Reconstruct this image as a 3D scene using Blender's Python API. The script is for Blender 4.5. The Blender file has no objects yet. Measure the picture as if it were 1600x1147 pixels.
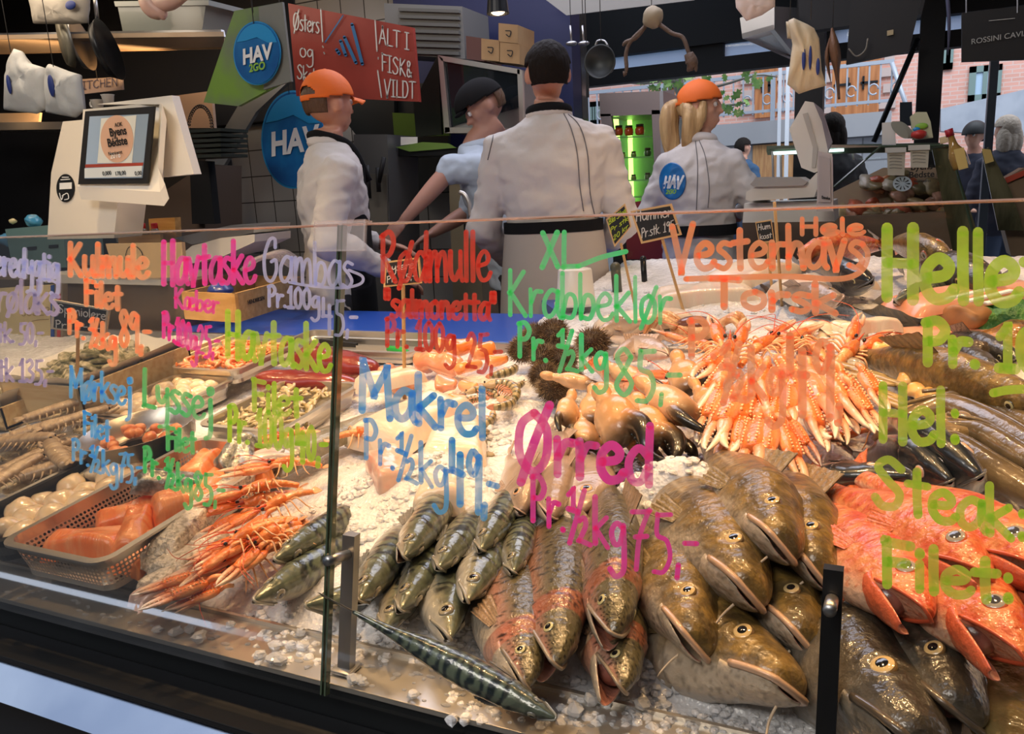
import bpy, bmesh, math, random
import numpy as np
from mathutils import Vector, Matrix, noise as mnoise

# ------------------------------------------------------------------ camera
SC = bpy.context.scene
COL = SC.collection
IW, IH, F = 1600, 1147, 1244.0

def cam_axes(roll, hor, vpx, vpy):
    th = math.atan((IH/2-hor)/F*math.cos(math.radians(roll)))
    r = math.radians(roll)
    up = np.array([0, -math.cos(th), -math.sin(th)])
    c, s = math.cos(-r), math.sin(-r)
    up = np.array([[c, -s, 0], [s, c, 0], [0, 0, 1]]) @ up
    vp = np.array([vpx-IW/2, vpy-IH/2, F]); vp -= up*vp.dot(up); X = -vp/np.linalg.norm(vp)
    return np.array([X, np.cross(up, X), up])

M = cam_axes(3, 300, -1900, 436)
CAM = np.array([0, 0, 1.42])
cd = bpy.data.cameras.new('camera'); cam = bpy.data.objects.new('camera', cd); COL.objects.link(cam)
cd.sensor_width = 36; cd.lens = F/IW*36; cd.clip_start = .05; cd.clip_end = 200
R3 = Matrix(((M[0][0], -M[0][1], -M[0][2]), (M[1][0], -M[1][1], -M[1][2]), (M[2][0], -M[2][1], -M[2][2])))
cam.matrix_world = Matrix.Translation(Vector(CAM)) @ R3.to_4x4()
SC.camera = cam
SC.view_settings.view_transform = 'Standard'; SC.view_settings.look = 'None'
SC.view_settings.gamma = 1; SC.view_settings.use_curve_mapping = False
SC.view_settings.exposure = 0.12

# ------------------------------------------------------------------ light
w = bpy.data.worlds.new('overcast'); SC.world = w; w.use_nodes = True
bg = w.node_tree.nodes['Background']; bg.inputs[0].default_value = (.72, .82, 1, 1); bg.inputs[1].default_value = 1.0

def lamp(kind, loc, power, color, size=.1, target=None, spot=None, blend=.6, name='display_light', sy=None):
    l = bpy.data.lights.new(name, kind); l.energy = power; l.color = color
    if kind == 'AREA':
        l.size = size
        if sy: l.shape = 'RECTANGLE'; l.size_y = sy
    else: l.shadow_soft_size = size
    if kind == 'SPOT': l.spot_size = math.radians(spot); l.spot_blend = blend
    o = bpy.data.objects.new(name, l); COL.objects.link(o); o.location = loc
    if target is not None:
        o.rotation_euler = (Vector(target)-Vector(loc)).to_track_quat('-Z', 'Y').to_euler()
    return o
WARM = (1, .61, .28)
WARM2 = (1, .74, .47)
for i, x in enumerate((-2.5, -1.9, -1.3, -.7, -.1, .5, 1.1)):
    lamp('SPOT', (x, 1.35, 2.6), 60, WARM, .05, (x+.03, 1.22, .9), 84, .85)
for i, x in enumerate((-.3, .7, 1.7)):
    lamp('SPOT', (x, 2.7, 2.9), 75, WARM, .05, (x, 2.6, .9), 80, .85)
for i, x in enumerate((-2.7, -1.9)):
    lamp('SPOT', (x, 1.7, 2.6), 45, (1, .68, .34), .05, (x, 1.75, .9), 80, .85)
# cool daylight from the glazed hall roof and windows over the staff aisle
lamp('AREA', (-1.4, 3.6, 3.05), 27, (.86, .84, 1), 2.2, (-1.4, 3.2, 0), name='roof_daylight', sy=1.2)
lamp('AREA', (-3.6, 2.6, 2.6), 9, (1, .78, .55), .9, (-3.2, 3.2, 1), name='kitchen_light')

lamp('AREA', (-1.5, -1.6, 4.0), 75, (1, .9, .8), 2.4, (-.6, 1.0, .9), name='hall_fill', sy=1.0)  # unseen lamp added as warm fill for the writing on the glass
# ------------------------------------------------------------------ helpers
def tag(o, label=None, cat=None, group=None, kind=None):
    if label: o['label'] = label
    if cat: o['category'] = cat
    if group: o['group'] = group
    if kind: o['kind'] = kind
    return o

def ray(px, py):
    d = M @ np.array([px-IW/2, py-IH/2, F]); return d/np.linalg.norm(d)
def onplane(px, py, p0, n):
    d = ray(px, py); t = (np.array(p0)-CAM).dot(n)/d.dot(n); return CAM+d*t
def onz(px, py, z): return onplane(px, py, (0, 0, z), np.array([0, 0, 1.]))
def ony(px, py, y): return onplane(px, py, (0, y, 0), np.array([0, 1., 0]))
def onx(px, py, x): return onplane(px, py, (x, 0, 0), np.array([1., 0, 0]))
BT = math.tan(math.radians(6)); BZ0, BY0 = .85, .76
BN = np.array([0, -BT, 1.]); BN /= np.linalg.norm(BN)
def bedz(y): return BZ0+(y-BY0)*BT
def bed(px, py, lift=0.): return onplane(px, py, (0, BY0, BZ0+lift), BN)
def V(*a): return Vector(a)

def mkmesh(name, vs, fs, mat=None, cols=None, smooth=True):
    me = bpy.data.meshes.new(name)
    me.from_pydata([tuple(map(float, v)) for v in vs], [], [tuple(int(i) for i in f) for f in fs])
    if smooth: me.polygons.foreach_set('use_smooth', [True]*len(me.polygons))
    if cols is not None:
        a = me.color_attributes.new('Col', 'FLOAT_COLOR', 'POINT')
        c = np.ones((len(vs), 4), dtype=np.float32); c[:, :3] = cols; a.data.foreach_set('color', c.ravel())
    if mat: me.materials.append(mat)
    return me
def obj(name, vf, mat=None, parent=None, cols=None, smooth=True, loc=None):
    if isinstance(vf, bpy.types.Mesh): me = vf
    else: me = mkmesh(name, vf[0], vf[1], mat, cols if cols is not None else (vf[2] if len(vf) > 2 else None), smooth)
    o = bpy.data.objects.new(name, me); COL.objects.link(o)
    if parent: o.parent = parent
    if loc is not None: o.location = loc
    return o
def thing(name, label, cat, loc=(0, 0, 0), rotz=0, group=None):
    o = bpy.data.objects.new(name, None); COL.objects.link(o); o.location = loc; o.rotation_euler = (0, 0, rotz)
    o.empty_display_size = .05
    return tag(o, label, cat, group)
def dup(root, label=None, group=None):
    r = root.copy(); COL.objects.link(r)
    if label: r['label'] = label
    if group: r['group'] = group
    for ch in list(root.children):
        c = ch.copy(); COL.objects.link(c); c.parent = r
        for g in list(ch.children):
            d = g.copy(); COL.objects.link(d); d.parent = c
    return r
def join(*ms):
    vs, fs, n = [], [], 0; cs = []
    hasc = any(len(m) > 2 and m[2] is not None for m in ms)
    for m in ms:
        v = np.asarray(m[0], dtype=float).reshape(-1, 3); vs.append(v)
        fs += [tuple(i+n for i in f) for f in m[1]]; n += len(v)
        if hasc: cs.append(np.asarray(m[2]) if len(m) > 2 and m[2] is not None else np.ones((len(v), 3)))
    r = (np.vstack(vs), fs)
    return r+(np.vstack(cs),) if hasc else r
def xf(m, loc=(0, 0, 0), rot=(0, 0, 0), s=1):
    from mathutils import Euler
    R = np.array(Euler(rot).to_matrix()); s = np.array(s)*np.ones(3)
    return ((np.asarray(m[0])*s)@R.T+np.array(loc), m[1])+tuple(m[2:])
def colr(m, c): return (m[0], m[1], np.ones((len(m[0]), 3))*np.array(c))
def box(lo, hi, bev=0, seg=2):
    lo, hi = np.minimum(lo, hi), np.maximum(lo, hi)
    bm = bmesh.new(); bmesh.ops.create_cube(bm, size=1)
    for v in bm.verts: v.co = Vector([(lo[i]+hi[i])/2+v.co[i]*(hi[i]-lo[i]) for i in range(3)])
    if bev: bmesh.ops.bevel(bm, geom=bm.edges[:], offset=bev, segments=seg, affect='EDGES', profile=.5)
    bm.verts.index_update()
    r = (np.array([v.co[:] for v in bm.verts]), [tuple(v.index for v in f.verts) for f in bm.faces]); bm.free(); return r
def cbox(c, s, bev=0, seg=2):
    c = np.array(c, float); s = np.array(s, float)/2; return box(c-s, c+s, bev, seg)
def smoothpts(pts, n):
    pts = np.array(pts, float); m = len(pts)
    if m < 3:
        t = np.linspace(0, 1, n)[:, None]; return pts[0]*(1-t)+pts[-1]*t
    P = np.vstack([2*pts[0]-pts[1], pts, 2*pts[-1]-pts[-2]])
    out = []
    for u in np.linspace(0, m-1, n):
        i = min(int(u), m-2); t = u-i; a, b, c, d = P[i:i+4]
        out.append(.5*((2*b)+(-a+c)*t+(2*a-5*b+4*c-d)*t*t+(-a+3*b-3*c+d)*t**3))
    return np.array(out)
def tube(pts, rad, n=10, sub=0, flat=1., up=(0, 0, 1), cap=True, squash=None):
    """lofted tube; rad scalar or list; flat scales the ring along the local up axis"""
    pts = np.array(pts, float); rad = np.ones(len(pts))*np.array(rad)
    if sub:
        t = np.linspace(0, len(pts)-1, sub); rad = smoothpts(np.c_[rad, rad, rad], sub)[:, 0].clip(1e-5); pts = smoothpts(pts, sub)
    T = np.gradient(pts, axis=0); T /= np.linalg.norm(T, axis=1)[:, None]+1e-12
    up = np.array(up, float); vs = []; a = np.linspace(0, 2*math.pi, n, endpoint=False)
    S = np.cross(up, T[0]);
    if np.linalg.norm(S) < 1e-3: S = np.cross((1, 0, 0), T[0])
    for i in range(len(pts)):
        S = S-T[i]*S.dot(T[i]); S /= np.linalg.norm(S)+1e-12; U = np.cross(T[i], S)
        vs.append(pts[i]+rad[i]*(np.cos(a)[:, None]*S+flat*np.sin(a)[:, None]*U))
    vs = np.vstack(vs); fs = []
    for i in range(len(pts)-1):
        for j in range(n):
            k = (j+1) % n; fs.append((i*n+j, i*n+k, (i+1)*n+k, (i+1)*n+j))
    if cap:
        m = len(vs); vs = np.vstack([vs, pts[0], pts[-1]]); e = (len(pts)-1)*n
        for j in range(n):
            k = (j+1) % n; fs.append((m, k, j)); fs.append((m+1, e+j, e+k))
    return vs, fs
def lathe(prof, n=24, axis='z', cap=False):
    prof = np.array(prof, float); a = np.linspace(0, 2*math.pi, n, endpoint=False); vs = []
    for r, z in prof: vs.append(np.c_[r*np.cos(a), r*np.sin(a), z*np.ones(n)])
    vs = np.vstack(vs); fs = []
    for i in range(len(prof)-1):
        for j in range(n): k = (j+1) % n; fs.append((i*n+j, i*n+k, (i+1)*n+k, (i+1)*n+j))
    if cap: fs.append(tuple(range(n))[::-1]); fs.append(tuple(range((len(prof)-1)*n, len(prof)*n)))
    if axis == 'y': vs = vs[:, [0, 2, 1]]
    if axis == 'x': vs = vs[:, [2, 0, 1]]
    return vs, fs
def ball(c, r, n=16, m=10):
    r = np.ones(3)*np.array(r); vs = [(0, 0, 1)]; fs = []
    for i in range(1, m):
        t = math.pi*i/m
        for j in range(n): p = 2*math.pi*j/n; vs.append((math.sin(t)*math.cos(p), math.sin(t)*math.sin(p), math.cos(t)))
    vs.append((0, 0, -1)); vs = np.array(vs)*r+np.array(c)
    for j in range(n):
        k = (j+1) % n; fs.append((0, 1+j, 1+k)); e = 1+(m-2)*n; fs.append((len(vs)-1, e+k, e+j))
        for i in range(m-2): a = 1+i*n; fs.append((a+j, a+n+j, a+n+k, a+k))
    return vs, fs
def grid(nx, ny, fn):
    vs = [fn(i/(nx-1), j/(ny-1)) for j in range(ny) for i in range(nx)]
    fs = [(j*nx+i, j*nx+i+1, (j+1)*nx+i+1, (j+1)*nx+i) for j in range(ny-1) for i in range(nx-1)]
    return np.array(vs, float), fs
def extr(poly, th, axis='y'):
    """2D outline extruded; poly in (x,z) for axis y, (x,y) for z"""
    p = np.array(poly, float); n = len(p); z = np.zeros(n)
    a = np.c_[p, z]; b = np.c_[p, z+th]; vs = np.vstack([a, b])
    fs = [tuple(range(n))[::-1], tuple(range(n, 2*n))]+[(i, (i+1) % n, n+(i+1) % n, n+i) for i in range(n)]
    if axis == 'y': vs = vs[:, [0, 2, 1]]; fs = [f[::-1] for f in fs]
    if axis == 'x': vs = vs[:, [2, 0, 1]]
    return vs, fs
def nz(p, s=1., o=0.): return mnoise.noise(Vector((p[0]*s+o, p[1]*s+o*.7, p[2]*s-o)))
def fbm(p, s=1., o=0.): return nz(p, s, o)+.5*nz(p, s*2.1, o+5)+.25*nz(p, s*4.3, o+9)
def remesh(name, vf, vox, mat, parent=None, smooth=6, disp=None, cols=None, loc=None):
    """overlapping closed shapes fused into one continuous skin (evaluated once)"""
    me = mkmesh(name, vf[0], vf[1]); o = bpy.data.objects.new(name, me); COL.objects.link(o)
    m = o.modifiers.new('r', 'REMESH'); m.mode = 'VOXEL'; m.voxel_size = vox; m.use_smooth_shade = True
    if smooth: m = o.modifiers.new('s', 'SMOOTH'); m.iterations = smooth; m.factor = .5
    dg = bpy.context.evaluated_depsgraph_get(); new = bpy.data.meshes.new_from_object(o.evaluated_get(dg))
    bpy.data.objects.remove(o); bpy.data.meshes.remove(me); new.name = name
    n = len(new.vertices); co = np.empty(n*3, dtype=np.float32); new.vertices.foreach_get('co', co); co = co.reshape(-1, 3)
    if disp:
        no = np.empty(n*3, dtype=np.float32); new.vertices.foreach_get('normal', no); no = no.reshape(-1, 3)
        co = co+no*np.array([disp(c, k) for c, k in zip(co, no)])[:, None]; new.vertices.foreach_set('co', co.ravel().astype(np.float32)); new.update()
    if cols:
        a = new.color_attributes.new('Col', 'FLOAT_COLOR', 'POINT'); c = np.ones((n, 4), dtype=np.float32)
        c[:, :3] = np.array([cols(p) for p in co]); a.data.foreach_set('color', c.ravel())
    new.polygons.foreach_set('use_smooth', [True]*len(new.polygons))
    new.materials.clear(); new.materials.append(mat)
    return obj(name, new, parent=parent, loc=loc)

# ------------------------------------------------------------------ materials
MATS = {}
def mat(name, base=(.8, .8, .8), rough=.5, metal=0, spec=.5, coat=0, sss=0, bump=0, bscale=30, vcol=False,
        mix=None, mscale=5, mdet=4, mlo=.4, mhi=.6, emit=None, estr=1, trans=0, alpha=1, ior=1.45, stretch=None, aniso=0, bdist=.01, sheen=0):
    if name in MATS: return MATS[name]
    m = bpy.data.materials.new(name); m.use_nodes = True; nt = m.node_tree; p = nt.nodes['Principled BSDF']
    I = p.inputs; I['Base Color'].default_value = (*base, 1); I['Roughness'].default_value = rough; I['Metallic'].default_value = metal
    I['Specular IOR Level'].default_value = spec; I['Coat Weight'].default_value = coat; I['Coat Roughness'].default_value = .08
    I['Transmission Weight'].default_value = trans; I['IOR'].default_value = ior; I['Alpha'].default_value = alpha
    if sss: I['Subsurface Weight'].default_value = sss; I['Subsurface Radius'].default_value = (.02, .012, .008); I['Subsurface Scale'].default_value = 1
    if sheen: I['Sheen Weight'].default_value = sheen
    tc = nt.nodes.new('ShaderNodeTexCoord'); src = tc.outputs['Object']
    if stretch:
        mp = nt.nodes.new('ShaderNodeMapping'); mp.inputs['Scale'].default_value = stretch; nt.links.new(src, mp.inputs[0]); src = mp.outputs[0]
    out = None
    if vcol:
        a = nt.nodes.new('ShaderNodeAttribute'); a.attribute_name = 'Col'; out = a.outputs['Color']
    if mix is not None:
        n = nt.nodes.new('ShaderNodeTexNoise'); n.inputs['Scale'].default_value = mscale; n.inputs['Detail'].default_value = mdet; nt.links.new(src, n.inputs[0])
        r = nt.nodes.new('ShaderNodeMapRange'); r.inputs[1].default_value = mlo; r.inputs[2].default_value = mhi; nt.links.new(n.outputs[0], r.inputs[0])
        x = nt.nodes.new('ShaderNodeMix'); x.data_type = 'RGBA'; nt.links.new(r.outputs[0], x.inputs[0])
        if out: x.blend_type = 'MULTIPLY'; nt.links.new(out, x.inputs[6])
        else: x.inputs[6].default_value = (*base, 1)
        x.inputs[7].default_value = (*mix, 1); out = x.outputs[2]
    if out: nt.links.new(out, I['Base Color'])
    if bump:
        n = nt.nodes.new('ShaderNodeTexNoise'); n.inputs['Scale'].default_value = bscale; n.inputs['Detail'].default_value = 3; nt.links.new(src, n.inputs[0])
        b = nt.nodes.new('ShaderNodeBump'); b.inputs['Strength'].default_value = bump; b.inputs['Distance'].default_value = bdist
        nt.links.new(n.outputs[0], b.inputs['Height']); nt.links.new(b.outputs[0], I['Normal'])
        if coat: nt.links.new(b.outputs[0], I['Coat Normal'])
    if emit: I['Emission Color'].default_value = (*emit, 1); I['Emission Strength'].default_value = estr
    MATS[name] = m; return m
STEEL = mat('brushed_steel', (.66, .62, .56), .3, .8, bump=.05, bscale=300, stretch=(1, 40, 40))
STEEL_D = mat('dull_steel', (.42, .42, .42), .38, 1, bump=.03, bscale=60)
BLACKM = mat('black_metal', (.012, .013, .015), .35, .2)
BLACK = mat('black_paint', (.01, .01, .011), .6)
WHITEP = mat('white_plastic', (.78, .75, .68), .35, 0)
CREAM = mat('cream_plastic', (.74, .69, .6), .4, 0)
WOOD = mat('pale_wood', (.62, .42, .21), .5, mix=(.45, .27, .12), mscale=6, stretch=(1, 12, 12), bump=.1, bscale=40)
WOODB = mat('box_wood', (.78, .62, .36), .6, mix=(.66, .47, .24), mscale=5, stretch=(1, 14, 14), bump=.1, bscale=40)
PAPER = mat('white_paper', (.85, .83, .78), .7, bump=.2, bscale=30)
def text_obj(name, body, size, mat_, loc, rot, parent=None, ext=.0006, align='CENTER', bold=0, shear=0, sx=1):
    c = bpy.data.curves.new(name, 'FONT'); c.body = body; c.size = size; c.align_x = align; c.align_y = 'CENTER'; c.extrude = ext; c.offset = bold; c.shear = shear
    o = bpy.data.objects.new(name, c); COL.objects.link(o)
    dg = bpy.context.evaluated_depsgraph_get(); me = bpy.data.meshes.new_from_object(o.evaluated_get(dg)); bpy.data.objects.remove(o)
    me.materials.clear(); me.materials.append(mat_)
    o = bpy.data.objects.new(name, me); COL.objects.link(o); o.location = loc; o.rotation_euler = rot; o.scale = (sx, 1, 1)
    if parent: o.parent = parent
    return o
# ------------------------------------------------------------------ glass screen, writing
GA = math.radians(12.6); GUP = np.array([0, math.sin(GA), math.cos(GA)]); GN = np.array([0, -math.cos(GA), math.sin(GA)])
G0 = onz(508, 1085, .812); GL = .592
XJ = onplane(522, 700, G0, GN)[0]
def glass_mat():
    m = bpy.data.materials.new('clear_glass'); m.use_nodes = True; nt = m.node_tree; nt.nodes.clear()
    o = nt.nodes.new('ShaderNodeOutputMaterial'); t = nt.nodes.new('ShaderNodeBsdfTransparent'); t.inputs[0].default_value = (.985, .985, .975, 1)
    g = nt.nodes.new('ShaderNodeBsdfGlossy'); g.inputs['Roughness'].default_value = .02
    f = nt.nodes.new('ShaderNodeFresnel'); f.inputs[0].default_value = 1.35
    mu = nt.nodes.new('ShaderNodeMath'); mu.operation = 'MULTIPLY'; mu.inputs[1].default_value = .55
    x = nt.nodes.new('ShaderNodeMixShader')
    nt.links.new(f.outputs[0], mu.inputs[0]); nt.links.new(mu.outputs[0], x.inputs[0]); nt.links.new(t.outputs[0], x.inputs[1]); nt.links.new(g.outputs[0], x.inputs[2]); nt.links.new(x.outputs[0], o.inputs[0])
    return m
GLASS = glass_mat()
EDGE = mat('polished_glass_edge', (.75, .52, .42), .15, 0, trans=.3, spec=.8)
EDGE2 = mat('green_glass_edge', (.07, .1, .06), .08, 0, spec=.9, coat=1)
def gpt(x, l, out=0.): return np.array([x, G0[1], G0[2]])+GUP*l+GN*out
def slab(x0, x1, l0, l1, o0, o1):
    vs = [gpt(x, l, o) for o in (o0, o1) for l in (l0, l1) for x in (x0, x1)]
    return np.array(vs), [(0, 1, 3, 2), (4, 6, 7, 5), (0, 4, 5, 1), (2, 3, 7, 6), (0, 2, 6, 4), (1, 5, 7, 3)]
panes = []
for nm, x0, x1, lab in (('glass_screen', -4.2, XJ-.003, 'clear glass sneeze guard pane left of the joint, over the trays'),
                        ('glass_screen', XJ+.003, 2.4, 'clear glass sneeze guard pane right of the joint, over the whole fish')):
    t = thing(nm, lab, 'glass screen'); panes.append(t)
    obj('pane', slab(x0, x1, 0, GL, -.004, .004), GLASS, t, smooth=False)
    obj('top_edge', slab(x0, x1, GL, GL+.0016, -.0042, .0042), EDGE, t, smooth=False)
    e = x1 if x1 < 0 else x0
    obj('side_edge', slab(e-.0012, e+.0012, 0, GL, -.0045, .0045), EDGE2, t, smooth=False)
ACR = bpy.data.materials.new('clear_acrylic'); ACR.use_nodes = True
nt = ACR.node_tree; nt.nodes.clear(); _o = nt.nodes.new('ShaderNodeOutputMaterial'); _t = nt.nodes.new('ShaderNodeBsdfTransparent'); _d = nt.nodes.new('ShaderNodeBsdfPrincipled'); _x = nt.nodes.new('ShaderNodeMixShader'); _x.inputs[0].default_value = .22
_d.inputs['Base Color'].default_value = (.9, .8, .78, 1); _d.inputs['Roughness'].default_value = .2
nt.links.new(_t.outputs[0], _x.inputs[1]); nt.links.new(_d.outputs[0], _x.inputs[2]); nt.links.new(_x.outputs[0], _o.inputs[0])
# plastic clip that joins the two panes at the top
cl = thing('pane_clip', 'clear plastic clip joining the glass panes at the top of the joint', 'clip')
xa, xb = onplane(497, 360, G0, GN)[0], onplane(577, 358, G0, GN)[0]
obj('front_plate', slab(xa, xb, GL-.033, GL+.004, .0045, .008), ACR, cl, smooth=False)
obj('rim', join(slab(xa, xb, GL+.002, GL+.0055, -.006, .0085), slab(xb-.002, xb, GL-.03, GL+.005, .008, .0095), slab(xa, xb, GL-.033, GL-.0315, .008, .0095), slab(xa, xa+.0015, GL-.03, GL+.005, .008, .0095)), ACR, cl, smooth=False)

FONT = {}
def _f(spec):
    for ln in spec.strip().split('\n'):
        k, wd, st = ln.split(' ', 2)
        FONT[k] = (float(wd), [[tuple(float(q) for q in p.split(',')) for p in s.split()] for s in st.split('|')])
_f('''
a 5 4.6,5.6 2.5,6 .6,3.6 .8,.8 2.4,.2 4.2,2.4 4.6,5.8|4.6,6 4.6,1.5 5.4,0
æ 7 3.6,5.2 2,6 .6,3.6 .8,.8 2.4,.2 3.7,2.4 3.8,5|3.6,1 3.8,4 4.2,5.6 5.8,5.8 6,4 4,2.8 3.8,1 5,0 6.8,.8
b 5 .6,10 .6,5 .8,0|.8,1 2,5 4,5 4.6,2.6 3.4,.2 1,.4
d 5 4.8,10 4.6,4 4.6,0|4.6,4.6 2.6,6 .7,3.6 1.2,.6 3,.4 4.5,3
e 5 .8,3 3.6,3.6 4.2,5 2.6,6 .8,4.4 .6,1.8 2,.1 4,.4 5,1.6
f 4 3.8,9 2.8,10 1.9,8 1.9,4 1.8,0|.4,6 3.6,6
g 5 4.4,5.4 2.4,6 .7,3.8 1.6,1.4 3.4,2 4.5,5|4.5,6 4.8,0 4.4,-4 2,-5.6 .2,-4.4
h 5 .6,10 .7,5 .7,0|.7,2.6 2.2,5.6 3.8,5.2 4.2,2.5 4.6,0
i 2 1,6 1,0|1,8.6 1.05,8.2
j 3 2,6 2.2,0 1.8,-4 .2,-5|1.4,9 2.6,9.2 2.8,8 1.6,7.6 1.2,8.8
k 5 .7,10 .7,5 .8,0|4.4,6.4 1,3.2 1,3.2 4.8,0
l 2 1,10 1,5 1.1,0
m 7 .6,6 .7,0|.7,2.6 1.8,5.6 3,5.4 3.4,0|3.4,2.8 4.6,5.6 6,5.2 6.5,0
n 5 .6,6 .7,0|.7,2.8 2,5.8 3.6,5.4 4,3 4.4,0
o 5 2.8,6 .8,4.6 .7,1.4 2.6,0 4.4,1.6 4.4,4.6 2.8,6
ø 5 2.8,6 .8,4.6 .7,1.4 2.6,0 4.4,1.6 4.4,4.6 2.8,6|5,8 2.6,3 .4,-1.4
r 4 .7,6 .8,3 .8,0|.9,3 2.2,5.4 4,5.6
s 4 4,5.6 2,6 .9,4.6 2.6,3.2 3.8,1.6 2.4,0 .4,.6
t 4 2,9 2,4 2.2,0|.2,6 4,6.4
u 5 .7,6 .8,2 2.2,.2 4,2|4.3,6 4.4,1.6 5,0
v 5 .5,6 2.4,0 2.4,0 4.6,6.4
y 5 .7,6 1,3 2.6,2 4.2,4|4.5,6 4.6,0 4,-4 1.4,-5
A 6 .3,0 3,10 3,10 5.6,0|1.2,3.6 5,3.6
D 6 1,10 .9,5 1,0|.6,9.8 4,9.4 5.4,5 3.8,.6 .8,0
O 6 3,10 .9,7.6 .9,2.6 3,0 5.2,2.4 5.2,7.6 3,10
B 6 1,10 .9,5 1,0|.6,10 4.2,9 3.6,5.6 1,5.2|1,5.2 4.8,4.4 4.4,1 .8,0
p 5 .7,6 .8,1 .7,-4.6|.8,4.6 2.6,6 4.4,4 3.4,.8 .9,.6
z 4 .6,5.8 4,5.8 4,5.8 .6,.2 .6,.2 4.2,.2
C 6 5.4,8.6 3.4,10 .8,7 .8,2.6 3.2,0 5.6,1.6
E 5 4.6,9.8 .8,10 .8,10 .8,0 .8,0 4.8,0|.8,5 4,5
F 5 4.8,9.8 .8,10 .8,10 .9,0|.9,5.4 4,5.6
G 6 4.8,8 4.6,10 2.6,9.6 .7,5.4 1.2,1 3.4,0 5.2,2.4 5,5 3.4,4.6
H 6 1,10 1,5 1,0|5,10.2 5,5 5,-.2|1,5 5,5
I 4 .4,10 3.6,10|2,10 2,0|.4,0 3.6,0
J 4 3.4,10 3.4,2 2,0 .4,1
K 6 1,10 1,5 1,0|5,9.8 1.2,5 1.2,5 5.6,0
L 5 1,10 .9,5 .9,0 .9,0 5,0
M 8 .9,0 1,5 1.2,10 1.2,10 3.8,4 3.8,4 6.8,9.6 6.8,9.6 7.2,4 7.6,-.4
N 6 .8,0 .8,10 .8,10 5.2,0 5.2,0 5.2,10
P 5 1,9.6 1,5 1,0|.6,9.4 3,10 4.6,8 3.4,5.6 1,5
R 6 1,9.6 1,5 1,0|.4,9.2 3.4,10.2 4.8,8 3.4,5.6 1.2,5 1.2,5 5.4,0
S 6 5.4,8.6 3,10 1,8 2.8,5.6 5,3.4 4.2,.6 1.8,0 .4,1.4
T 6 .2,9.8 3,10 6,9.8|3,10 3,5 3,0
U 6 .8,10 .8,3 3,0 5.2,3 5.2,10
V 6 .4,10 2.8,0 2.8,0 5.8,10.6
X 6 .8,10 5.4,0|5.2,10 .6,0
Ø 7 3.6,10 1,7.6 .8,2.6 3.4,0 5.8,2.4 6,7.4 3.6,10|6.6,11.6 3.6,5 1,-2
0 5 2.6,10 .8,7.6 .8,2.6 2.6,0 4.2,2.6 4.2,7.6 2.6,10
1 4 .8,7.4 2.4,10 2.4,10 2.4,5 2.4,0|.6,0 4,0
2 5 .8,8 2.6,10 4.2,7.8 3,4.6 .8,.4 .8,.4 4.6,.2
3 5 .8,9 3,10 4.2,7.8 2.2,5.4 4.6,3.4 3,0 .6,1
4 6 1,10 1,4.6 1,4.6 5,4.6|4,8 4,-1
5 5 4.8,10 1.6,9.6 1.6,9.6 1.4,6 3.8,5 4.6,2 3,-.8 .6,-1
7 5 .6,9.6 4.6,10 4.6,10 2.4,5 1.6,-1|1.4,5 4.2,5.4
8 5 4.4,8.4 2.6,10 1,8 2.6,5.4 4.6,2.6 2.8,0 .8,2 2.8,5.4 4.4,8.2
9 5 4.4,9 2.2,9.6 .8,7 2.6,5.4 4.4,8|4.6,9 4.5,4 4.4,-1
½ 8 .4,8.4 2,10 2,10 2,5.6|.4,5.4 3.6,5.4|5.6,10.6 .8,-2|4,3.6 5.4,4.6 6,3 4,-.6 4,-.6 7.6,-.8
. 2 .9,.5 1.1,.3
, 2 1.3,.8 1,-1.6
- 4 .5,5 3.5,5.2
: 3 1.5,6 1.6,5.6|1.5,1.2 1.6,.8
" 3 .8,10 .8,6.6|2.2,10 2.2,6.6
& 5 4.6,.4 1.2,7.6 2.2,9.6 3.4,8 1.2,4.2 1,1.2 2.6,.2 4.6,3.2
! 2 1,10 1,3|1,.8 1,.4
/ 4 3.6,10.4 .4,-.4
_ 6 0,0 6,.3
''')
def layout(text):
    """glyph strokes in units of a tenth of the cap height"""
    x = 0; out = []
    for ch in text:
        if ch == ' ': x += 3; continue
        wd, st = FONT.get(ch, FONT['-'])
        out += [[(x+a, b) for a, b in s] for s in st]; x += wd+.35
    return x, out
def ribbon2d(pts, wd, n=None):
    pts = np.array(pts, float)
    n = n or max(6, 5*len(pts)); P = smoothpts(np.c_[pts, np.zeros(len(pts))], n)[:, :2]
    T = np.gradient(P, axis=0); L = np.linalg.norm(T, axis=1)[:, None]; L[L < 1e-9] = 1; T /= L
    N = np.c_[-T[:, 1], T[:, 0]]; h = wd/2
    vs = []; fs = []
    a, b = P+N*h, P-N*h
    vs = np.vstack([a, b]); m = len(P)
    fs = [(m+i, m+i+1, i+1, i) for i in range(m-1)]
    for c in (P[0], P[-1]):
        k = len(vs); ang = np.linspace(0, 2*math.pi, 10, endpoint=False)
        vs = np.vstack([vs, c+h*np.c_[np.cos(ang), np.sin(ang)]]); fs.append(tuple(range(k, k+10)))
    return vs, fs
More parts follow.
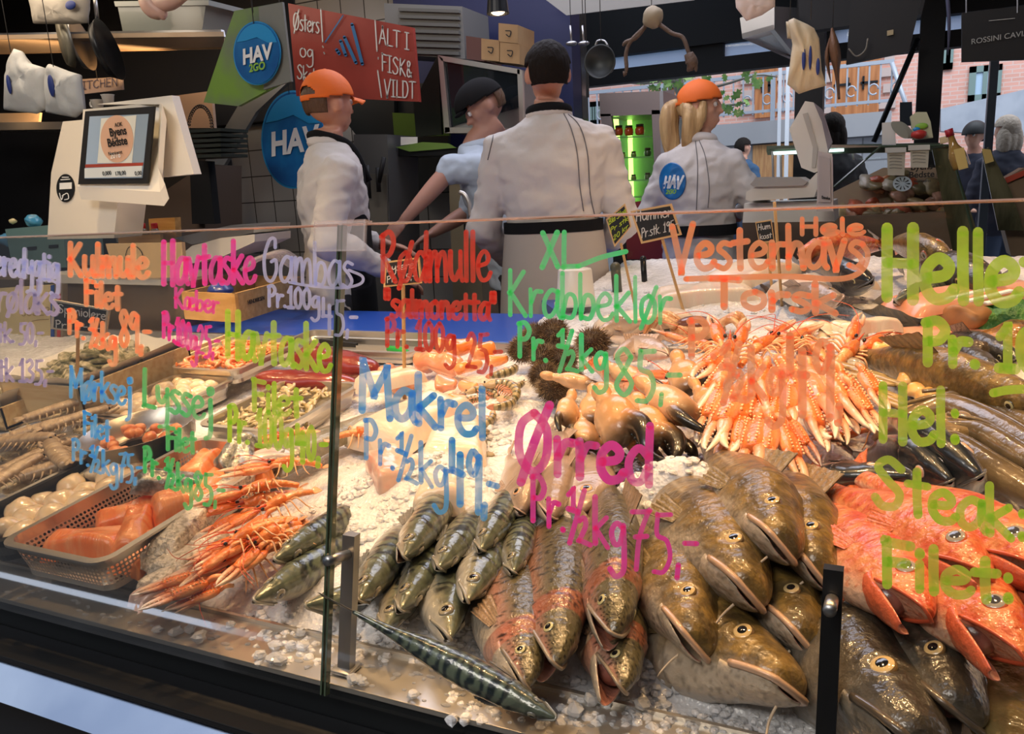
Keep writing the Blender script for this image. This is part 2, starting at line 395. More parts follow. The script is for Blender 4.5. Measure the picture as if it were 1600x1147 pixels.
def paint_mat(name, c, pale):
    m = bpy.data.materials.new(name); m.use_nodes = True; nt = m.node_tree; nt.nodes.clear()
    o = nt.nodes.new('ShaderNodeOutputMaterial'); d = nt.nodes.new('ShaderNodeBsdfDiffuse'); t = nt.nodes.new('ShaderNodeBsdfTranslucent'); tr = nt.nodes.new('ShaderNodeBsdfTransparent')
    a = nt.nodes.new('ShaderNodeAddShader'); x = nt.nodes.new('ShaderNodeMixShader'); n = nt.nodes.new('ShaderNodeTexNoise'); n.inputs['Scale'].default_value = 22; n.inputs['Detail'].default_value = 5
    tc = nt.nodes.new('ShaderNodeTexCoord'); nt.links.new(tc.outputs['Object'], n.inputs[0])
    r = nt.nodes.new('ShaderNodeMapRange'); r.inputs[1].default_value = .36; r.inputs[2].default_value = .62; r.inputs[3].default_value = 0; r.inputs[4].default_value = .3; nt.links.new(n.outputs[0], r.inputs[0])
    mx = nt.nodes.new('ShaderNodeMix'); mx.data_type = 'RGBA'; nt.links.new(n.outputs[0], mx.inputs[0]); mx.inputs[6].default_value = (*c, 1); mx.inputs[7].default_value = (*pale, 1)
    for q in (d, t): nt.links.new(mx.outputs[2], q.inputs[0])
    nt.links.new(d.outputs[0], a.inputs[0]); nt.links.new(t.outputs[0], a.inputs[1]); nt.links.new(r.outputs[0], x.inputs[0]); nt.links.new(a.outputs[0], x.inputs[1]); nt.links.new(tr.outputs[0], x.inputs[2]); nt.links.new(x.outputs[0], o.inputs[0])
    return m
PNT = {'w': ((.38, .4, .55), (.3, .3, .42)), 'o': ((.68, .2, .06), (.56, .32, .18)), 'p': ((.6, .04, .28), (.52, .09, .26)), 'l': ((.3, .5, .02), (.36, .43, .08)),
       'b': ((.03, .26, .55), (.15, .36, .5)), 'g': ((.02, .42, .12), (.16, .42, .16)), 'G': ((.03, .55, .2), (.18, .46, .2)), 'r': ((.5, .03, .02), (.42, .08, .05)), 'v': ((.3, .26, .36), (.26, .24, .36))}
PNT = {k: paint_mat('marker_paint_'+k, *v) for k, v in PNT.items()}
def word(text, x0, y0, x1, y1, cap, wd, c, name='handwritten_word', lean=0., raw=None):
    """text from baseline start pixel to baseline end pixel, cap height and stroke width in photo pixels"""
    W_, st = layout(text) if raw is None else (1, raw)
    vs, fs, k = [], [], 0
    for i, s in enumerate(st):
        if raw is None:
            P = [(x0+(x1-x0)*a/W_+lean*b/10*cap, y0+(y1-y0)*a/W_-b/10*cap) for a, b in s]
        else: P = s
        v, f = ribbon2d(P, wd*(1+.08*math.sin(i*2.3)))
        off = .0048+.00005*(i % 7)
        vs += [onplane(p[0], p[1], G0+GN*off, GN) for p in v]; fs += [tuple(q+k for q in g) for g in f]; k += len(v)
    vs = np.array(vs); pa = panes[0] if vs[:, 0].mean() < XJ else panes[1]
    return obj(name, (vs, fs), PNT[c], pa, smooth=False)
WORDS = [
 ('eredygtig', -8, 428, 92, 440, 44, 6.5, 'w'), ('rølaks', -6, 486, 92, 492, 50, 6, 'v'), ('tk. 50,-', -4, 534, 68, 536, 30, 5, 'v'), ('stk 135,-', -14, 594, 84, 598, 34, 5, 'v'),
 ('Kulmule', 106, 430, 232, 434, 50, 8.5, 'o'), ('Filet', 132, 476, 190, 484, 38, 7.5, 'o'), ('Pr. ½kg', 106, 520, 182, 552, 38, 6.5, 'o'), ('89,-', 186, 540, 236, 548, 56, 7, 'o'),
 ('Havtaske', 252, 444, 400, 442, 66, 8, 'p'), ('Kæber', 272, 480, 342, 490, 30, 5, 'p'), ('Pr.100g', 254, 526, 308, 552, 40, 6, 'p'), ('25,-', 308, 552, 344, 556, 44, 5, 'p'),
 ('Gambas', 410, 438, 552, 450, 66, 5.5, 'w'), ('Pr.100g', 418, 478, 500, 484, 32, 5.5, 'w'), ('45,-', 502, 516, 560, 522, 50, 5.5, 'w'),
 ('Havtaske', 352, 556, 518, 582, 70, 9, 'l'), ('Filet', 394, 640, 472, 652, 46, 8, 'l'), ('Pr. 100g', 356, 688, 458, 706, 56, 7.5, 'l'), ('40,-', 462, 716, 512, 722, 52, 8, 'l'),
 ('Mørksej', 108, 620, 206, 634, 46, 5.5, 'b'), ('Filet', 130, 678, 172, 690, 34, 5, 'b'), ('Pr.½kg', 112, 718, 184, 748, 34, 5, 'b'), ('75,-', 186, 748, 222, 752, 40, 5, 'b'),
 ('Lyssej', 222, 632, 334, 660, 56, 7, 'g'), ('Filet', 260, 702, 306, 708, 34, 6.5, 'g'), ('Pr. ½kg', 224, 736, 300, 776, 40, 6, 'g'), ('85,-', 302, 780, 352, 790, 44, 6, 'g'),
 ('Rødmulle', 594, 440, 768, 438, 76, 7.5, 'r'), ('"salmonetta"', 600, 494, 776, 500, 42, 7.5, 'r'), ('Pr. 100g', 602, 540, 712, 552, 44, 7, 'r'), ('25,-', 728, 574, 786, 578, 54, 6.5, 'r'),
 ('XL', 844, 418, 904, 416, 54, 8.5, 'G'), ('Krabbeklør', 792, 492, 1050, 506, 70, 7, 'G'), ('Pr. ½kg', 808, 556, 950, 586, 54, 7.5, 'G'), ('85,-', 958, 616, 1068, 624, 72, 8, 'G'),
 ('Makrel', 560, 640, 762, 686, 76, 11.5, 'b'), ('Pr.½kg', 568, 714, 700, 772, 62, 7.5, 'b'), ('49,-', 702, 772, 780, 806, 86, 11, 'b'),
 ('Ørred', 806, 734, 1020, 758, 92, 13.5, 'p'), ('Pr.½kg', 828, 812, 978, 866, 72, 8.5, 'p'), ('75,-', 984, 880, 1094, 894, 84, 8, 'p'),
 ('Vesterhavs', 1048, 420, 1350, 418, 66, 10, 'o'), ('Torsk', 1108, 478, 1310, 490, 44, 11, 'o'), ('Hele', 1248, 366, 1352, 366, 24, 7.5, 'o'),
 ('P.', 1074, 556, 1124, 560, 58, 11, 'o'), ('½kg', 1126, 614, 1226, 626, 76, 12, 'o'), ('49,', 1228, 634, 1318, 644, 110, 13, 'o'),
 ('Hellef', 1376, 464, 1640, 476, 108, 18, 'l'), ('Pr. 10', 1442, 566, 1630, 580, 66, 16, 'l'), ('Hel:', 1372, 686, 1506, 696, 84, 14, 'l'), ('Steak:', 1364, 786, 1612, 850, 74, 13.5, 'l'), ('Filet:', 1378, 912, 1592, 944, 66, 16, 'l'),
]
for wd_ in WORDS: word(*wd_, name='handwritten_price' if any(ch.isdigit() or ch == '½' for ch in wd_[0]) else 'handwritten_word')
# flourishes below the words
for c, wd, pts in [('G', 8, [(904, 416), (940, 402), (978, 393)]), ('o', 9, [(1072, 436), (1130, 434), (1230, 432), (1310, 436), (1345, 424), (1356, 398), (1348, 382)]),
                   ('w', 4.5, [(452, 441), (480, 446), (530, 450), (562, 444), (566, 432), (545, 422)]), ('l', 14, [(1552, 614), (1580, 609), (1640, 607)]),
                   ('w', 4, [(58, 438), (74, 436), (92, 444)])]:
    word('', 0, 0, 0, 0, 0, wd, c, name='underline_stroke', raw=[pts])
# two square posts holding the panes
def post(px, pyb, height, label):
    b = onz(px, pyb, .822); t = thing('screen_post', label, 'post', b, 0, 'posts holding the glass screen')
    up = GUP*height; wx, wy = .019, .013
    vs = [np.array([sx*wx/2, sy*wy/2, 0])+k*up for k in (0, 1) for sy in (-1, 1) for sx in (-1, 1)]
    obj('upright', (vs, [(0, 2, 3, 1), (4, 5, 7, 6), (0, 1, 5, 4), (2, 6, 7, 3), (0, 4, 6, 2), (1, 3, 7, 5)]), BLACKM if 'right' in label else STEEL_D, t, smooth=False)
    k = up*.86
    obj('standoff', tube([k+np.array([0, -.004, 0]), k+GN*.05], .0065, 16), STEEL_D, t)
    obj('base_foot', cbox((0, 0, .002), (.03, .03, .005), .001), STEEL_D, t)
    return t
post(541, 1046, .178, 'square steel post behind the glass joint, beside the mackerel')
post(1287, 1215, .215, 'black square post at lower right in front of the redfish')

# ------------------------------------------------------------------ counter
EDGE_Y = .715
FASC = mat('fascia_steel', (.03, .034, .038), .3, .6, bump=.03, bscale=8)
STRIP = mat('satin_strip', (.5, .56, .66), .22, 1, mix=(.34, .4, .52), mscale=3)
ct = thing('display_counter', 'dark steel fish counter with glass screen in front of the staff', 'counter', (-.8, EDGE_Y, 0))
def cp(n, vf, m, **k):
    vf = (np.asarray(vf[0])-np.array([-.8, EDGE_Y, 0]),)+tuple(vf[1:]); return obj(n, vf, m, ct, **k)
XL, XR = -4.2, 2.4
cp('front_ledge', box((XL, EDGE_Y-.002, .812), (XR, .80, .820), .001), STEEL, smooth=False)
cp('inner_step', box((XL, .795, .80), (XR, .80, .826)), STEEL, smooth=False)
cp('fascia', box((XL, EDGE_Y+.004, .16), (XR, EDGE_Y+.02, .812)), FASC, smooth=False)
cp('bumper_strip', (np.array([(x, y, z) for x in (XL, XR) for y, z in ((.622, .716), (.668, .752), (.670, .748), (.626, .710))]), [(0, 1, 2, 3), (7, 6, 5, 4), (0, 4, 5, 1), (1, 5, 6, 2), (2, 6, 7, 3), (3, 7, 4, 0)]), STRIP, smooth=False)
cp('bumper_rail', box((XL, .655, .755), (XR, EDGE_Y+.004, .765), .002), BLACKM, smooth=False)
cp('lower_panel', box((XL, EDGE_Y-.01, .12), (XR, EDGE_Y+.004, .66)), mat('lower_panel', (.02, .025, .035), .3, .3), smooth=False)
cp('ice_pan', join(box((XL, .80, .78), (XR, 2.02, .80)), box((XL, 2.0, .78), (XR, 2.02, 1.0))), STEEL_D, smooth=False)
cp('plinth', box((XL, .8, 0), (XR, 2.0, .78)), BLACK, smooth=False)
# ------------------------------------------------------------------ ice
def ice_mat(name, c, c2):
    m = mat(name, c, .22, spec=.6, sss=.0, mix=c2, mscale=9, mlo=.35, mhi=.7)
    nt = m.node_tree; p = nt.nodes['Principled BSDF']
    tc = nt.nodes.new('ShaderNodeTexCoord'); v = nt.nodes.new('ShaderNodeTexVoronoi'); v.inputs['Scale'].default_value = 75
    v2 = nt.nodes.new('ShaderNodeTexVoronoi'); v2.inputs['Scale'].default_value = 170
    a = nt.nodes.new('ShaderNodeMath'); a.operation = 'ADD'
    b = nt.nodes.new('ShaderNodeBump'); b.inputs['Strength'].default_value = .45; b.inputs['Distance'].default_value = .004
    for q in (v, v2): nt.links.new(tc.outputs['Object'], q.inputs[0])
    nt.links.new(v.outputs['Distance'], a.inputs[0]); nt.links.new(v2.outputs['Distance'], a.inputs[1]); nt.links.new(a.outputs[0], b.inputs['Height']); nt.links.new(b.outputs[0], p.inputs['Normal'])
    p.inputs['Subsurface Weight'].default_value = .55; p.inputs['Subsurface Radius'].default_value = (.012, .012, .012); p.inputs['Subsurface Scale'].default_value = 1
    return m
ICE = ice_mat('crushed_ice', (.86, .86, .88), (.66, .67, .7))
MOUNDS = []   # (x, y, radius x, radius y, height)
def mound(px, py, rx, ry, h): p = bed(px, py, h); MOUNDS.append((p[0], p[1], rx, ry, h))
for m_ in [(690, 740, .14, .07, .04), (1080, 765, .13, .05, .07), (880, 790, .08, .05, .05), (1230, 775, .1, .05, .06), (650, 770, .16, .13, .03), (520, 790, .08, .1, .02), (1010, 490, .25, .16, .04), (1230, 520, .3, .22, .05), (1400, 560, .3, .2, .04), (1040, 760, .12, .08, .06), (870, 840, .06, .04, .05),
           (760, 620, .12, .1, .03), (1250, 760, .12, .08, .04), (1330, 830, .12, .08, .04), (1560, 740, .15, .08, .05), (1120, 450, .2, .15, .05), (700, 700, .2, .2, .03)]: mound(*m_)
def icez(x, y):
    z = bedz(y)-.012
    f = min(1, max(0, (y-.815)/.07)); f = f*f*(3-2*f); z = .815+(z-.815)*f
    for mx, my, rx, ry, h in MOUNDS:
        d = ((x-mx)/rx)**2+((y-my)/ry)**2
        if d < 4: z += h*math.exp(-d*1.3)
    return z
def build_ice():
    x0, x1, y0, y1 = -3.2, 1.3, .815, 2.0; nx, ny = 760, 230
    # cell heights: random facets give the crushed look
    rng = np.random.default_rng(4); N = 9000
    def f(u, v):
        x = x0+(x1-x0)*u; y = y0+(y1-y0)*v
        dd = mnoise.voronoi(Vector((x*62, y*62, 0)))[0]; d2 = mnoise.voronoi(Vector((x*130+5, y*130, 3)))[0]; d = .010*nz((x, y, 0), 9)+.009*math.sqrt(max(0, 1-dd[0]))*(.6+.8*abs(nz((x, y, 1), 70)))+.003*(1-d2[0])
        return (x, y, icez(x, y)+d*min(1, (y-y0)/.03+.1))
    g1 = grid(nx, ny, f); x0, x1, y0, y1 = -1.0, 2.3, 1.99, 3.3; g2 = grid(330, 130, f)
    o = obj('ice_bed', join(g1, g2), ICE); tag(o, 'bed of crushed ice filling the sloping counter under the fish', 'ice', kind='stuff')
build_ice()
ICEC = mat('ice_chip', (.85, .87, .9), .12, trans=.55, ior=1.31, spec=.6, bump=.2, bscale=60, bdist=.003)
def chip(r, rnd):
    v, f = ball((0, 0, 0), 1, 7, 5); v = np.array([p*(r*rnd.uniform(.72, 1.15)) for p in v]); v[:, 2] *= rnd.uniform(.45, .8)
    a = rnd.uniform(0, 6.3); c, s = math.cos(a), math.sin(a); v = v@np.array([[c, s, 0], [-s, c, 0], [0, 0, 1]]); return v, f
def chips(px0, py0, px1, py1, n, r, rnd, acc, lift=.004):
    for _ in range(n):
        px, py = rnd.uniform(px0, px1), rnd.uniform(py0, py1); p = bed(px, py, 0)
        z = icez(p[0], p[1])+lift; v, f = chip(r*rnd.uniform(.6, 1.5), rnd); acc.append((v+np.array([p[0], p[1], z]), f))
rnd = random.Random(5); acc = []
for a in [(520, 720, 780, 870, 420, .0075), (380, 760, 560, 1010, 200, .006), (700, 960, 1050, 1100, 220, .006), (960, 700, 1100, 860, 160, .008), (830, 820, 900, 880, 60, .01), (1240, 740, 1330, 860, 120, .008),
          (540, 870, 760, 1000, 150, .006), (900, 440, 1420, 560, 420, .009), (1480, 700, 1600, 780, 120, .01), (960, 1000, 1250, 1147, 160, .006), (700, 600, 800, 740, 120, .008), (1180, 1050, 1280, 1147, 60, .006)]: chips(*a, rnd, acc)
o = obj('ice_chips', join(*acc), ICE, smooth=False); tag(o, 'loose crushed ice pieces heaped between the fish', 'ice', kind='stuff')
# melting cubes on the steel ledge
for i, (px, py, r) in enumerate([(222, 999, .008), (276, 988, .011), (312, 998, .012), (298, 984, .009), (403, 1045, .008), (430, 1010, .011), (455, 1008, .009), (472, 1012, .011), (400, 1030, .010), (420, 1036, .012), (436, 1034, .010), (545, 1070, .010), (553, 1080, .008), (898, 1112, .012), (924, 1094, .011), (560, 1062, .009), (1005, 1102, .011), (640, 1092, .009), (470, 918+70, .008), (360, 975, .007)]):
    p = onz(px, py, .826); v, f = chip(r, rnd)
    p = (p[0], max(p[1], EDGE_Y+.008), .822+r*.55)
    o = obj('ice_cube', (v, f), ICEC, loc=p, smooth=False); tag(o, 'melting ice lump on the wet steel ledge at the counter edge', 'ice cube', 'ice lumps on the front ledge')

drops = []
for _ in range(260):
    x = rnd.uniform(-1.3, .0); y = rnd.uniform(EDGE_Y+.008, .79); r_ = rnd.uniform(.001, .0045); v, f = ball((0, 0, 0), (r_*rnd.uniform(.8, 2.2), r_, r_*.35), 9, 6); drops.append((v+np.array([x, y, .8205]), f))
o = obj('water_drops', join(*drops), mat('water', (.9, .92, .95), .03, trans=.8, ior=1.33)); tag(o, 'water drops and melt puddles on the steel front ledge', 'water', kind='stuff')
# ------------------------------------------------------------------ fish
def interp(pr, t):
    pr = np.array(pr, float); x = pr[:, 0]; out = []
    # monotone cubic (Fritsch-Carlson)
    for k in range(1, pr.shape[1]):
        y = pr[:, k]; h = np.diff(x); d = np.diff(y)/h; m = np.zeros(len(x)); m[0] = d[0]*1.6; m[-1] = d[-1]
        for i in range(1, len(x)-1): m[i] = 0 if d[i-1]*d[i] <= 0 else 2*d[i-1]*d[i]/(d[i-1]+d[i])
        i = np.clip(np.searchsorted(x, t)-1, 0, len(x)-2); u = (t-x[i])/h[i]
        out.append((2*u**3-3*u**2+1)*y[i]+(u**3-2*u**2+u)*h[i]*m[i]+(-2*u**3+3*u**2)*y[i+1]+(u**3-u**2)*h[i]*m[i+1])
    return out
SP = dict(
 mackerel=dict(prof=[(0, .004, .006, .004), (.04, .024, .032, .019), (.1, .043, .056, .036), (.17, .06, .07, .05), (.24, .072, .08, .058), (.42, .082, .088, .066), (.62, .064, .068, .052), (.82, .032, .032, .024), (1, .01, .01, .009)],
               tm=.085, zm=(-.002, -.03), eye=(.088, .014, .021), gill=.215, pupil=.5, eyec=((.01, .01, .012), (.35, .3, .2), (.22, .2, .16))),
 trout=dict(prof=[(0, .008, .01, .008), (.03, .034, .03, .026), (.08, .058, .055, .044), (.14, .075, .076, .056), (.2, .092, .095, .064), (.38, .118, .12, .075), (.6, .1, .1, .062), (.82, .05, .05, .032), (1, .034, .034, .018)],
            tm=.12, zm=(0, -.022), eye=(.083, .022, .0155), gill=.195, pupil=.5, eyec=((.01, .01, .012), (.55, .5, .25), (.08, .08, .05))),
 cod=dict(prof=[(0, .018, .016, .03), (.015, .036, .028, .048), (.05, .052, .046, .062), (.12, .073, .072, .075), (.2, .1, .105, .092), (.27, .112, .122, .094), (.42, .108, .125, .085), (.65, .066, .07, .05), (.85, .032, .03, .022), (1, .016, .016, .01)],
          tm=.088, zm=(-.01, -.024), eye=(.108, .04, .0205), gill=.255, pupil=.46, eyec=((.01, .01, .012), (.62, .46, .22), (.16, .1, .04))),
 red=dict(prof=[(0, .016, .014, .016), (.03, .04, .034, .034), (.09, .072, .068, .056), (.16, .1, .1, .068), (.25, .12, .122, .076), (.38, .125, .125, .076), (.6, .09, .09, .056), (.82, .042, .042, .03), (1, .034, .034, .018)],
          tm=.14, zm=(.004, -.04), eye=(.13, .042, .028), gill=.29, pupil=.5, eyec=((.06, .06, .07), (.36, .33, .28), (.6, .14, .05))),
 bream=dict(prof=[(0, .014, .012, .012), (.03, .05, .04, .03), (.09, .1, .085, .05), (.18, .15, .13, .065), (.3, .18, .16, .075), (.45, .17, .15, .07), (.7, .09, .09, .045), (.88, .04, .04, .02), (1, .034, .034, .014)],
            tm=.07, zm=(0, -.02), eye=(.12, .05, .03), gill=.26, pupil=.5, eyec=((.02, .02, .02), (.8, .45, .25), (.5, .42, .36))),
)
def fcol(kind, t, zr, y, p, o):
    """body colour of one species from its position on the fish: t along, zr -1 belly .. 1 back"""
    n = fbm(p, 14, o); n2 = nz(p, 55, o+3)
    g = 1/(1+math.exp(-(zr+.05+.15*n)*7))
    if kind == 'mackerel':
        back = np.array((.012, .02, .024)); belly = np.array((.56, .54, .48)); mid = np.array((.34, .31, .2))
        c = belly*(1-g)+mid*g; k = 1/(1+math.exp(-(zr-.3)*7))
        s = math.sin(t*118+4.2*nz(p, 18, o)+zr*3.5); st = max(0, min(1, (s+.15)*2.2))*(1 if t > .17 else .35) * max(0, min(1, (zr+.02)*6))
        c = c*(1-k)+np.array((.12, .15, .1))*k; c = c*(1-.93*st)+back*.93*st
        if t < .2: c = c*.8+np.array((.14, .12, .08))*.2*(1+n2)
        return c*(1+.25*n)
    if kind == 'trout':
        back = np.array((.1, .085, .04)); belly = np.array((.42, .37, .3)); c = belly*(1-g)+back*g
        q = math.exp(-((zr+.02)/.28)**2)*.6; c = c*(1-q)+np.array((.42, .16, .12))*q*1.0
        if .13 < t < .2: c = c*.5+np.array((.4, .09, .05))*.5
        if zr > -.3:
            cp_ = mnoise.voronoi(Vector((p[0]*80, p[1]*80, p[2]*80)))[0][0]
            if cp_ < .33: c = c*.12
        return c*(1+.25*n)
    if kind == 'cod':
        back = np.array((.2, .125, .03)); dk = np.array((.075, .05, .016)); belly = np.array((.54, .46, .36)); k = max(0, min(1, .5+1.1*n+.5*n2)); top = back*k+dk*(1-k)
        g = 1/(1+math.exp(-(zr+.38+.2*n)*8)); c = belly*(1-g)+top*(1.25+.6*nz(p, 120, o))*g
        if abs(zr-.22+.25*max(0, .5-t)) < .03 and t > .27: c = c*.4+np.array((.5, .42, .3))*.6
        c = c*(1-.45*max(0, min(1, (n2-.1)*3)))
        return c
    if kind == 'coal':
        back = np.array((.035, .03, .022)); belly = np.array((.16, .14, .11)); c = belly*(1-g)+back*g; return c*(1+.5*n+.3*n2)
    if kind == 'red':
        a = np.array((.55, .06, .015)); b = np.array((.66, .24, .08)); k = max(0, min(1, .45+.9*n)); c = a*k+b*(1-k); be = np.array((.72, .48, .34)); q = 1/(1+math.exp((zr+.62)*8)); c = c*(1-q)+be*q
        if n2 > .38: c = c*np.array((.8, .5, .4))
        return c
    if kind == 'bream':
        back = np.array((.36, .26, .2)); belly = np.array((.62, .52, .45)); c = belly*(1-g)+back*g; return c*(1+.2*n)
    if kind == 'dark':
        back = np.array((.02, .024, .028)); belly = np.array((.2, .2, .19)); c = belly*(1-g)+back*g; return c*(1+.4*n)
FM = {k: mat('skin_'+k, (.5, .5, .5), r, vcol=True, coat=c, spec=.6, bump=b, bscale=s, bdist=.004, metal=m_) for k, r, c, b, s, m_ in
      (('mackerel', .3, .8, .4, 60, .15), ('trout', .33, .7, .6, 110, .05), ('cod', .4, .5, 1, 60, 0), ('coal', .38, .6, 1, 60, 0), ('red', .4, .5, 1, 70, 0), ('bream', .36, .6, .3, 110, .1), ('dark', .3, .8, .25, 50, .1))}
FINM = mat('fin', (.5, .5, .5), .4, vcol=True, coat=.5, bump=.5, bscale=90, stretch=(1, 1, 1))
MOUTHM = mat('mouth_lining', (.32, .12, .09), .3, coat=.8, mix=(.12, .04, .03), mscale=40)
EYEM = mat('fish_eye', (.5, .5, .5), .06, vcol=True, coat=1)
BARB = mat('barbel', (.62, .5, .36), .5)
PROTO = {}
def fish(kind, L=.35, jaw=4, bend=0., sag=0., seed=0, skin=None):
    """fish at the snout, head along +X, back up; returns an Empty with its parts"""
    key = (kind, L, jaw, bend, sag, seed, skin)
    if key in PROTO: return dup(PROTO[key])
    S = SP[kind]; skin = skin or kind; nst, nr = 118, 56
    u = np.linspace(0, 1, nst); ts = .0015+.9985*(u**1.55); top, bot, wid = interp(S['prof'], ts)
    zm0, zm1 = S['zm']; tm = S['tm']
    def zmouth(t): return zm0+(zm1-zm0)*np.clip(t/tm, 0, 1)**1.3
    def spine(t): return np.array([-t, bend*t*t, -sag*t*t])
    a = np.linspace(0, 2*math.pi, nr, endpoint=False); vs = []; cs = []; te, ze, re = S['eye']
    for i, t in enumerate(ts):
        tp, bt, wd = top[i], bot[i], wid[i]; c0 = spine(t)
        m = np.clip((tm-t)/(tm*.22), 0, 1)   # inside the gape
        for k in range(nr):
            ca, sa = math.cos(a[k]), math.sin(a[k]); zz = tp*sa if sa > 0 else bt*sa
            yy = wd*np.sign(ca)*abs(ca)**.92
            zr = sa
            tt = t+.035*(1-abs(ca))*(1 if sa > 0 else .8)  # gill cover edge curves forward at top and bottom
            gl = S['gill']; d = tt-gl
            r = 1+(.05*math.exp(-(d/.03)**2) if d < 0 else (-.055*math.exp(-(d/.012)**2)))*min(1, max(0, abs(ca)*2))
            d2 = tt-gl*.74; r += -.02*math.exp(-(d2/.007)**2)*(abs(ca) > .25 and sa < .45)
            # eye socket
            de = math.hypot(t-te, zz-ze)/re
            if abs(ca) > .05: r += .05*math.exp(-((de-1.25)/.35)**2)-.06*math.exp(-(de/.8)**2)
            # cheek ridges
            r += .012*nz((t*20, zz*30, 0), 1, seed)*(t < gl)
            if zz < 0 and m > 0:
                zt = zmouth(t)+.0; zz = zz*(1-m)+max(zz, zt*1.0)*m
            vs.append((c0[0], c0[1]+yy*r, c0[2]+zz*r)); cs.append(fcol(skin, t, zr, yy, (t*L*3, yy*L*3, zz*L*3), seed))
    fs = []
    for i in range(nst-1):
        for k in range(nr): q = (k+1) % nr; fs.append((i*nr+k, (i+1)*nr+k, (i+1)*nr+q, i*nr+q))
    n = len(vs); vs.append((.0, 0, 0)); vs.append(tuple(spine(1.))); cs += [cs[0], cs[-1]]
    for k in range(nr): q = (k+1) % nr; fs.append((n, k, q)); fs.append((n+1, (nst-1)*nr+q, (nst-1)*nr+k))
    root = thing('fish', 'fish', 'fish')
    cs = np.clip(np.array(cs), 0, 1); vs = np.array(vs)*L
    obj('body', (vs, fs, cs), FM[skin], root)
    # lower jaw: scoop with its own lining
    th = math.radians(jaw); hx, hz = -tm*1.05, float(zmouth(tm)); nj = 22; js, jc, jf = [], [], []; nk = 20
    for i in range(nj):
        t = .0015+(tm*1.25)*(i/(nj-1)); tp, bt, wd = [float(q) for q in interp(S['prof'], np.array([t]))]; z0 = float(zmouth(t))-.002
        for k in range(nk):
            f = k/(nk-1); ang = math.pi*(1+f) ; yy = wd*.97*math.cos(ang); zz = z0+(max(bt+z0, .006))*math.sin(ang)
            x, z = -t-hx, zz-hz; js.append((hx+x*math.cos(th)+z*math.sin(th)*1., yy, hz-x*math.sin(th)+z*math.cos(th)))
            jc.append(fcol(skin, t, -.55-.4*abs(math.sin(ang)), yy, (t*L*3, yy*L*3, zz*L*3), seed) if skin != 'red' else np.array((.62, .12, .05)))
        for k in range(nk):   # lining, slightly inside
            f = k/(nk-1); ang = math.pi*(1+f); yy = wd*.86*math.cos(ang); zz = z0+(max(bt+z0, .006))*.55*math.sin(ang)
            x, z = -t-hx, zz-hz; js.append((hx+x*math.cos(th)+z*math.sin(th), yy, hz-x*math.sin(th)+z*math.cos(th))); jc.append(np.array((.5, .22, .16)) if skin not in ('coal', 'mackerel') else np.array((.16, .12, .1)))
    w2 = 2*nk
    for i in range(nj-1):
        for k in range(nk-1):
            a0 = i*w2+k; jf.append((a0, a0+1, a0+1+w2, a0+w2)); b0 = a0+nk; jf.append((b0, b0+w2, b0+1+w2, b0+1))
        for e in (0, nk-1): a0 = i*w2+e; b0 = a0+nk; jf.append((a0, a0+w2, b0+w2, b0) if e == 0 else (a0, b0, b0+w2, a0+w2))
    for k in range(nk-1): jf.append((k, k+nk, k+nk+1, k+1))
    obj('lower_jaw', (np.array(js)*L, jf, np.clip(jc, 0, 1)), FM[skin], root)
    if jaw > 9:   # dark throat
        tp, bt, wd = [float(q) for q in interp(S['prof'], np.array([tm]))]
        obj('throat', ball((hx*L*1.02, 0, hz*L*.9), (tm*.45*L, wd*.8*L, abs(bt)*.55*L), 14, 10), MOUTHM, root)
    # upper lip
    lip = []; 
    for s in np.linspace(-1, 1, 23):
        t = .004+tm*.98*abs(s)**1.35; tp, bt, wd = [float(q) for q in interp(S['prof'], np.array([t]))]
        lip.append((-t+.004, math.copysign(wd*.99, s) if abs(s) > .05 else 0, float(zmouth(t))+.001))
    obj('upper_lip', tube(np.array(lip)*L, .0062*L*(1.5 if kind == 'cod' else 1), 7, flat=.8), mat('lip_'+skin, {'cod': (.55, .36, .24), 'red': (.66, .12, .05), 'coal': (.09, .07, .05), 'trout': (.25, .2, .15), 'mackerel': (.3, .28, .22), 'bream': (.5, .35, .28), 'dark': (.08, .08, .08)}[skin], .3, coat=.8), root)
    # eyes
    ec = S['eyec']
    for sd in (1, -1):
        tp, bt, wd = [float(q) for q in interp(S['prof'], np.array([te]))]
        zz = ze; sa = min(.95, zz/tp); ye = wd*(math.sqrt(1-sa*sa))**.92
        v, f = ball((0, 0, 0), (1, .42, 1), 24, 14); rr = np.hypot(v[:, 0], v[:, 2]); cc = np.where((rr < S['pupil'])[:, None], np.array(ec[0]), np.where((rr < .86)[:, None], np.array(ec[1]), np.array(ec[2])))
        # finer colour rings need a polar mesh facing sideways
        pr = [(1, -.1), (1, .0), (.93, .14), (.86, .2), (.84, .22), (.7, .29), (S['pupil']+.02, .35), (S['pupil']-.02, .36), (.25, .4), (.001, .42)]
        v, f = lathe(pr, 28); v = v[:, [0, 2, 1]]; rr = np.hypot(v[:, 0], v[:, 2]); cc = np.where((rr < S['pupil'])[:, None], np.array(ec[0]), np.where((rr < .85)[:, None], np.array(ec[1]), np.array(ec[2])))
        v = v*re*L; tilt = math.asin(sa)*.55
        if sd < 0: v = v*np.array([1, -1, 1])
        c_, s_ = math.cos(tilt*sd), math.sin(tilt*sd); v = np.c_[v[:, 0], v[:, 1]*c_-v[:, 2]*s_, v[:, 1]*s_+v[:, 2]*c_]
        head = .22 if sd > 0 else -.22; c_, s_ = math.cos(-head), math.sin(-head); v = np.c_[v[:, 0]*c_-v[:, 1]*s_, v[:, 0]*s_+v[:, 1]*c_, v[:, 2]]
        v = v+np.array([-te, bend*te*te+sd*(ye*.93), zz])*L
        obj('eye', (v, f if sd < 0 else f, cc), EYEM, root)
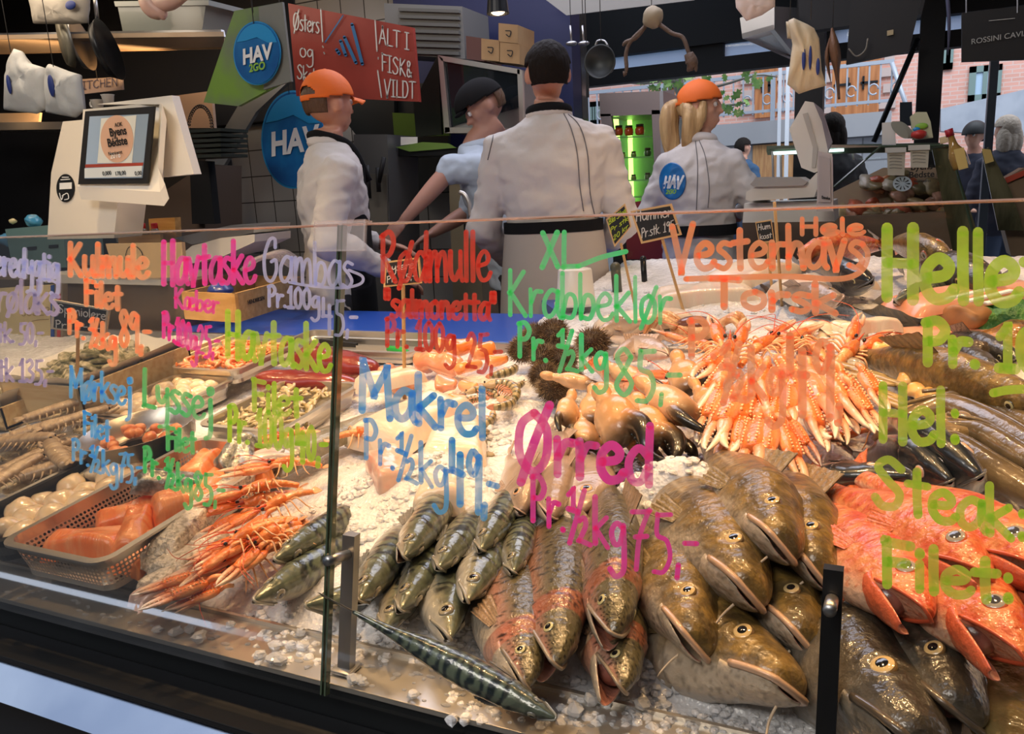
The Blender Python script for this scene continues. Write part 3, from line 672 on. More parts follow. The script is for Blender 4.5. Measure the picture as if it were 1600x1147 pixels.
    # fins
    def fan(p0, p1, tip0, tip1, n=14, m=6, c=(.3, .25, .2), thick=.0025):
        P = []; C_ = []
        for j in range(m):
            for i in range(n):
                b = np.array(p0)*(1-i/(n-1))+np.array(p1)*i/(n-1); e = np.array(tip0)*(1-i/(n-1))+np.array(tip1)*i/(n-1)
                v_ = j/(m-1); q = b*(1-v_)+e*v_; q = q+np.array([0, .004*math.sin(i*2.2)*v_, 0]); P.append(q); C_.append(np.array(c)*(.7+.5*(i % 2)))
        P = np.array(P); F_ = [(j*n+i, j*n+i+1, (j+1)*n+i+1, (j+1)*n+i) for j in range(m-1) for i in range(n-1)]
        Q = P+np.array([0, thick, 0]); k = len(P)
        return np.vstack([P, Q])*L, F_+[tuple(q+k for q in f[::-1]) for f in F_], np.vstack([C_, C_])
    fc = {'mackerel': (.2, .2, .18), 'trout': (.3, .2, .12), 'cod': (.26, .19, .09), 'coal': (.05, .045, .04), 'red': (.65, .16, .06), 'bream': (.5, .36, .28), 'dark': (.06, .06, .07)}[skin]
    e = spine(1.); obj('tail_fin', fan(e+(.01, 0, .014), e+(.01, 0, -.014), e+(-.14, 0, .12), e+(-.14, 0, -.12), c=fc), FINM, root)
    gl = S['gill']
    for sd in (1, -1):
        wd = float(interp(S['prof'], np.array([gl+.03]))[2][0]); b = spine(gl+.03)+np.array([0, sd*wd*.98, -.02])
        obj('pectoral_fin', fan(b+(0, 0, .02), b+(0, 0, -.02), b+(-.13, sd*.015, .01), b+(-.1, sd*.02, -.06), c=fc), FINM, root)
    if kind != 'mackerel' and skin not in ('dark', 'red') and kind != 'red':
        tp = lambda t: float(interp(S['prof'], np.array([t]))[0][0])
        obj('dorsal_fin', fan(spine(.36)+(0, 0, tp(.36)*.95), spine(.62)+(0, 0, tp(.62)*.95), spine(.4)+(0, 0, tp(.36)+.07), spine(.68)+(0, 0, tp(.62)+.03), c=fc), FINM, root)
    if kind == 'cod' and skin == 'cod':
        x0 = hx+(tm*.9)*math.cos(th); z0 = hz-(tm*.9)*math.sin(th)-.024
        obj('barbel', tube(np.array([(x0, 0, z0+.008), (x0-.002, .003, z0-.02), (x0+.006, .004, z0-.045), (x0+.004, .01, z0-.06)])*L, np.array([.003, .0025, .002, .001])*L, 6, sub=10), BARB, root)
    PROTO[key] = root
    return root
def orient(root, A, B, roll):
    """snout at A, tail towards B; roll tips the back to the right of a fish facing the viewer"""
    X = Vector(A)-Vector(B); X.normalize(); up = Vector(BN); S = X.cross(up).normalized(); U = S.cross(X).normalized()
    r = math.radians(roll); Z = U*math.cos(r)-S*math.sin(r); Y = Z.cross(X)
    root.matrix_world = Matrix.Translation(Vector(A)) @ Matrix((X, Y, Z)).transposed().to_4x4()
    root.rotation_mode = 'QUATERNION'; root.rotation_quaternion = Matrix((X, Y, Z)).transposed().to_quaternion(); root.location = A
def putfish(kind, a, la, b, lb, roll, L, label, group=None, cat='fish', name=None, **kw):
    L *= {'mackerel': 1.22, 'trout': 1.14, 'cod': 1.04, 'red': 1.0, 'bream': 1}[kind]; lb -= {'mackerel': .06, 'trout': .05, 'cod': .045, 'red': .03, 'bream': .07}[kind]
    r = fish(kind, L, **kw); orient(r, bed(*a, la), bed(*b, lb), roll)
    r.name = name or 'fish'; r['label'] = label; r['category'] = cat
    if group: r['group'] = group
    elif 'group' in r: del r['group']
    return r
MK, TR, CD, RD = 'mackerel heads on the ice', 'trout on the ice', 'cod heads heaped at the front', 'redfish in a row at the right'
for a in [  # snout px, lift, tail-side px, lift, roll, length, jaw, bend, seed, label
 ((632, 870), .075, (700, 765), .07, 55, .36, 14, 0, 1, 'mackerel with gaping mouth lying highest of the heap behind the steel post'),
 ((686, 886), .07, (742, 812), .07, 50, .33, 5, 0, 2, 'mackerel head pointing down, right of the gaping one'),
 ((731, 938), .055, (770, 842), .07, 70, .36, 5, .0, 3, 'pale-bellied mackerel turned on its side above the isolated big one'),
 ((626, 952), .04, (690, 858), .05, 45, .36, 7, 0, 4, 'mackerel wedged under the gaping one, middle of the heap'),
 ((562, 938), .05, (628, 838), .05, 45, .36, 6, 0, 5, 'mackerel immediately right of the steel post'),
 ((601, 983), .025, (655, 890), .03, 60, .33, 4, 0, 6, 'dark mackerel lying lowest of the left heap'),
 ((703, 996), .03, (692, 900), .05, 62, .42, 6, 0, 7, 'large white-cheeked mackerel head lying alone on the ice in front'),
 ((752, 858), .07, (800, 775), .08, 40, .33, 6, 0, 8, 'mackerel head behind the blue price writing, right end of the upper heap'),
 ((803, 893), .06, (815, 822), .07, 40, .30, 7, 0, 9, 'small mackerel head above the first trout'),
 ((430, 874), .05, (545, 812), .05, 40, .36, 4, 0, 10, 'mackerel pointing left beside the langoustines, upper one'),
 ((398, 938), .035, (520, 872), .045, 40, .36, 4, 0, 11, 'mackerel pointing left beside the langoustines, lower one'),
 ((478, 946), .02, (600, 925), .03, 50, .34, 4, 0, 12, 'mackerel mostly hidden behind the steel post at the lower left'),
]:
    putfish('mackerel', *a[:6], a[9], MK, name='mackerel', jaw=a[6], bend=a[7], seed=a[8])
putfish('mackerel', (868, 1122), .035, (575, 968), .10, -40, .232, 'whole striped mackerel lying lengthwise on the front ledge', name='mackerel', jaw=3, bend=0, sag=-.18, seed=20)
for a in [
 ((822, 1072), .03, (782, 885), .045, 62, .42, 4, .0, 1, 'rainbow trout with pink gill cover lying right of the mackerel heap'),
 ((868, 1040), .04, (862, 866), .06, 48, .46, 22, 0, 2, 'rainbow trout with gaping jaw, second from the left'),
 ((960, 992), .07, (948, 800), .08, 30, .46, 16, 0, 3, 'dark-backed trout head behind the pink price writing'),
 ((972, 1078), .03, (945, 930), .03, 55, .42, 24, 0, 4, 'trout with wide open mouth lying lowest on the ice'),
]:
    putfish('trout', *a[:6], a[9], TR, name='trout', jaw=a[6], bend=a[7], seed=a[8])
for a in [
 ((1092, 1006), .06, (1028, 846), .06, 55, .50, 9, 0, 1, 'cod', 'golden cod head with pale eye, leftmost of the cod'),
 ((1178, 926), .10, (1072, 796), .10, 55, .56, 4, 0, 2, 'cod', 'cod head with bright ringed eye in the middle of the heap'),
 ((1229, 853), .14, (1128, 728), .12, 55, .50, 6, 0, 3, 'cod', 'cod head highest of the heap, against the ice'),
 ((1284, 896), .10, (1212, 765), .10, 55, .50, 4, 0, 4, 'cod', 'cod head at the right of the heap touching the redfish'),
 ((1264, 1002), .055, (1172, 872), .06, 55, .50, 4, 0, 5, 'cod', 'cod head below the heap, left of the black post'),
 ((1240, 1072), .04, (1060, 985), .03, 50, .58, 3, 0, 6, 'cod', 'brown cod head pointing right at the very front'),
 ((1452, 1172), .05, (1290, 1010), .035, 50, .66, 5, 0, 7, 'coal', 'big dark cod head with golden eye right of the black post'),
 ((1512, 1118), .055, (1370, 930), .06, 42, .52, 34, 0, 8, 'coal', 'dark saithe with black open mouth below the redfish'),
]:
    putfish('cod', *a[:6], a[10], CD, name='cod' if a[9] == 'cod' else 'dark_fish', jaw=a[6], bend=a[7], seed=a[8], skin=a[9])
for a in [
 ((1338, 1008), .05, (1282, 850), .05, 48, .34, 24, 0, 1, 'small redfish with open mouth squeezed beside the black post'),
 ((1448, 962), .12, (1275, 800), .10, 62, .42, 24, 0, 2, 'redfish with flared red gills, foremost of the long ones'),
 ((1597, 1030), .12, (1420, 860), .12, 58, .42, 26, 0, 3, 'gaping redfish at the right edge with its head lowest'),
 ((1545, 905), .15, (1355, 800), .13, 52, .40, 12, 0, 4, 'redfish with white clouded eye behind the foremost ones'),
 ((1640, 900), .16, (1430, 790), .14, 52, .40, 12, 0, 5, 'redfish lying rearmost under the green writing'),
 ((1680, 960), .13, (1500, 850), .12, 52, .42, 14, 0, 6, 'redfish cut by the right edge of the frame'),
]:
    putfish('red', *a[:6], a[9], RD, name='redfish', jaw=a[6], bend=a[7], seed=a[8])
# ------------------------------------------------------------------ the setting
def Q(px, py, y): return ony(px, py, y)
def st(o): o['kind'] = 'structure'; return o
def quadbox(c, th):
    """prism on a planar polygon (world points), thickened away from the camera"""
    c = np.array(c, float); n = np.cross(c[1]-c[0], c[2]-c[0]); n /= np.linalg.norm(n)
    if n.dot(c[0]-CAM) < 0: n = -n
    k = len(c); vs = np.vstack([c, c+n*th]); ff = [tuple(range(k)), tuple(range(2*k-1, k-1, -1))]+[(i, k+i, k+(i+1) % k, (i+1) % k) for i in range(k)]
    return vs, ff
def panel(name, pts, y, th, m, parent=None, yfun=None):
    """pts in photo pixels, standing in the upright plane y (or y given per point)"""
    P = [Q(p[0], p[1], p[2] if len(p) > 2 else y) for p in pts]
    return obj(name, quadbox(P, th), m, parent, smooth=False)
def brick_mat(name, c1, c2, mort, sc, w=.5, h=.25, msize=.02, rough=.7, off=.5, stretch=None, coat=0, emit=0):
    m = bpy.data.materials.new(name); m.use_nodes = True; nt = m.node_tree; p = nt.nodes['Principled BSDF']; p.inputs['Roughness'].default_value = rough; p.inputs['Coat Weight'].default_value = coat
    tc = nt.nodes.new('ShaderNodeTexCoord'); mp = nt.nodes.new('ShaderNodeMapping'); mp.inputs['Rotation'].default_value = (math.pi/2, 0, 0); b = nt.nodes.new('ShaderNodeTexBrick')
    b.inputs['Color1'].default_value = (*c1, 1); b.inputs['Color2'].default_value = (*c2, 1); b.inputs['Mortar'].default_value = (*mort, 1); b.inputs['Scale'].default_value = sc
    b.inputs['Mortar Size'].default_value = msize; b.inputs['Brick Width'].default_value = w; b.inputs['Row Height'].default_value = h; b.offset = off
    nt.links.new(tc.outputs['Object'], mp.inputs[0]); nt.links.new(mp.outputs[0], b.inputs[0]); nt.links.new(b.outputs[0], p.inputs[0]); return m
TILE = brick_mat('white_tiles', (.4, .38, .34), (.37, .35, .32), (.06, .055, .05), 1, .18, .18, .004, .2, 0)
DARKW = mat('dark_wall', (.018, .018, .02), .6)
GREYP = mat('grey_panel', (.19, .2, .18), .5)
NAVY = mat('navy_wall', (.015, .02, .07), .5)
st(obj('floor', box((-9, -3, -.05), (8, 22, 0)), mat('floor_concrete', (.12, .12, .12), .6, mix=(.08, .08, .08), mscale=2), smooth=False))
st(obj('trim_1', box((-6, 2.15, 0), (2.2, 4.8, .14)), mat('duckboard', (.06, .06, .06), .7), smooth=False))
# kitchen back wall with tiles, left part blacked out by an added sheet
wl = st(obj('wall_back', box((-7, 4.55, 0), (-1.62, 4.65, 3.4)), TILE, smooth=False))
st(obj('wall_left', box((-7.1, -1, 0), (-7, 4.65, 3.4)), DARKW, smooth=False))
st(obj('trim_2', join(box((-7, 4.44, 1.98), (-3.6, 4.54, 3.4)), box((-7, 4.44, .14), (-4.3, 4.54, 1.98))), DARKW, smooth=False))  # near-black sheets over the tiles stand in for the kitchen's shade
st(obj('trim_3', box((-2.75, 4.40, 1.62), (-1.62, 4.54, 3.4)), NAVY, smooth=False))
# ceiling: black slab with a glazed opening, beams
CEIL = mat('ceiling_black', (.012, .012, .014), .7)
st(obj('ceiling', join(box((-7, 1.9, 3.25), (-2.6, 6.6, 3.4)), box((-2.6, 1.9, 3.25), (5, 2.8, 3.4)), box((-1.0, 3.0, 3.25), (5, 6.6, 3.4))), CEIL, smooth=False))
HALL = mat('hall_dark', (.05, .045, .04), .7)
st(obj('wall_front', box((-9, -3.3, 0), (8, -3.2, 4.4)), HALL, smooth=False))
st(obj('wall_right', box((7.9, -3.2, 0), (8, 5, 4.4)), HALL, smooth=False))
st(obj('ceiling_hall', join(box((-9, -3.2, 4.2), (8, -2.6, 4.3)), box((-9, -.4, 4.2), (8, 1.9, 4.3)), box((-9, -2.6, 4.2), (-8.4, -.4, 4.3)), box((1.5, -2.6, 4.2), (8, -.4, 4.3)), box((-9, 1.88, 3.25), (8, 1.96, 4.3))), CEIL, smooth=False))  # unseen ceiling; its gap is added so the bumper strip reflects sky
def beam(a, b, w, h, n, m=CEIL):
    a, b = np.array(a, float), np.array(b, float); d = b-a; L = np.linalg.norm(d); d /= L; s = np.cross(d, (0, 0, 1)); s /= np.linalg.norm(s); u = np.cross(s, d)
    vs = [p+s*i*w/2+u*j*h/2 for p in (a, b) for i, j in ((-1, -1), (1, -1), (1, 1), (-1, 1))]
    return st(obj(n, (vs, [(3, 2, 1, 0), (4, 5, 6, 7), (0, 1, 5, 4), (1, 2, 6, 5), (2, 3, 7, 6), (3, 0, 4, 7)]), m, smooth=False))
# glazed facade of the hall at y = 6.6
FY = 6.6
zA, zB = Q(1000, 95, FY)[2], Q(1000, 128, FY)[2]
beam((-3.2, FY, (zA-.05+zB)/2), (4.5, FY, (zA-.05+zB)/2), .12, zA-.05-zB, 'trim_4')
beam((-3.2, FY, zA+.05+.25), (4.5, FY, zA+.05+.25), .16, .5, 'trim_5')
SKYSTRIP = bpy.data.materials.new('sky_strip_blue'); SKYSTRIP.use_nodes = True; nt = SKYSTRIP.node_tree; nt.nodes.clear(); _o = nt.nodes.new('ShaderNodeOutputMaterial'); _t = nt.nodes.new('ShaderNodeBsdfTranslucent'); _t.inputs[0].default_value = (.7, .85, 1, 1); nt.links.new(_t.outputs[0], _o.inputs[0])
st(obj('window_8', box((-3.2, FY+.02, zA-.06), (4.5, FY+.025, zA+.06)), SKYSTRIP, smooth=False))  # added pale blue pane that stands in for a strip of bright sky
for x_ in (Q(1075, 90, FY)[0], Q(1240, 80, FY)[0]): st(obj('trim_12', box((x_, FY-.05, zA-.06), (x_+.28, FY+.05, zA+.06)), CEIL, smooth=False))
beam((-3.2, FY, 3.5), (4.5, FY, 3.5), .2, .45, 'trim_6')
for i, (a, b, y) in enumerate([(1244, 1287, 5.4), (1432, 1470, 6.5), (886, 900, 6.5)]):
    x0, x1 = Q(a, 150, y)[0], Q(b, 150, y)[0]; st(obj('trim_%d' % (7+i), box((x0, y-.08, 0), (x1, y+.08, 3.4)), BLACK, smooth=False))
x0, x1 = Q(1543, 150, 6.6)[0], Q(1556, 150, 6.6)[0]; st(obj('trim_10', box((x0, 6.55, 0), (x1, 6.65, 3.4)), mat('blue_grey_frame', (.05, .07, .1), .4), smooth=False))
p = thing('diagonal_brace', 'thin dark diagonal brace leaning against the black column behind the display case', 'brace', Q(1365, 222, 6.2)); a, b = Q(1365, 222, 6.2), Q(1434, 60, 6.2)
obj('rod', tube([(0, 0, 0), b-a], .018, 8), BLACKM, p)
for i, (a, b) in enumerate([(-3.2, Q(893, 150, FY)[0]), (Q(893, 150, FY)[0], Q(1262, 150, FY)[0]), (Q(1262, 150, FY)[0], Q(1450, 150, FY)[0]), (Q(1450, 150, FY)[0], Q(1550, 150, FY)[0]), (Q(1550, 150, FY)[0], 4.4)]):
    st(obj('window_%d' % (i+1), box((a+.03, FY-.004, 0.0), (b-.03, FY+.004, 3.3)), GLASS, smooth=False))
# ------------------------------------------------------------------ outside: brick warehouse, terrace
OY = 14.5
BR = brick_mat('pink_brick', (.74, .38, .3), (.62, .32, .25), (.66, .48, .42), 1, .2, .06, .008)
def at(px, py, y=OY): return Q(px, py, y)
bl = thing('warehouse', 'old pink brick warehouse with large wooden gates across the square', 'building', (0, OY, 0))
def rel(vf, o=(0, OY, 0)): return (np.asarray(vf[0])-np.array(o),)+tuple(vf[1:])
obj('facade', rel(box((-6, OY, 0), (16, OY+.4, 9))), BR, bl, smooth=False)
GATE = mat('gate_wood', (.5, .2, .07), .6, mix=(.36, .13, .04), mscale=3, stretch=(10, 1, .5))
QUO = mat('quoin_stone', (.5, .4, .36), .8)
for x0, x1 in ((1182, 1216), (1303, 1378), (1030, 1058)):
    a, b = at(x0, 60)[0], at(x1, 60)[0]; z0 = at(x0, 185)[2]
    g = obj('gate', rel(box((a, OY-.08, z0), (b, OY, z0+3.2))), GATE, bl, smooth=False)
    hin = [rel(cbox(((a+b)/2+s*(b-a)*.28, OY-.1, z0+h), ((b-a)*.36, .03, .035))) for s in (-1, 1) for h in (.5, 1.15, 1.8, 2.4)] + [rel(cbox(((a+b)/2+s*(b-a)*.16, OY-.1, z0+h), (.03, .03, .2))) for s in (-1, 1) for h in (.5, 1.15, 1.8, 2.4)]
    obj('strap_hinges', join(*hin), BLACKM, g, smooth=False)
    obj('quoins', join(*[rel(cbox((q, OY-.03, z0+.15+k*.24), (.14 if k % 2 else .24, .08, .13))) for q in (a-.12, b+.12) for k in range(13)]), QUO, bl, smooth=False)
for x0, y0, x1, y1 in ((1515, 105, 1562, 155), (1475, 65, 1488, 108), (920, 160, 938, 195)):
    a, b = at(x0, y0), at(x1, y1); w_ = obj('window', rel(join(box((a[0], OY-.06, b[2]), (a[0]+.09, OY, a[2])), box((b[0]-.09, OY-.06, b[2]), (b[0], OY, a[2])), box((a[0], OY-.06, a[2]-.09), (b[0], OY, a[2])), box((a[0], OY-.06, b[2]), (b[0], OY, b[2]+.09)), box(((a[0]+b[0])/2-.03, OY-.06, b[2]), ((a[0]+b[0])/2+.03, OY, a[2])))), mat('green_frame', (.18, .26, .24), .5), bl, smooth=False)
    obj('glazing', rel(box((a[0]+.05, OY-.03, b[2]+.05), (b[0]-.05, OY-.01, a[2]-.05))), mat('far_glass', (.45, .6, .75), .1), w_, smooth=False)
# terrace wall with railing
TY = 12.5
STONE = brick_mat('granite_blocks', (.36, .36, .38), (.28, .29, .31), (.16, .16, .17), 1, .7, .32, .012)
te = thing('terrace', 'raised granite terrace with a metal railing in front of the brick warehouse', 'terrace', (0, TY, 0))
x0, x1 = at(880, 200, TY)[0], at(1392, 200, TY)[0]; z1, z0 = at(1330, 178, TY)[2], at(1330, 200, TY)[2]
o_ = (0, TY, 0)
obj('deck', rel(box((x0, TY, z0-.12), (x1, OY-.12, z1)), o_), mat('terrace_slab', (.34, .34, .35), .8), te, smooth=False)
obj('base', rel(box((x0, TY+.12, 0), (x1, OY, z0-.12)), o_), STONE, te, smooth=False)
obj('cellar_door', rel(box((at(1175, 222, TY)[0], TY+.08, 0), (at(1245, 222, TY)[0], TY+.12, z0-.14)), o_), mat('cellar_wood', (.55, .3, .12), .6, mix=(.42, .2, .08), mscale=4, stretch=(14, 1, 1)), te, smooth=False)
RAIL = mat('galvanised', (.42, .46, .52), .5, .3)
zt = z1+.62
obj('handrail', rel(box((x0, TY+.02, zt), (x1, TY+.07, zt+.05)), o_), RAIL, te, smooth=False)
obj('bottom_rail', rel(box((x0, TY+.02, z1+.12), (x1, TY+.06, z1+.16)), o_), RAIL, te, smooth=False)
obj('balusters', join(*[rel(box((x, TY+.03, z1+.1), (x+.022, TY+.052, zt)), o_) for x in np.arange(x0, x1, .14)]), RAIL, te, smooth=False)
obj('scrollwork', join(*[rel(tube(np.array([(x+.07+.06*math.cos(a), TY+.02, z1+.3+.07*math.sin(a)) for a in np.linspace(0, 5.5, 12)]), .012, 5), o_) for x in np.arange(x0, x1, .28)]), RAIL, te)
for x in np.arange(x0, x1, 1.6): obj('rail_post', rel(box((x, TY, 0 if False else z1), (x+.06, TY+.06, zt)), o_), RAIL, te, smooth=False)
a = at(1392, 130, TY); b = at(1436, 160, TY); obj('stair_rail', rel(tube([(a[0], TY, zt), (b[0], TY, zt-1.0)], .03, 8), o_), RAIL, te)
st(obj('floor_square', box((-8, 6.8, -.02), (16, TY+.1, .02)), mat('cobbles', (.34, .36, .4), .7, mix=(.25, .27, .3), mscale=8), smooth=False))
o = obj('downpipe', box((at(1217, 80, 12.2)[0], 12.2, 0), (at(1222, 80, 12.2)[0], 12.25, 7)), mat('white_pipe', (.75, .78, .82), .5), smooth=False); tag(o, 'pale square downpipe left of the wide wooden gate', 'pipe')
o = obj('flagpole', box((at(1229, 80, 12.0)[0], 12.0, 0), (at(1235, 80, 12.0)[0], 12.06, 7)), MATS['white_pipe'], smooth=False); tag(o, 'white vertical post in front of the wide wooden gate', 'post')
gw = obj('sloping_wall', quadbox([at(1470, 205, 13), at(1470, 170, 13), at(1600, 140, 13), at(1640, 140, 13), at(1640, 215, 13)], .3), mat('ramp_stone', (.42, .45, .5), .8, mix=(.34, .37, .42), mscale=3), smooth=False); tag(gw, 'grey stone ramp wall below the warehouse window at the right', 'wall')
# tree branches with leaves in front of the warehouse
tr = thing('street_tree', 'thin street tree with sparse green leaves outside the window', 'tree', at(1065, 330, 9.5))
base = at(1065, 330, 9.5); BARK = mat('bark', (.22, .2, .17), .8)
def tp(px, py, y=9.5): return at(px, py, y)-base
obj('trunk', tube([tp(1075, 330)+np.array([0, 0, -1.3]), tp(1070, 230), tp(1062, 130), tp(1066, 60)], [.07, .06, .045, .03], 8, sub=16), BARK, tr)
brs = [[(1062, 130), (1030, 115), (1010, 108)], [(1062, 150), (1050, 130), (1035, 128)], [(1066, 120), (1110, 100), (1160, 95)], [(1064, 140), (1120, 135), (1180, 118), (1215, 120)], [(1066, 110), (1080, 80), (1120, 60)], [(1068, 165), (1130, 165), (1170, 160)], [(1062, 120), (1000, 130), (950, 122)]]
obj('branches', join(*[tube([tp(*q) for q in b], [.03, .018, .012, .008][:len(b)], 6, sub=10) for b in brs]), BARK, tr)
rl = random.Random(8); lv = []
LEAFO = [(0, 0), (.3, .25), (.55, .15), (.5, .45), (.85, .5), (.55, .7), (.5, 1), (.2, .8), (0, 1.15), (-.2, .8), (-.5, 1), (-.55, .7), (-.85, .5), (-.5, .45), (-.55, .15), (-.3, .25)]
for b in brs:
    for _ in range(13):
        i = rl.randrange(len(b)-1); t = rl.random(); q = np.array(b[i])*(1-t)+np.array(b[i+1])*t; c = tp(q[0]+rl.gauss(0, 12), q[1]+rl.gauss(0, 10), 9.5+rl.uniform(-.3, .3)); s = rl.uniform(.05, .1)
        v, f = extr(np.array(LEAFO)*s, .003, 'y'); lv.append(xf((v, f), c, (rl.uniform(-.8, .8), rl.uniform(0, 6), rl.uniform(-.8, .8))))
obj('leaves', join(*lv), mat('leaf_green', (.12, .3, .06), .5, mix=(.3, .42, .12), mscale=8), tr, smooth=False)
# daylight for the square outside
lamp('AREA', (2, 9.5, 7.5), 620, (.82, .88, 1), 7, (2, 14, 1.8), name='open_sky', sy=5)

# ------------------------------------------------------------------ kitchen wall furniture
GREEN = mat('green_panel', (.16, .3, .04), .4, mix=(.14, .16, .13), mscale=2.2, mlo=.42, mhi=.56)
def thingat(name, label, cat, p, group=None): return thing(name, label, cat, p, 0, group)
def child(par, name, vf, m, smooth=False, **k):
    return obj(name, (np.asarray(vf[0])-np.array(par.location),)+tuple(vf[1:]), m, par, smooth=smooth, **k)
def cpanel(par, name, pts, y, th, m): return child(par, name, quadbox([Q(p[0], p[1], p[2] if len(p) > 2 else y) for p in pts], th), m)
h = thingat('canopy_panel', 'angular green and grey panel carrying the small round blue shop sign', 'panel', Q(390, 160, 2.75))
cpanel(h, 'green_face', [(318, 160), (366, 17), (436, 4), (446, 126), (372, 166)], 2.75, .02, GREEN)
cpanel(h, 'grey_face', [(404, 11), (441, 3), (455, 127), (412, 140)], 2.735, .012, GREYP)
BLUE = mat('sign_blue', (.01, .09, .3), .25, coat=.5, mix=(.02, .2, .5), mscale=3, mlo=.4, mhi=.6)
SKYB = mat('sign_light_blue', (.02, .28, .62), .3); WHT = mat('sign_white', (.8, .82, .82), .4); LIME = mat('sign_lime', (.25, .5, .05), .4)
def disc(px, py, rx, ry, y, th=.01, n=48):
    return quadbox([Q(px+rx*math.cos(a), py+ry*math.sin(a), y) for a in np.linspace(0, 2*math.pi, n, endpoint=False)], th)
def txt(par, body, px, py, y, hpx, m, rot=0., name='lettering', sx=1, bold=0, shear=0, tilt=0, yaw=0):
    c = Q(px, py, y); s = abs(Q(px, py-hpx, y)[2]-c[2])*1.35
    return text_obj(name, body, s, m, Vector(c)-par.location, (math.pi/2, math.radians(rot), math.radians(yaw)), par, bold=bold*s, shear=shear, sx=sx)
def havlogo(nm, label, px, py, rx, ry, y, rot, second=None, parent=None):
    t = parent or thingat(nm, label, 'sign', Q(px, py+ry, y)); d = child(t, 'disc', disc(px, py, rx, ry, y), BLUE)
    child(t, 'rim', disc(px, py, rx*1.04, ry*1.04, y+.004, .008), SKYB)
    pts = [(px+rx*.96*math.cos(a), py+ry*.96*math.sin(a)) for a in np.linspace(math.pi*1.12, math.pi*1.88, 16)]; pts += [(px+rx*.5, py-ry*.34), (px, py-ry*.52), (px-rx*.5, py-ry*.4)]
    child(t, 'sky_band', quadbox([Q(a, b, y-.003) for a, b in pts], .002), SKYB)
    txt(t, 'HAV', px-1, py+ry*.06, y-.008, ry*.52, WHT, rot, bold=.035, shear=.2, sx=.95)
    if second: txt(t, second, px, py+ry*.46, y-.008, ry*.26, LIME, rot, bold=.03, shear=.2)
    return t
havlogo('round_sign', 'small round blue shop sign on the green panel, fully visible', 401, 83, 35, 48, 2.71, -3, '2GO')
havlogo('round_sign', 'large round blue shop sign half hidden behind the young man in the orange cap', 458, 218, 48, 74, 3.9, -3)
# grey curved wall panels in front of the tiles
cw = thingat('curved_panel', 'curved grey wall panel cut in a wave in front of the white tiles', 'panel', Q(360, 250, 4.1))
cpanel(cw, 'left_band', [(318, 256), (375, 160), (425, 128), (450, 128), (400, 175), (350, 258)], 4.0, .03, mat('band_grey', (.2, .22, .23), .4))
cpanel(cw, 'left_field', [(318, 256), (350, 258), (378, 560), (322, 560)], 4.05, .03, mat('field_grey', (.2, .17, .15), .5))
BK = mat('kitchen_dark', (.02, .022, .02), .5)
dk = thingat('kitchen_niche', 'dark wave-cut panel with kitchen niche beside the red sign', 'panel', Q(640, 300, 4.2))
cpanel(dk, 'niche', [(540, 130), (615, 130), (618, 265), (575, 235), (540, 190)], 4.2, .03, BK)
cpanel(dk, 'lower_wave', [(602, 265), (612, 130), (700, 130), (700, 235), (690, 265), (668, 300), (655, 304), (640, 298)], 4.25, .03, BK)
rs = thingat('red_sign', 'large red menu board with white hand lettering and blue brush strokes', 'sign', Q(550, 150, 3.4))
cpanel(rs, 'board', [(450, 5, 3.45), (645, 43, 3.45), (655, 159, 3.45), (463, 150, 3.45)], 3.45, .02, mat('red_board', (.34, .045, .03), .45, mix=(.27, .03, .02), mscale=3))
CHALK = mat('chalk_white', (.7, .68, .64), .8)
def handpx(par, text, x0, y0, x1, y1, cap, wd, m, y, name='lettering', raw=None):
    vs, fs, k = [], [], 0; W_, st_ = layout(text) if raw is None else (1, raw)
    for i, s in enumerate(st_):
        P = [(x0+(x1-x0)*a/W_, y0+(y1-y0)*a/W_-b/10*cap) for a, b in s] if raw is None else s
        v, f = ribbon2d(P, wd); vs += [Q(p[0], p[1], y-.0002*i)-np.array(par.location) for p in v]; fs += [tuple(q+k for q in g) for g in f]; k += len(v)
    return obj(name, (np.array(vs), fs), m, par, smooth=False)
for t_, x0, y0, x1, y1, cap in (('Østers', 458, 46, 499, 52, 28), ('og', 468, 88, 490, 93, 24), ('Skald', 464, 122, 500, 132, 22), ('ALT I', 592, 68, 640, 78, 26), ('FISK&', 596, 110, 644, 122, 26), ('VILDT', 600, 150, 650, 154, 26)): handpx(rs, t_, x0, y0, x1, y1, cap, 2, CHALK, 3.44)
for l_ in [[(501, 14), (504, 65)], [(586, 32), (589, 80)], [(590, 110), (596, 152)], [(504, 72), (505, 74)], [(506, 82), (507, 84)], [(591, 90), (591, 92)]]: handpx(rs, '', 0, 0, 0, 0, 0, 2, CHALK, 3.44, name='ruled_line', raw=[l_])
handpx(rs, '', 0, 0, 0, 0, 0, 5, mat('brush_blue', (.03, .16, .36), .5), 3.44, name='brush_strokes', raw=[[(550, 38), (566, 100)], [(538, 58), (556, 98)], [(532, 64), (540, 86)], [(526, 78), (530, 84)]])
handpx(rs, '', 0, 0, 0, 0, 0, 2, mat('brush_blue', (.03, .16, .36), .5), 3.44, name='brush_strokes', raw=[[(536, 24), (508, 66)]])
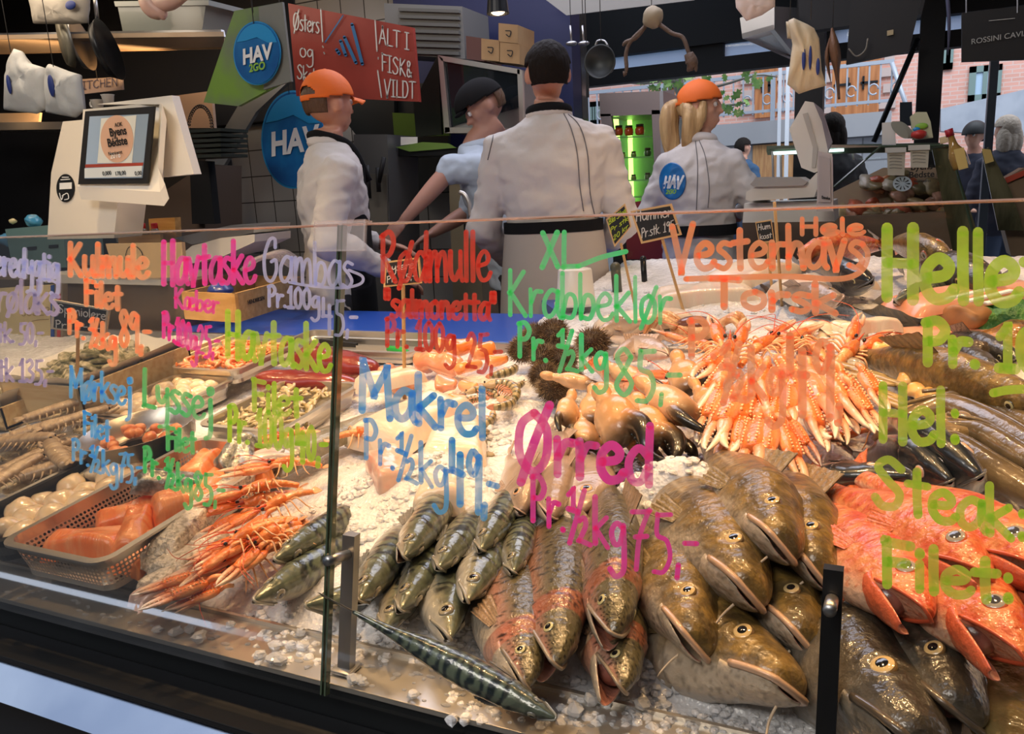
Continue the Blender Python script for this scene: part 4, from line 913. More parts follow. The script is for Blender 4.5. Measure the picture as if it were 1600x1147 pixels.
# cabinets, oven and boxes
ac = thingat('vent_cabinet', 'grey louvred ventilation cabinet above the red menu board', 'cabinet', Q(660, 90, 3.9))
cpanel(ac, 'casing', [(600, 5), (722, 10), (727, 92), (604, 84)], 3.9, .3, mat('vent_grey', (.16, .16, .15), .5))
for i in range(7): cpanel(ac, 'louvre', [(622, 12+i*11), (716, 15+i*11), (717, 20+i*11), (622, 17+i*11)], 3.88, .02, mat('vent_slat', (.11, .11, .1), .5))
ov = thingat('combi_oven', 'steel framed oven with dark glass door behind the man in the black cap', 'oven', Q(740, 210, 3.7))
cpanel(ov, 'side', [(646, 160, 3.75), (684, 86, 3.75), (690, 210, 3.75), (650, 214, 3.75)], 3.75, .02, mat('oven_side', (.035, .04, .03), .3, .5))
cpanel(ov, 'green_reflector', [(613, 176), (700, 180), (702, 212), (616, 214)], 3.95, .02, mat('lime_steel', (.1, .16, .02), .35))
cpanel(ov, 'casing', [(684, 86), (812, 108), (817, 208), (694, 208)], 3.7, .35, STEEL_D)
cpanel(ov, 'door_glass', [(692, 96), (808, 116), (811, 168), (700, 200)], 3.69, .01, mat('oven_glass', (.012, .016, .02), .05, coat=1))
cpanel(ov, 'frame', [(684, 86), (812, 108), (812, 116), (690, 95)], 3.67, .02, STEEL); cpanel(ov, 'frame', [(684, 86), (692, 92), (703, 206), (695, 208)], 3.67, .02, STEEL); cpanel(ov, 'frame', [(695, 199), (817, 200), (817, 208), (695, 208)], 3.67, .02, STEEL); cpanel(ov, 'frame', [(808, 108), (816, 110), (818, 206), (812, 206)], 3.67, .02, STEEL)
for i, (a, b, c, d, l) in enumerate([(752, 60, 780, 96, 'wooden crate on top of the oven, left one of the bottom pair'), (781, 66, 812, 100, 'wooden crate on top of the oven, right one of the bottom pair'), (779, 36, 809, 68, 'wooden crate on top of the oven, stacked uppermost')]):
    bx = thingat('wooden_crate', l, 'crate', Q((a+c)/2, d, 3.72), 'crates on the oven'); cpanel(bx, 'front', [(a, b), (c, b+3), (c, d), (a, d-3)], 3.72, .2, mat('crate_wood', (.38, .24, .11), .6, mix=(.3, .17, .07), mscale=4)); handpx(bx, '', 0, 0, 0, 0, 0, 1.6, BLACK, 3.715, name='stamp', raw=[[((a+c)/2-4, (b+d)/2-4), ((a+c)/2+4, (b+d)/2-3), ((a+c)/2+2, (b+d)/2+5), ((a+c)/2-3, (b+d)/2+2)]])
dbx = thingat('dark_crate', 'dark brown box with a rope loop left of the pale wooden crates', 'crate', Q(740, 94, 3.8)); cpanel(dbx, 'front', [(728, 56), (756, 60), (757, 96), (729, 92)], 3.8, .2, mat('dark_box', (.1, .04, .03), .6))
sh = thingat('work_shelf', 'black shelf with papers below the oven', 'shelf', Q(690, 240, 3.7))
cpanel(sh, 'board', [(604, 232), (800, 228), (800, 240), (604, 245)], 3.7, .35, BLACKM); cpanel(sh, 'papers', [(618, 230), (660, 222), (700, 224), (712, 231), (640, 237)], 3.68, .01, mat('lime_paper', (.16, .28, .05), .5)); cpanel(sh, 'white_sheet', [(626, 214), (652, 214), (652, 224), (626, 227)], 3.69, .004, PAPER)
sb = thingat('steel_cabinet', 'grey steel cabinet standing behind the young man', 'cabinet', Q(585, 360, 3.6)); cpanel(sb, 'casing', [(552, 210), (605, 210), (615, 560), (572, 560)], 3.6, .3, mat('cab_grey', (.17, .17, .17), .4, .5)); cpanel(sb, 'door', [(556, 270), (604, 272), (606, 366), (562, 366)], 3.59, .01, mat('cab_door', (.22, .2, .17), .4, .5))
kn = thingat('knife_rack', 'black plastic ladles and knives hanging behind the young man', 'utensils', Q(585, 300, 3.5)); child(kn, 'handles', join(*[tube([Q(x, y0, 3.5), Q(x+d, y1, 3.5)], .012, 8) for x, y0, y1, d in ((560, 248, 300, 6), (574, 258, 310, 3), (600, 246, 285, -8), (590, 262, 300, 2))]), BLACK, smooth=True)
mc = thingat('door_panels', 'cream cupboard doors at the end of the tiled wall', 'cupboard', Q(715, 360, 4.0)); cpanel(mc, 'doors', [(700, 245), (745, 240), (756, 520), (710, 520)], 4.0, .3, mat('cream_door', (.4, .33, .22), .5)); cpanel(mc, 'gap', [(722, 245), (724, 245), (727, 372), (725, 372)], 3.99, .005, BLACK)
fc = thingat('tap', 'curved chrome tap beside the man in white', 'tap', Q(735, 330, 3.2)); child(fc, 'spout', tube([Q(735, 340, 3.2), Q(733, 318, 3.2), Q(726, 304, 3.2), Q(718, 300, 3.2)], .01, 8, sub=14), STEEL, smooth=True)
# ------------------------------------------------------------------ trays and boxes on the ice
def frame_on_bed(o, P, yaw=0.):
    """sit an object built flat (z up) on the sloping bed"""
    X = Vector((math.cos(yaw), math.sin(yaw), math.sin(yaw)*BT)).normalized(); Z = Vector(BN); Y = Z.cross(X).normalized(); X = Y.cross(Z)
    o.rotation_mode = 'QUATERNION'; o.rotation_quaternion = Matrix((X, Y, Z)).transposed().to_quaternion(); o.location = P
def rrect(w, l, r, n=5):
    p = []
    for cx, cy, a0 in ((w/2-r, l/2-r, 0), (-w/2+r, l/2-r, 90), (-w/2+r, -l/2+r, 180), (w/2-r, -l/2+r, 270)):
        for k in range(n+1): a = math.radians(a0+90*k/n); p.append((cx+r*math.cos(a), cy+r*math.sin(a)))
    return np.array(p)
def perf_mat():
    m = bpy.data.materials.new('perforated_steel'); m.use_nodes = True; nt = m.node_tree; p = nt.nodes['Principled BSDF']
    p.inputs['Base Color'].default_value = (.7, .62, .54, 1); p.inputs['Metallic'].default_value = .7; p.inputs['Roughness'].default_value = .32
    uv = nt.nodes.new('ShaderNodeUVMap'); s = nt.nodes.new('ShaderNodeVectorMath'); s.operation = 'SCALE'; s.inputs[3].default_value = 1/.0078; nt.links.new(uv.outputs[0], s.inputs[0])
    f = nt.nodes.new('ShaderNodeVectorMath'); f.operation = 'FRACTION'; nt.links.new(s.outputs[0], f.inputs[0])
    d = nt.nodes.new('ShaderNodeVectorMath'); d.operation = 'DISTANCE'; d.inputs[1].default_value = (.5, .5, 0); nt.links.new(f.outputs[0], d.inputs[0])
    g = nt.nodes.new('ShaderNodeMath'); g.operation = 'GREATER_THAN'; g.inputs[1].default_value = .33; nt.links.new(d.outputs['Value'], g.inputs[0]); nt.links.new(g.outputs[0], p.inputs['Alpha']); return m
PERF = perf_mat()
def tray(label, cpx, w, l, h, lift, yaw=0., perf=False, m=None, rim=.012, group=None, P=None):
    t = thing('steel_tray', label, 'tray'); m = m or STEEL; frame_on_bed(t, Vector(bed(*cpx, lift)) if P is None else P, yaw)
    n = 24; r = .025; o1 = rrect(w, l, r+.006); i1 = rrect(w-2*rim, l-2*rim, r); b = rrect(w-2*rim-.014, l-2*rim-.014, r)
    rings = [(o1, h-.004), (o1, h), (i1, h+.0005), (i1, h-.004)]; vs = np.vstack([np.c_[q, np.full(n, z)] for q, z in rings])
    fs = [(i*n+j, i*n+(j+1) % n, (i+1)*n+(j+1) % n, (i+1)*n+j) for i in range(3) for j in range(n)]
    obj('rim', (vs, fs), m, t, smooth=False)
    z0 = .002; nz_ = 2; zt = h-.004; P_ = [(i1, zt), (i1*.998, h-.018), (b, .012), (b, .002)]; vs = np.vstack([np.c_[q, np.full(n, z)] for q, z in P_])
    fs = [(i*n+j, i*n+(j+1) % n, (i+1)*n+(j+1) % n, (i+1)*n+j) for i in (0, 2) for j in range(n)]+[tuple(3*n+j for j in range(n))]
    obj('shell', (vs, fs), m, t, smooth=False)
    mid = (vs[n:3*n], [(j, (j+1) % n, n+(j+1) % n, n+j) for j in range(n)])
    o = obj('wall_band', mid, PERF if perf else m, t, smooth=False)
    if perf:
        uvl = o.data.uv_layers.new(name='UVMap'); pos = np.r_[0, np.cumsum(np.linalg.norm(np.roll(i1, -1, 0)-i1, axis=1))]
        for pi, pl in enumerate(o.data.polygons):
            for li in pl.loop_indices:
                vi = o.data.loops[li].vertex_index; j = vi % n; u = pos[j] if not (j == 0 and pi == n-1) else pos[n]; uvl.data[li].uv = (u, vs[n+vi][2])
    return t
def on(t, o, x, y, z, rz=0, tilt=(0, 0), s=None):
    """place a free thing at tray-local coordinates"""
    q = t.rotation_quaternion; o.location = Vector(t.location)+q @ Vector((x, y, z)); from mathutils import Euler
    o.rotation_mode = 'QUATERNION'; o.rotation_quaternion = q @ Euler((tilt[0], tilt[1], rz)).to_quaternion()
    if s: o.scale = (s, s, s)
# --- salmon tray
W1, L1 = .245, .44
A1 = bed(155, 885, .065); cen = A1+np.array([-W1/2, L1/2, L1/2*BT]); SAL = tray('large perforated steel tray of salmon pieces at the front left', None, W1, L1, .065, 0, perf=True, P=Vector(cen-BN*.065))
SALM = mat('salmon_flesh', (.85, .22, .06), .32, coat=.6, mix=(.9, .36, .15), mscale=14, stretch=(1, 6, 1), sss=.15, bump=.15, bscale=40)
SKINS = mat('silver_skin', (.5, .5, .46), .28, .35, coat=.7, mix=(.16, .17, .15), mscale=60, bump=.3, bscale=150)
def slab_piece(w, l, h, seed, bend=.15, taper=.3, curl=0.):
    def f(u, v, top):
        x = (u-.5)*w*(1-taper*v+.08*nz((v*3, seed, 0), 1)); y = (v-.5)*l+.01*nz((u*3, seed, 2), 1); e = min(u, 1-u, v, 1-v); e = min(1, e/.16); e = math.sqrt(1-(1-e)**2)
        z = h*(1+.25*nz((u*2.5+seed, v*2.5, 0), 1))*e if top else 0
        z += bend*l*((v-.5)**2)*-1+curl*w*(u-.5)**2; return (x, y, z)
    a = grid(18, 24, lambda u, v: f(u, v, True)); b = grid(18, 24, lambda u, v: f(u, v, False)); n = len(a[0])
    return a, (b[0], [q[::-1] for q in b[1]])
def flesh_piece(name, label, cat, group, w, l, h, seed, m, under=None, **k):
    t = thing(name, label, cat, group=group); a, b = slab_piece(w, l, h, seed, **k); obj('flesh', a, m, t); obj('skin', b, under or m, t); return t
for i, (x, y, z, rz, w, l, h, lab) in enumerate([(-.03, -.13, .022, 1.9, .085, .15, .03, 'thick salmon piece nearest the front corner of the tray'), (.04, -.09, .03, .6, .06, .13, .032, 'curved salmon strip leaning on the front piece'), (.065, .0, .04, -.6, .07, .12, .035, 'square-cut salmon piece with fat lines, on top'),
        (-.04, -.03, .022, 2.4, .08, .13, .028, 'flat salmon piece along the left wall of the tray'), (.08, -.12, .02, .2, .06, .1, .02, 'small salmon piece under the strip by the right wall'), (.03, .09, .03, .4, .07, .14, .028, 'salmon piece lying middle of the tray'), (.07, .15, .03, 1.2, .06, .1, .03, 'salmon piece at the rear of the tray'), (-.05, .15, .03, .2, .06, .1, .03, 'salmon piece in the rear left corner')]):
    p = flesh_piece('salmon_piece', lab, 'salmon piece', 'salmon pieces in the large tray', w, l, h, i, SALM, SKINS, curl=-.5); on(SAL, p, x, y, z, rz, (.12*math.sin(i*2), .15*math.cos(i*3)))
for i, (x, y, z, rz, w, l, lab) in enumerate([(-.0, .04, .05, 2.3, .07, .15, 'salmon fillet lying skin side up in the middle of the tray'), (.06, .14, .05, .7, .055, .12, 'skin-on salmon chop standing rear right in the tray'), (.03, .17, .06, -.3, .05, .1, 'grey-skinned salmon tail piece at the back of the tray')]):
    p = flesh_piece('skin_on_salmon', lab, 'salmon piece', 'skin-on salmon in the large tray', w, l, .03, 20+i, SKINS, SALM, curl=-.5); on(SAL, p, x, y, z, rz, (.4, .5*math.sin(i*2.)))
# --- scallop tray (black), left of the salmon
SCM = mat('scallop_flesh', (.85, .66, .42), .25, coat=.8, mix=(.9, .75, .56), mscale=25, sss=.2, bump=.15, bscale=50)
BLKT = mat('black_tray', (.012, .012, .012), .35)
C2 = cen+np.array([-W1/2-.0-.09, .0, 0.])
SC1 = tray('narrow black tray of large pale scallops left of the salmon tray', None, .17, .42, .05, 0, m=BLKT, P=Vector(C2-BN*.06))
def lump(r, seed, flat=.7, name='lump', k=.16):
    v, f = ball((0, 0, 0), 1, 20, 13); v = np.array([p*(1+k*nz(p*1.3, 1, seed)+.03*nz(p*5, 1, seed)) for p in v])*r*np.array([1, 1, flat]); return v, f
scal = []
def scatter(proto, n, pts, label, cat, group, t, seed, zb, s0=.85, s1=1.15, tilt=.4, tall=None):
    r = random.Random(seed)
    for i in range(n):
        o = proto if i == 0 else dup(proto); x, y, z = pts(i, r); o['label'] = label; o['category'] = cat; o['group'] = group
        on(t, o, x, y, zb+z, r.uniform(0, 6.28), (r.uniform(-tilt, tilt), r.uniform(-tilt, tilt)), r.uniform(s0, s1))
    return
def single(name, vf, m): t = obj(name, vf, m); return t
scatter(single('scallop', lump(.024, 3), SCM), 17, lambda i, r: ((i % 3-1)*.042+r.uniform(-.006, .006), -.15+(i//3)*.055+r.uniform(-.008, .008), .004*(i % 2)), 'large pale scallop meat in the narrow black tray', 'scallop', 'scallops in the black tray', SC1, 3, .028, 1, 1.35)
# --- second scallop tray behind
A3 = bed(262, 640, .05); T3 = tray('steel tray heaped with pale scallops behind the salmon tray', (262, 645), .22, .30, .05, .0)
def heap(w, l, hh): return lambda i, r: (lambda x, y: (x*w/2, y*l/2, hh*(1-max(abs(x), abs(y)))*r.uniform(.5, 1)))(r.uniform(-.85, .85), r.uniform(-.88, .88))
scatter(single('scallop', lump(.022, 5, .65), SCM), 46, heap(.2, .27, .05), 'pale scallop meat heaped in the steel tray', 'scallop', 'scallops in the steel tray', T3, 4, .028, .8, 1.2)
# --- round steel bowl with salmon cubes
bp = bed(225, 705, .03); b = thing('steel_bowl', 'half-hidden oval steel bowl of salmon cubes behind the scallop tray', 'bowl'); frame_on_bed(b, Vector(bp))
obj('bowl', xf(lathe([(.0, 0), (.08, 0), (.1, .02), (.105, .055), (.109, .056), (.106, .054), (.102, .02), (.08, .003), (.0, .003)], 40), s=(1, 1.15, 1)), STEEL, b)
pc = single('salmon_cube', xf(lump(.014, 2, .8), s=1), SALM); scatter(pc, 14, lambda i, r: (r.uniform(-.07, .07), r.uniform(-.07, .07), r.uniform(0, .02)), 'salmon cube in the oval steel bowl', 'salmon piece', 'salmon cubes in the bowl', b, 7, .02)
# --- tray of raw squid rings and prawns (middle), tray of cooked shrimps
T4 = tray('steel tray of raw brownish squid and clam meat left of the glass joint', (448, 660), .24, .32, .05, -.005)
CLM = mat('clam_meat', (.6, .47, .26), .28, coat=.8, mix=(.38, .3, .14), mscale=40, bump=.3, bscale=80)
def strip_mesh(seed, L=.05, r=.006):
    rr = random.Random(seed); p = [(0, 0, 0)]; a = rr.uniform(0, 6)
    for i in range(5): a += rr.uniform(-.9, .9); p.append((p[-1][0]+L/5*math.cos(a), p[-1][1]+L/5*math.sin(a), .004*rr.uniform(-1, 1)))
    return tube(np.array(p)-np.array(p[3]), [r*.5, r, r*1.2, r, r*.8, r*.4], 8, sub=14, flat=.7)
for k in range(3):
    scatter(single('squid_strip', strip_mesh(k), CLM), 32, heap(.21, .28, .045), 'raw brownish squid strip in the middle steel tray', 'squid strip', 'raw squid strips in the tray', T4, 30+k, .03, .8, 1.4)
T5 = tray('steel tray of cooked orange shrimps in front of the green-sided box', (372, 578), .24, .26, .045, .03)
SHR = mat('cooked_shrimp', (.9, .22, .05), .3, coat=.7, mix=(.95, .45, .22), mscale=60, sss=.1, bump=.2, bscale=120)
BEYE = mat('black_eye', (.01, .01, .01), .1, coat=1)
def shrimp(name, m, L=.05, parts=True, curl=3.6):
    t = thing(name, name, 'shrimp'); n = 26; a = np.linspace(0, curl, n); R = L/curl*1.15
    P = np.c_[R*np.sin(a), np.zeros(n), R*(np.cos(a)-1)]; tt = np.linspace(0, 1, n)
    r = L*(.10+.06*np.sin(tt*math.pi)-.085*tt)*(1+.06*np.sin(tt*50)); P[:, 2] *= 1
    P2 = P[:, [0, 2, 1]]; obj('shell', tube(P2, r, 10, flat=1.1), m, t)
    e = P2[-1]; T = P2[-1]-P2[-2]; T /= np.linalg.norm(T); S = np.array([0, 0, 1.])
    obj('tail_fan', join(*[xf(ball((0, 0, 0), (L*.11, L*.035, L*.05), 8, 6), e+T*L*.07+S*L*.05*k, (0, 0, math.atan2(T[1], T[0]))) for k in (-1, 0, 1)]), m, t)
    if parts:
        f = P2[0]; obj('head_spines', join(*[tube([f, f+np.array([-L*.25, L*.06*k, L*.03*k]), f+np.array([-L*.6, L*.2*k, 0])], [L*.03, L*.008, L*.003], 5) for k in (-1, 0, 1)]), m, t)
        obj('legs', join(*[tube([P2[i]+(0, 0, 0), P2[i]*.55+np.array([0, -R*.3, k*L*.03]), P2[i]*.3+np.array([0, -R*.45, k*L*.05])], [L*.02, L*.012, L*.006], 5) for i in range(3, 18, 3) for k in (-1, 1)]), m, t)
        for k in (-1, 1): obj('eye', ball(f+np.array([-L*.04, L*.05, k*L*.07]), L*.03, 8, 6), BEYE, t)
    return t
scatter(shrimp('shrimp', SHR), 90, heap(.21, .23, .05), 'small cooked orange shrimp in the tray', 'shrimp', 'cooked shrimps in the tray', T5, 9, .03, .8, 1.25, .5)
# --- mantis shrimps and raw small shrimps, left
T6 = tray('steel tray of raw grey mantis shrimps at the far left', (50, 742), .34, .46, .05, -.005)
T6.location = Vector(C2+np.array([-.27, .07, 0])-BN*.06)
MAN = mat('mantis_shell', (.42, .3, .19), .32, coat=.7, mix=(.6, .46, .3), mscale=30, stretch=(4, 1, 1), bump=.2, bscale=80)
def mantis():
    t = thing('mantis_shrimp', 'mantis', 'mantis shrimp'); L = .15; n = 60; x = np.linspace(0, 1, n)
    r = L*(.095+.03*np.sin(x*2.6))*(1+.10*(np.abs(np.sin(x*math.pi*9))**.5-.6)*(x > .25)); r[:4] *= [.35, .7, .9, .97]; r[-3:] *= [.9, .75, .5]
    obj('segmented_body', tube(np.c_[L*(.5-x), .01*np.sin(x*2), .006*np.cos(x*3)], r, 18, flat=.62), MAN, t)
    obj('tail_fan', join(*[xf(ball((0, 0, 0), (L*.09, L*.035, L*.012), 10, 6), (-L*.53, k*L*.05, 0), (0, 0, -k*.35)) for k in (-1.6, -.7, .7, 1.6)]), MAN, t)
    for k in (-1, 1):
        obj('eye', ball((L*.49, k*L*.045, L*.045), L*.022, 8, 6), BEYE, t)
        obj('claw', tube([(L*.42, k*L*.07, 0), (L*.5, k*L*.12, 0), (L*.62, k*L*.1, .005), (L*.55, k*L*.05, 0)], [L*.02, L*.028, L*.02, L*.006], 7, sub=12), MAN, t)
    obj('legs', join(*[tube([(L*(.25-.1*i), k*L*.08, 0), (L*(.24-.1*i), k*L*.15, -.006), (L*(.2-.1*i), k*L*.19, -.012)], [L*.014, L*.01, L*.005], 5) for i in range(6) for k in (-1, 1)]), MAN, t)
    return t
ml = [(88, 640, .04, 60, 'topmost mantis shrimp, lying level with its eye to the right'), (70, 668, .035, 50, 'mantis shrimp just below the topmost one'), (38, 688, .04, 15, 'mantis shrimp pointing down at the left side'), (96, 706, .045, 160, 'plump mantis shrimp in front with its head to the right'), (88, 730, .03, 45, 'mantis shrimp nearest the scallop tray'), (118, 655, .04, 60, 'mantis shrimp at the right of the heap'), (20, 740, .035, 100, 'mantis shrimp by the near left edge'), (60, 712, .02, 80, 'mantis shrimp at the bottom of the heap')]
mp = mantis()
for i, (px, py, lf, a, lab) in enumerate(ml):
    o = mp if i == 0 else dup(mp); o['label'] = lab; o['category'] = 'mantis shrimp'; o['group'] = 'mantis shrimps in the left tray'; frame_on_bed(o, Vector(bed(px, py, lf+.02)), math.radians(a if i in (0, 1, 5) else a)); o.scale = (1.0,)*3
GREYS = mat('raw_shrimp', (.5, .4, .24), .3, coat=.7, mix=(.66, .56, .36), mscale=50, bump=.3, bscale=100)
sp = shrimp('raw_shrimp', GREYS, .055); r = random.Random(21)
for i in range(64):
    o = sp if i == 0 else dup(sp); o['label'] = 'small raw greyish shrimp piled behind and under the mantis shrimps'; o['category'] = 'shrimp'; o['group'] = 'raw shrimps in the left tray'
    px, py = r.uniform(0, 190), r.uniform(640, 760); 
    if py > 700-.25*(px-100)+60: py -= 60
    frame_on_bed(o, Vector(bed(px, py, r.uniform(.015, .035))), r.uniform(0, 6.28)); o.scale = (r.uniform(.8, 1.3),)*3
# --- pale wooden oyster boxes with liners
OYS = mat('oyster_shell', (.6, .54, .38), .5, mix=(.14, .14, .06), mscale=45, bump=.8, bscale=40, bdist=.02)
def oyster(seed):
    def f(u, v):
        a = u*2*math.pi; s = math.sin(v*math.pi); rr = .035*(1+.25*math.sin(a)+.12*nz((math.cos(a)*2, math.sin(a)*2, seed), 1.5)+.05*math.sin(v*26)); return (rr*math.cos(a)*s, rr*1.3*math.sin(a)*s, .013*math.cos(v*math.pi)*(1+.4*nz((math.cos(a)*3, math.sin(a)*3, v*3), 2, seed))+.003*math.sin(v*30))
    return grid(30, 22, f)
def wbox(label, px, py, w, l, h, lift, yaw, m=None):
    t = thing('wooden_box', label, 'box'); frame_on_bed(t, Vector(bed(px, py, lift)), yaw); th = .008; m = m or WOODB
    obj('bottom', box((-w/2, -l/2, 0), (w/2, l/2, th)), m, t, smooth=False)
    for a, b in (((-w/2, -l/2, 0), (w/2, -l/2+th, h)), ((-w/2, l/2-th, 0), (w/2, l/2, h)), ((-w/2, -l/2, 0), (-w/2+th, l/2, h)), ((w/2-th, -l/2, 0), (w/2, l/2, h))): obj('side_board', box(a, b, .001), m, t, smooth=False)
    return t
B1 = wbox('pale wooden box of oysters lined with white paper, behind the shrimps', 165, 612, .30, .36, .085, .02, 0)
B2 = wbox('pale wooden box with white-lined oyster shells at the far left edge', 20, 640, .30, .24, .06, 0, 0)
def liner(t, w, l, h, seed):
    def f(u, v):
        x, y = (u-.5), (v-.5); e = max(abs(x), abs(y))*2; z = .02+max(0, e-.7)/.3*(h+.012)+.012*nz((u*4, v*4, seed), 1)*(e > .5)
        return (x*(w-.02)*(1.0+.05*(e > .97)), y*(l-.02), z)
    o = obj('paper_liner', grid(40, 40, f), PAPER, t); return o
liner(B1, .30, .38, .075, 1); liner(B2, .3, .24, .06, 2)
for k in range(3):
    scatter(single('oyster', oyster(k), OYS), 14, heap(.27, .32, .09), 'rough greenish oyster in the white-lined wooden box', 'oyster', 'oysters in the wooden box', B1, 40+k, .045, .8, 1.2, .7)
scatter(single('oyster', oyster(7), OYS), 14, heap(.26, .2, .04), 'oyster shell in the box at the far left edge', 'oyster', 'oysters at the left edge', B2, 50, .035, .8, 1.1, .6)
B3 = wbox('small pale box with a green side strip holding dark mussels, left of the cooked shrimps', 318, 572, .05, .28, .06, .0, 0)
obj('green_strip', box((-.028, -.12, .02), (-.0255, .12, .05)), mat('green_strip', (.08, .4, .04), .5), B3, smooth=False)
jb = thing('cream_box', 'tall cream box end with pencil writing at the left edge behind the oysters', 'box', Q(30, 580, 1.98))
cpanel(jb, 'panel', [(-60, 455), (80, 445), (83, 585), (-60, 600)], 1.98, .02, mat('cream_board', (.66, .55, .3), .6)); handpx(jb, 'JOSEP', 34, 494, 78, 492, 12, 1.2, mat('pencil', (.28, .2, .1), .8), 1.975); handpx(jb, '', 0, 0, 0, 0, 0, 1.2, MATS['pencil'], 1.975, raw=[[(50, 502), (60, 500), (76, 499)]])
cpanel(jb, 'blue_stripe', [(79, 446), (84, 445), (84, 540), (79, 541)], 1.975, .004, mat('stripe_blue', (.02, .08, .35), .5)); cpanel(jb, 'red_stripe', [(89, 460), (94, 459), (94, 538), (89, 540)], 1.976, .004, mat('stripe_red', (.5, .04, .03), .5)); cpanel(jb, 'white_edge', [(84, 445), (98, 444), (98, 552), (84, 553)], 1.978, .02, mat('steel_beige', (.32, .26, .19), .4, .4))
# --- tuna loins, livers, roe, fillets
TUN = mat('tuna_flesh', (.3, .045, .035), .3, coat=.7, mix=(.2, .025, .02), mscale=10, bump=.1, bscale=50)
def loin(name, label, a, b, r0, r1, m, lift=0., flat=.7, seed=0, cat='fish piece', group=None, n=24, lift2=None, noise_=.12):
    A, B = bed(*a, lift), bed(*b, lift if lift2 is None else lift2); t = np.linspace(0, 1, n); P = A[None]*(1-t[:, None])+B[None]*t[:, None]
    r = (r0*(1-t)+r1*t)*np.sqrt(np.clip(1-(2*np.abs(t-.5))**6, .0, 1)).clip(.05); v, f = tube(P-A, r, 22, flat=flat, up=(0, 0, 1))
    v = np.array([p*1+np.array([0, 0, 1])*noise_*max(r0, r1)*nz(p*25, 1, seed) for p in v]); o = obj(name, (v, f), m, loc=A); return tag(o, label, cat, group)
loin('tuna_loin', 'dark red tuna loin lying rearmost, left of the glass joint', (470, 560), (590, 580), .07, .035, TUN, .035, .75, 1)
loin('tuna_loin', 'dark red tuna loin in front, behind the squid tray', (400, 596), (560, 600), .045, .03, TUN, .03, .75, 2)
LIV = mat('orange_roe', (.92, .32, .08), .26, coat=.9, mix=(.95, .45, .22), mscale=10, sss=.25, bump=.1, bscale=30)
PNK = mat('pink_roe', (.85, .42, .27), .26, coat=.9, mix=(.8, .34, .18), mscale=12, sss=.25, bump=.15, bscale=50)
for i, (a, b, r_, lf, m_, lab) in enumerate([((640, 600), (600, 580), .045, .02, PNK, 'pink cod roe leaning beside the wooden price stick'), ((655, 560), (720, 575), .042, .04, PNK, 'large smooth pink roe left of the red price'), ((700, 548), (740, 535), .03, .06, LIV, 'orange roe lump behind, touching the green handle'), ((735, 552), (775, 545), .032, .05, LIV, 'bright orange roe beside the sea urchins'), ((712, 580), (752, 566), .022, .05, LIV, 'small orange roe on top of the heap'),
        ((680, 600), (715, 598), .03, .03, PNK, 'pale pink roe at the front of the heap'), ((760, 565), (795, 560), .022, .035, LIV, 'orange roe tip by the striped prawns'), ((680, 540), (715, 536), .025, .05, LIV, 'orange roe rearmost near the blue board'), ((650, 625), (690, 618), .024, .02, PNK, 'pale roe low at the front of the heap'), ((720, 600), (745, 606), .018, .025, LIV, 'small orange piece in front of the heap'), ((700, 628), (730, 620), .02, .015, LIV, 'orange strip above the white fillets')]):
    loin('fish_roe', lab, a, b, r_, r_*.7, m_, lf, .8, i, 'fish roe', 'orange and pink roe heap', noise_=.35)
WHF = mat('white_fillet', (.8, .68, .55), .35, coat=.6, mix=(.85, .6, .48), mscale=7, mlo=.5, mhi=.7, sss=.2, bump=.25, bscale=25, stretch=(1, 3, 1))
def fillet(name, label, px, py, w, l, h, lift, yaw, seed, m, under=None, cat='fillet', group=None, tilt=(0, 0), **k):
    t = flesh_piece(name, label, cat, group, w, l, h, seed, m, under, **k); frame_on_bed(t, Vector(bed(px, py, lift)), yaw)
    from mathutils import Euler; t.rotation_quaternion = t.rotation_quaternion @ Euler((tilt[0], tilt[1], 0)).to_quaternion(); return t
fillet('halibut_fillet', 'broad white fillet in the middle, under the blue writing', 650, 668, .17, .25, .05, .035, -.3, 1, WHF, bend=.2)
fillet('halibut_fillet', 'white fillet right of the broad one, folded on the ice', 715, 700, .13, .2, .045, .03, .4, 2, WHF, bend=.2)
fillet('monkfish_tail', 'pinkish monkfish piece at the front of the white fillets', 615, 745, .1, .13, .045, .03, .9, 3, mat('monk_flesh', (.75, .38, .3), .3, coat=.8, mix=(.85, .68, .55), mscale=12, sss=.2, bump=.2, bscale=30), bend=.1)
fillet('monkfish_tail', 'pale rounded monkfish tail end touching the mackerels', 690, 780, .09, .11, .04, .035, .4, 4, WHF, bend=.2)
SKG = mat('grey_skin', (.2, .19, .14), .3, .2, coat=.7, mix=(.36, .34, .27), mscale=16, bump=.3, bscale=120)
fillet('hake_side', 'grey-skinned hake side crossing the glass joint', 520, 690, .11, .30, .03, .03, -.35, 5, SKG, WHF, bend=.1, taper=.6)
fillet('hake_side', 'small pale skin-on fillet above the grey hake side', 610, 600, .1, .16, .03, .05, -.7, 6, WHF, SKG, bend=.1)
SKW = mat('speckled_skin', (.74, .68, .58), .3, 0, coat=.6, mix=(.42, .38, .31), mscale=110, mlo=.48, mhi=.62, bump=.5, bscale=160)
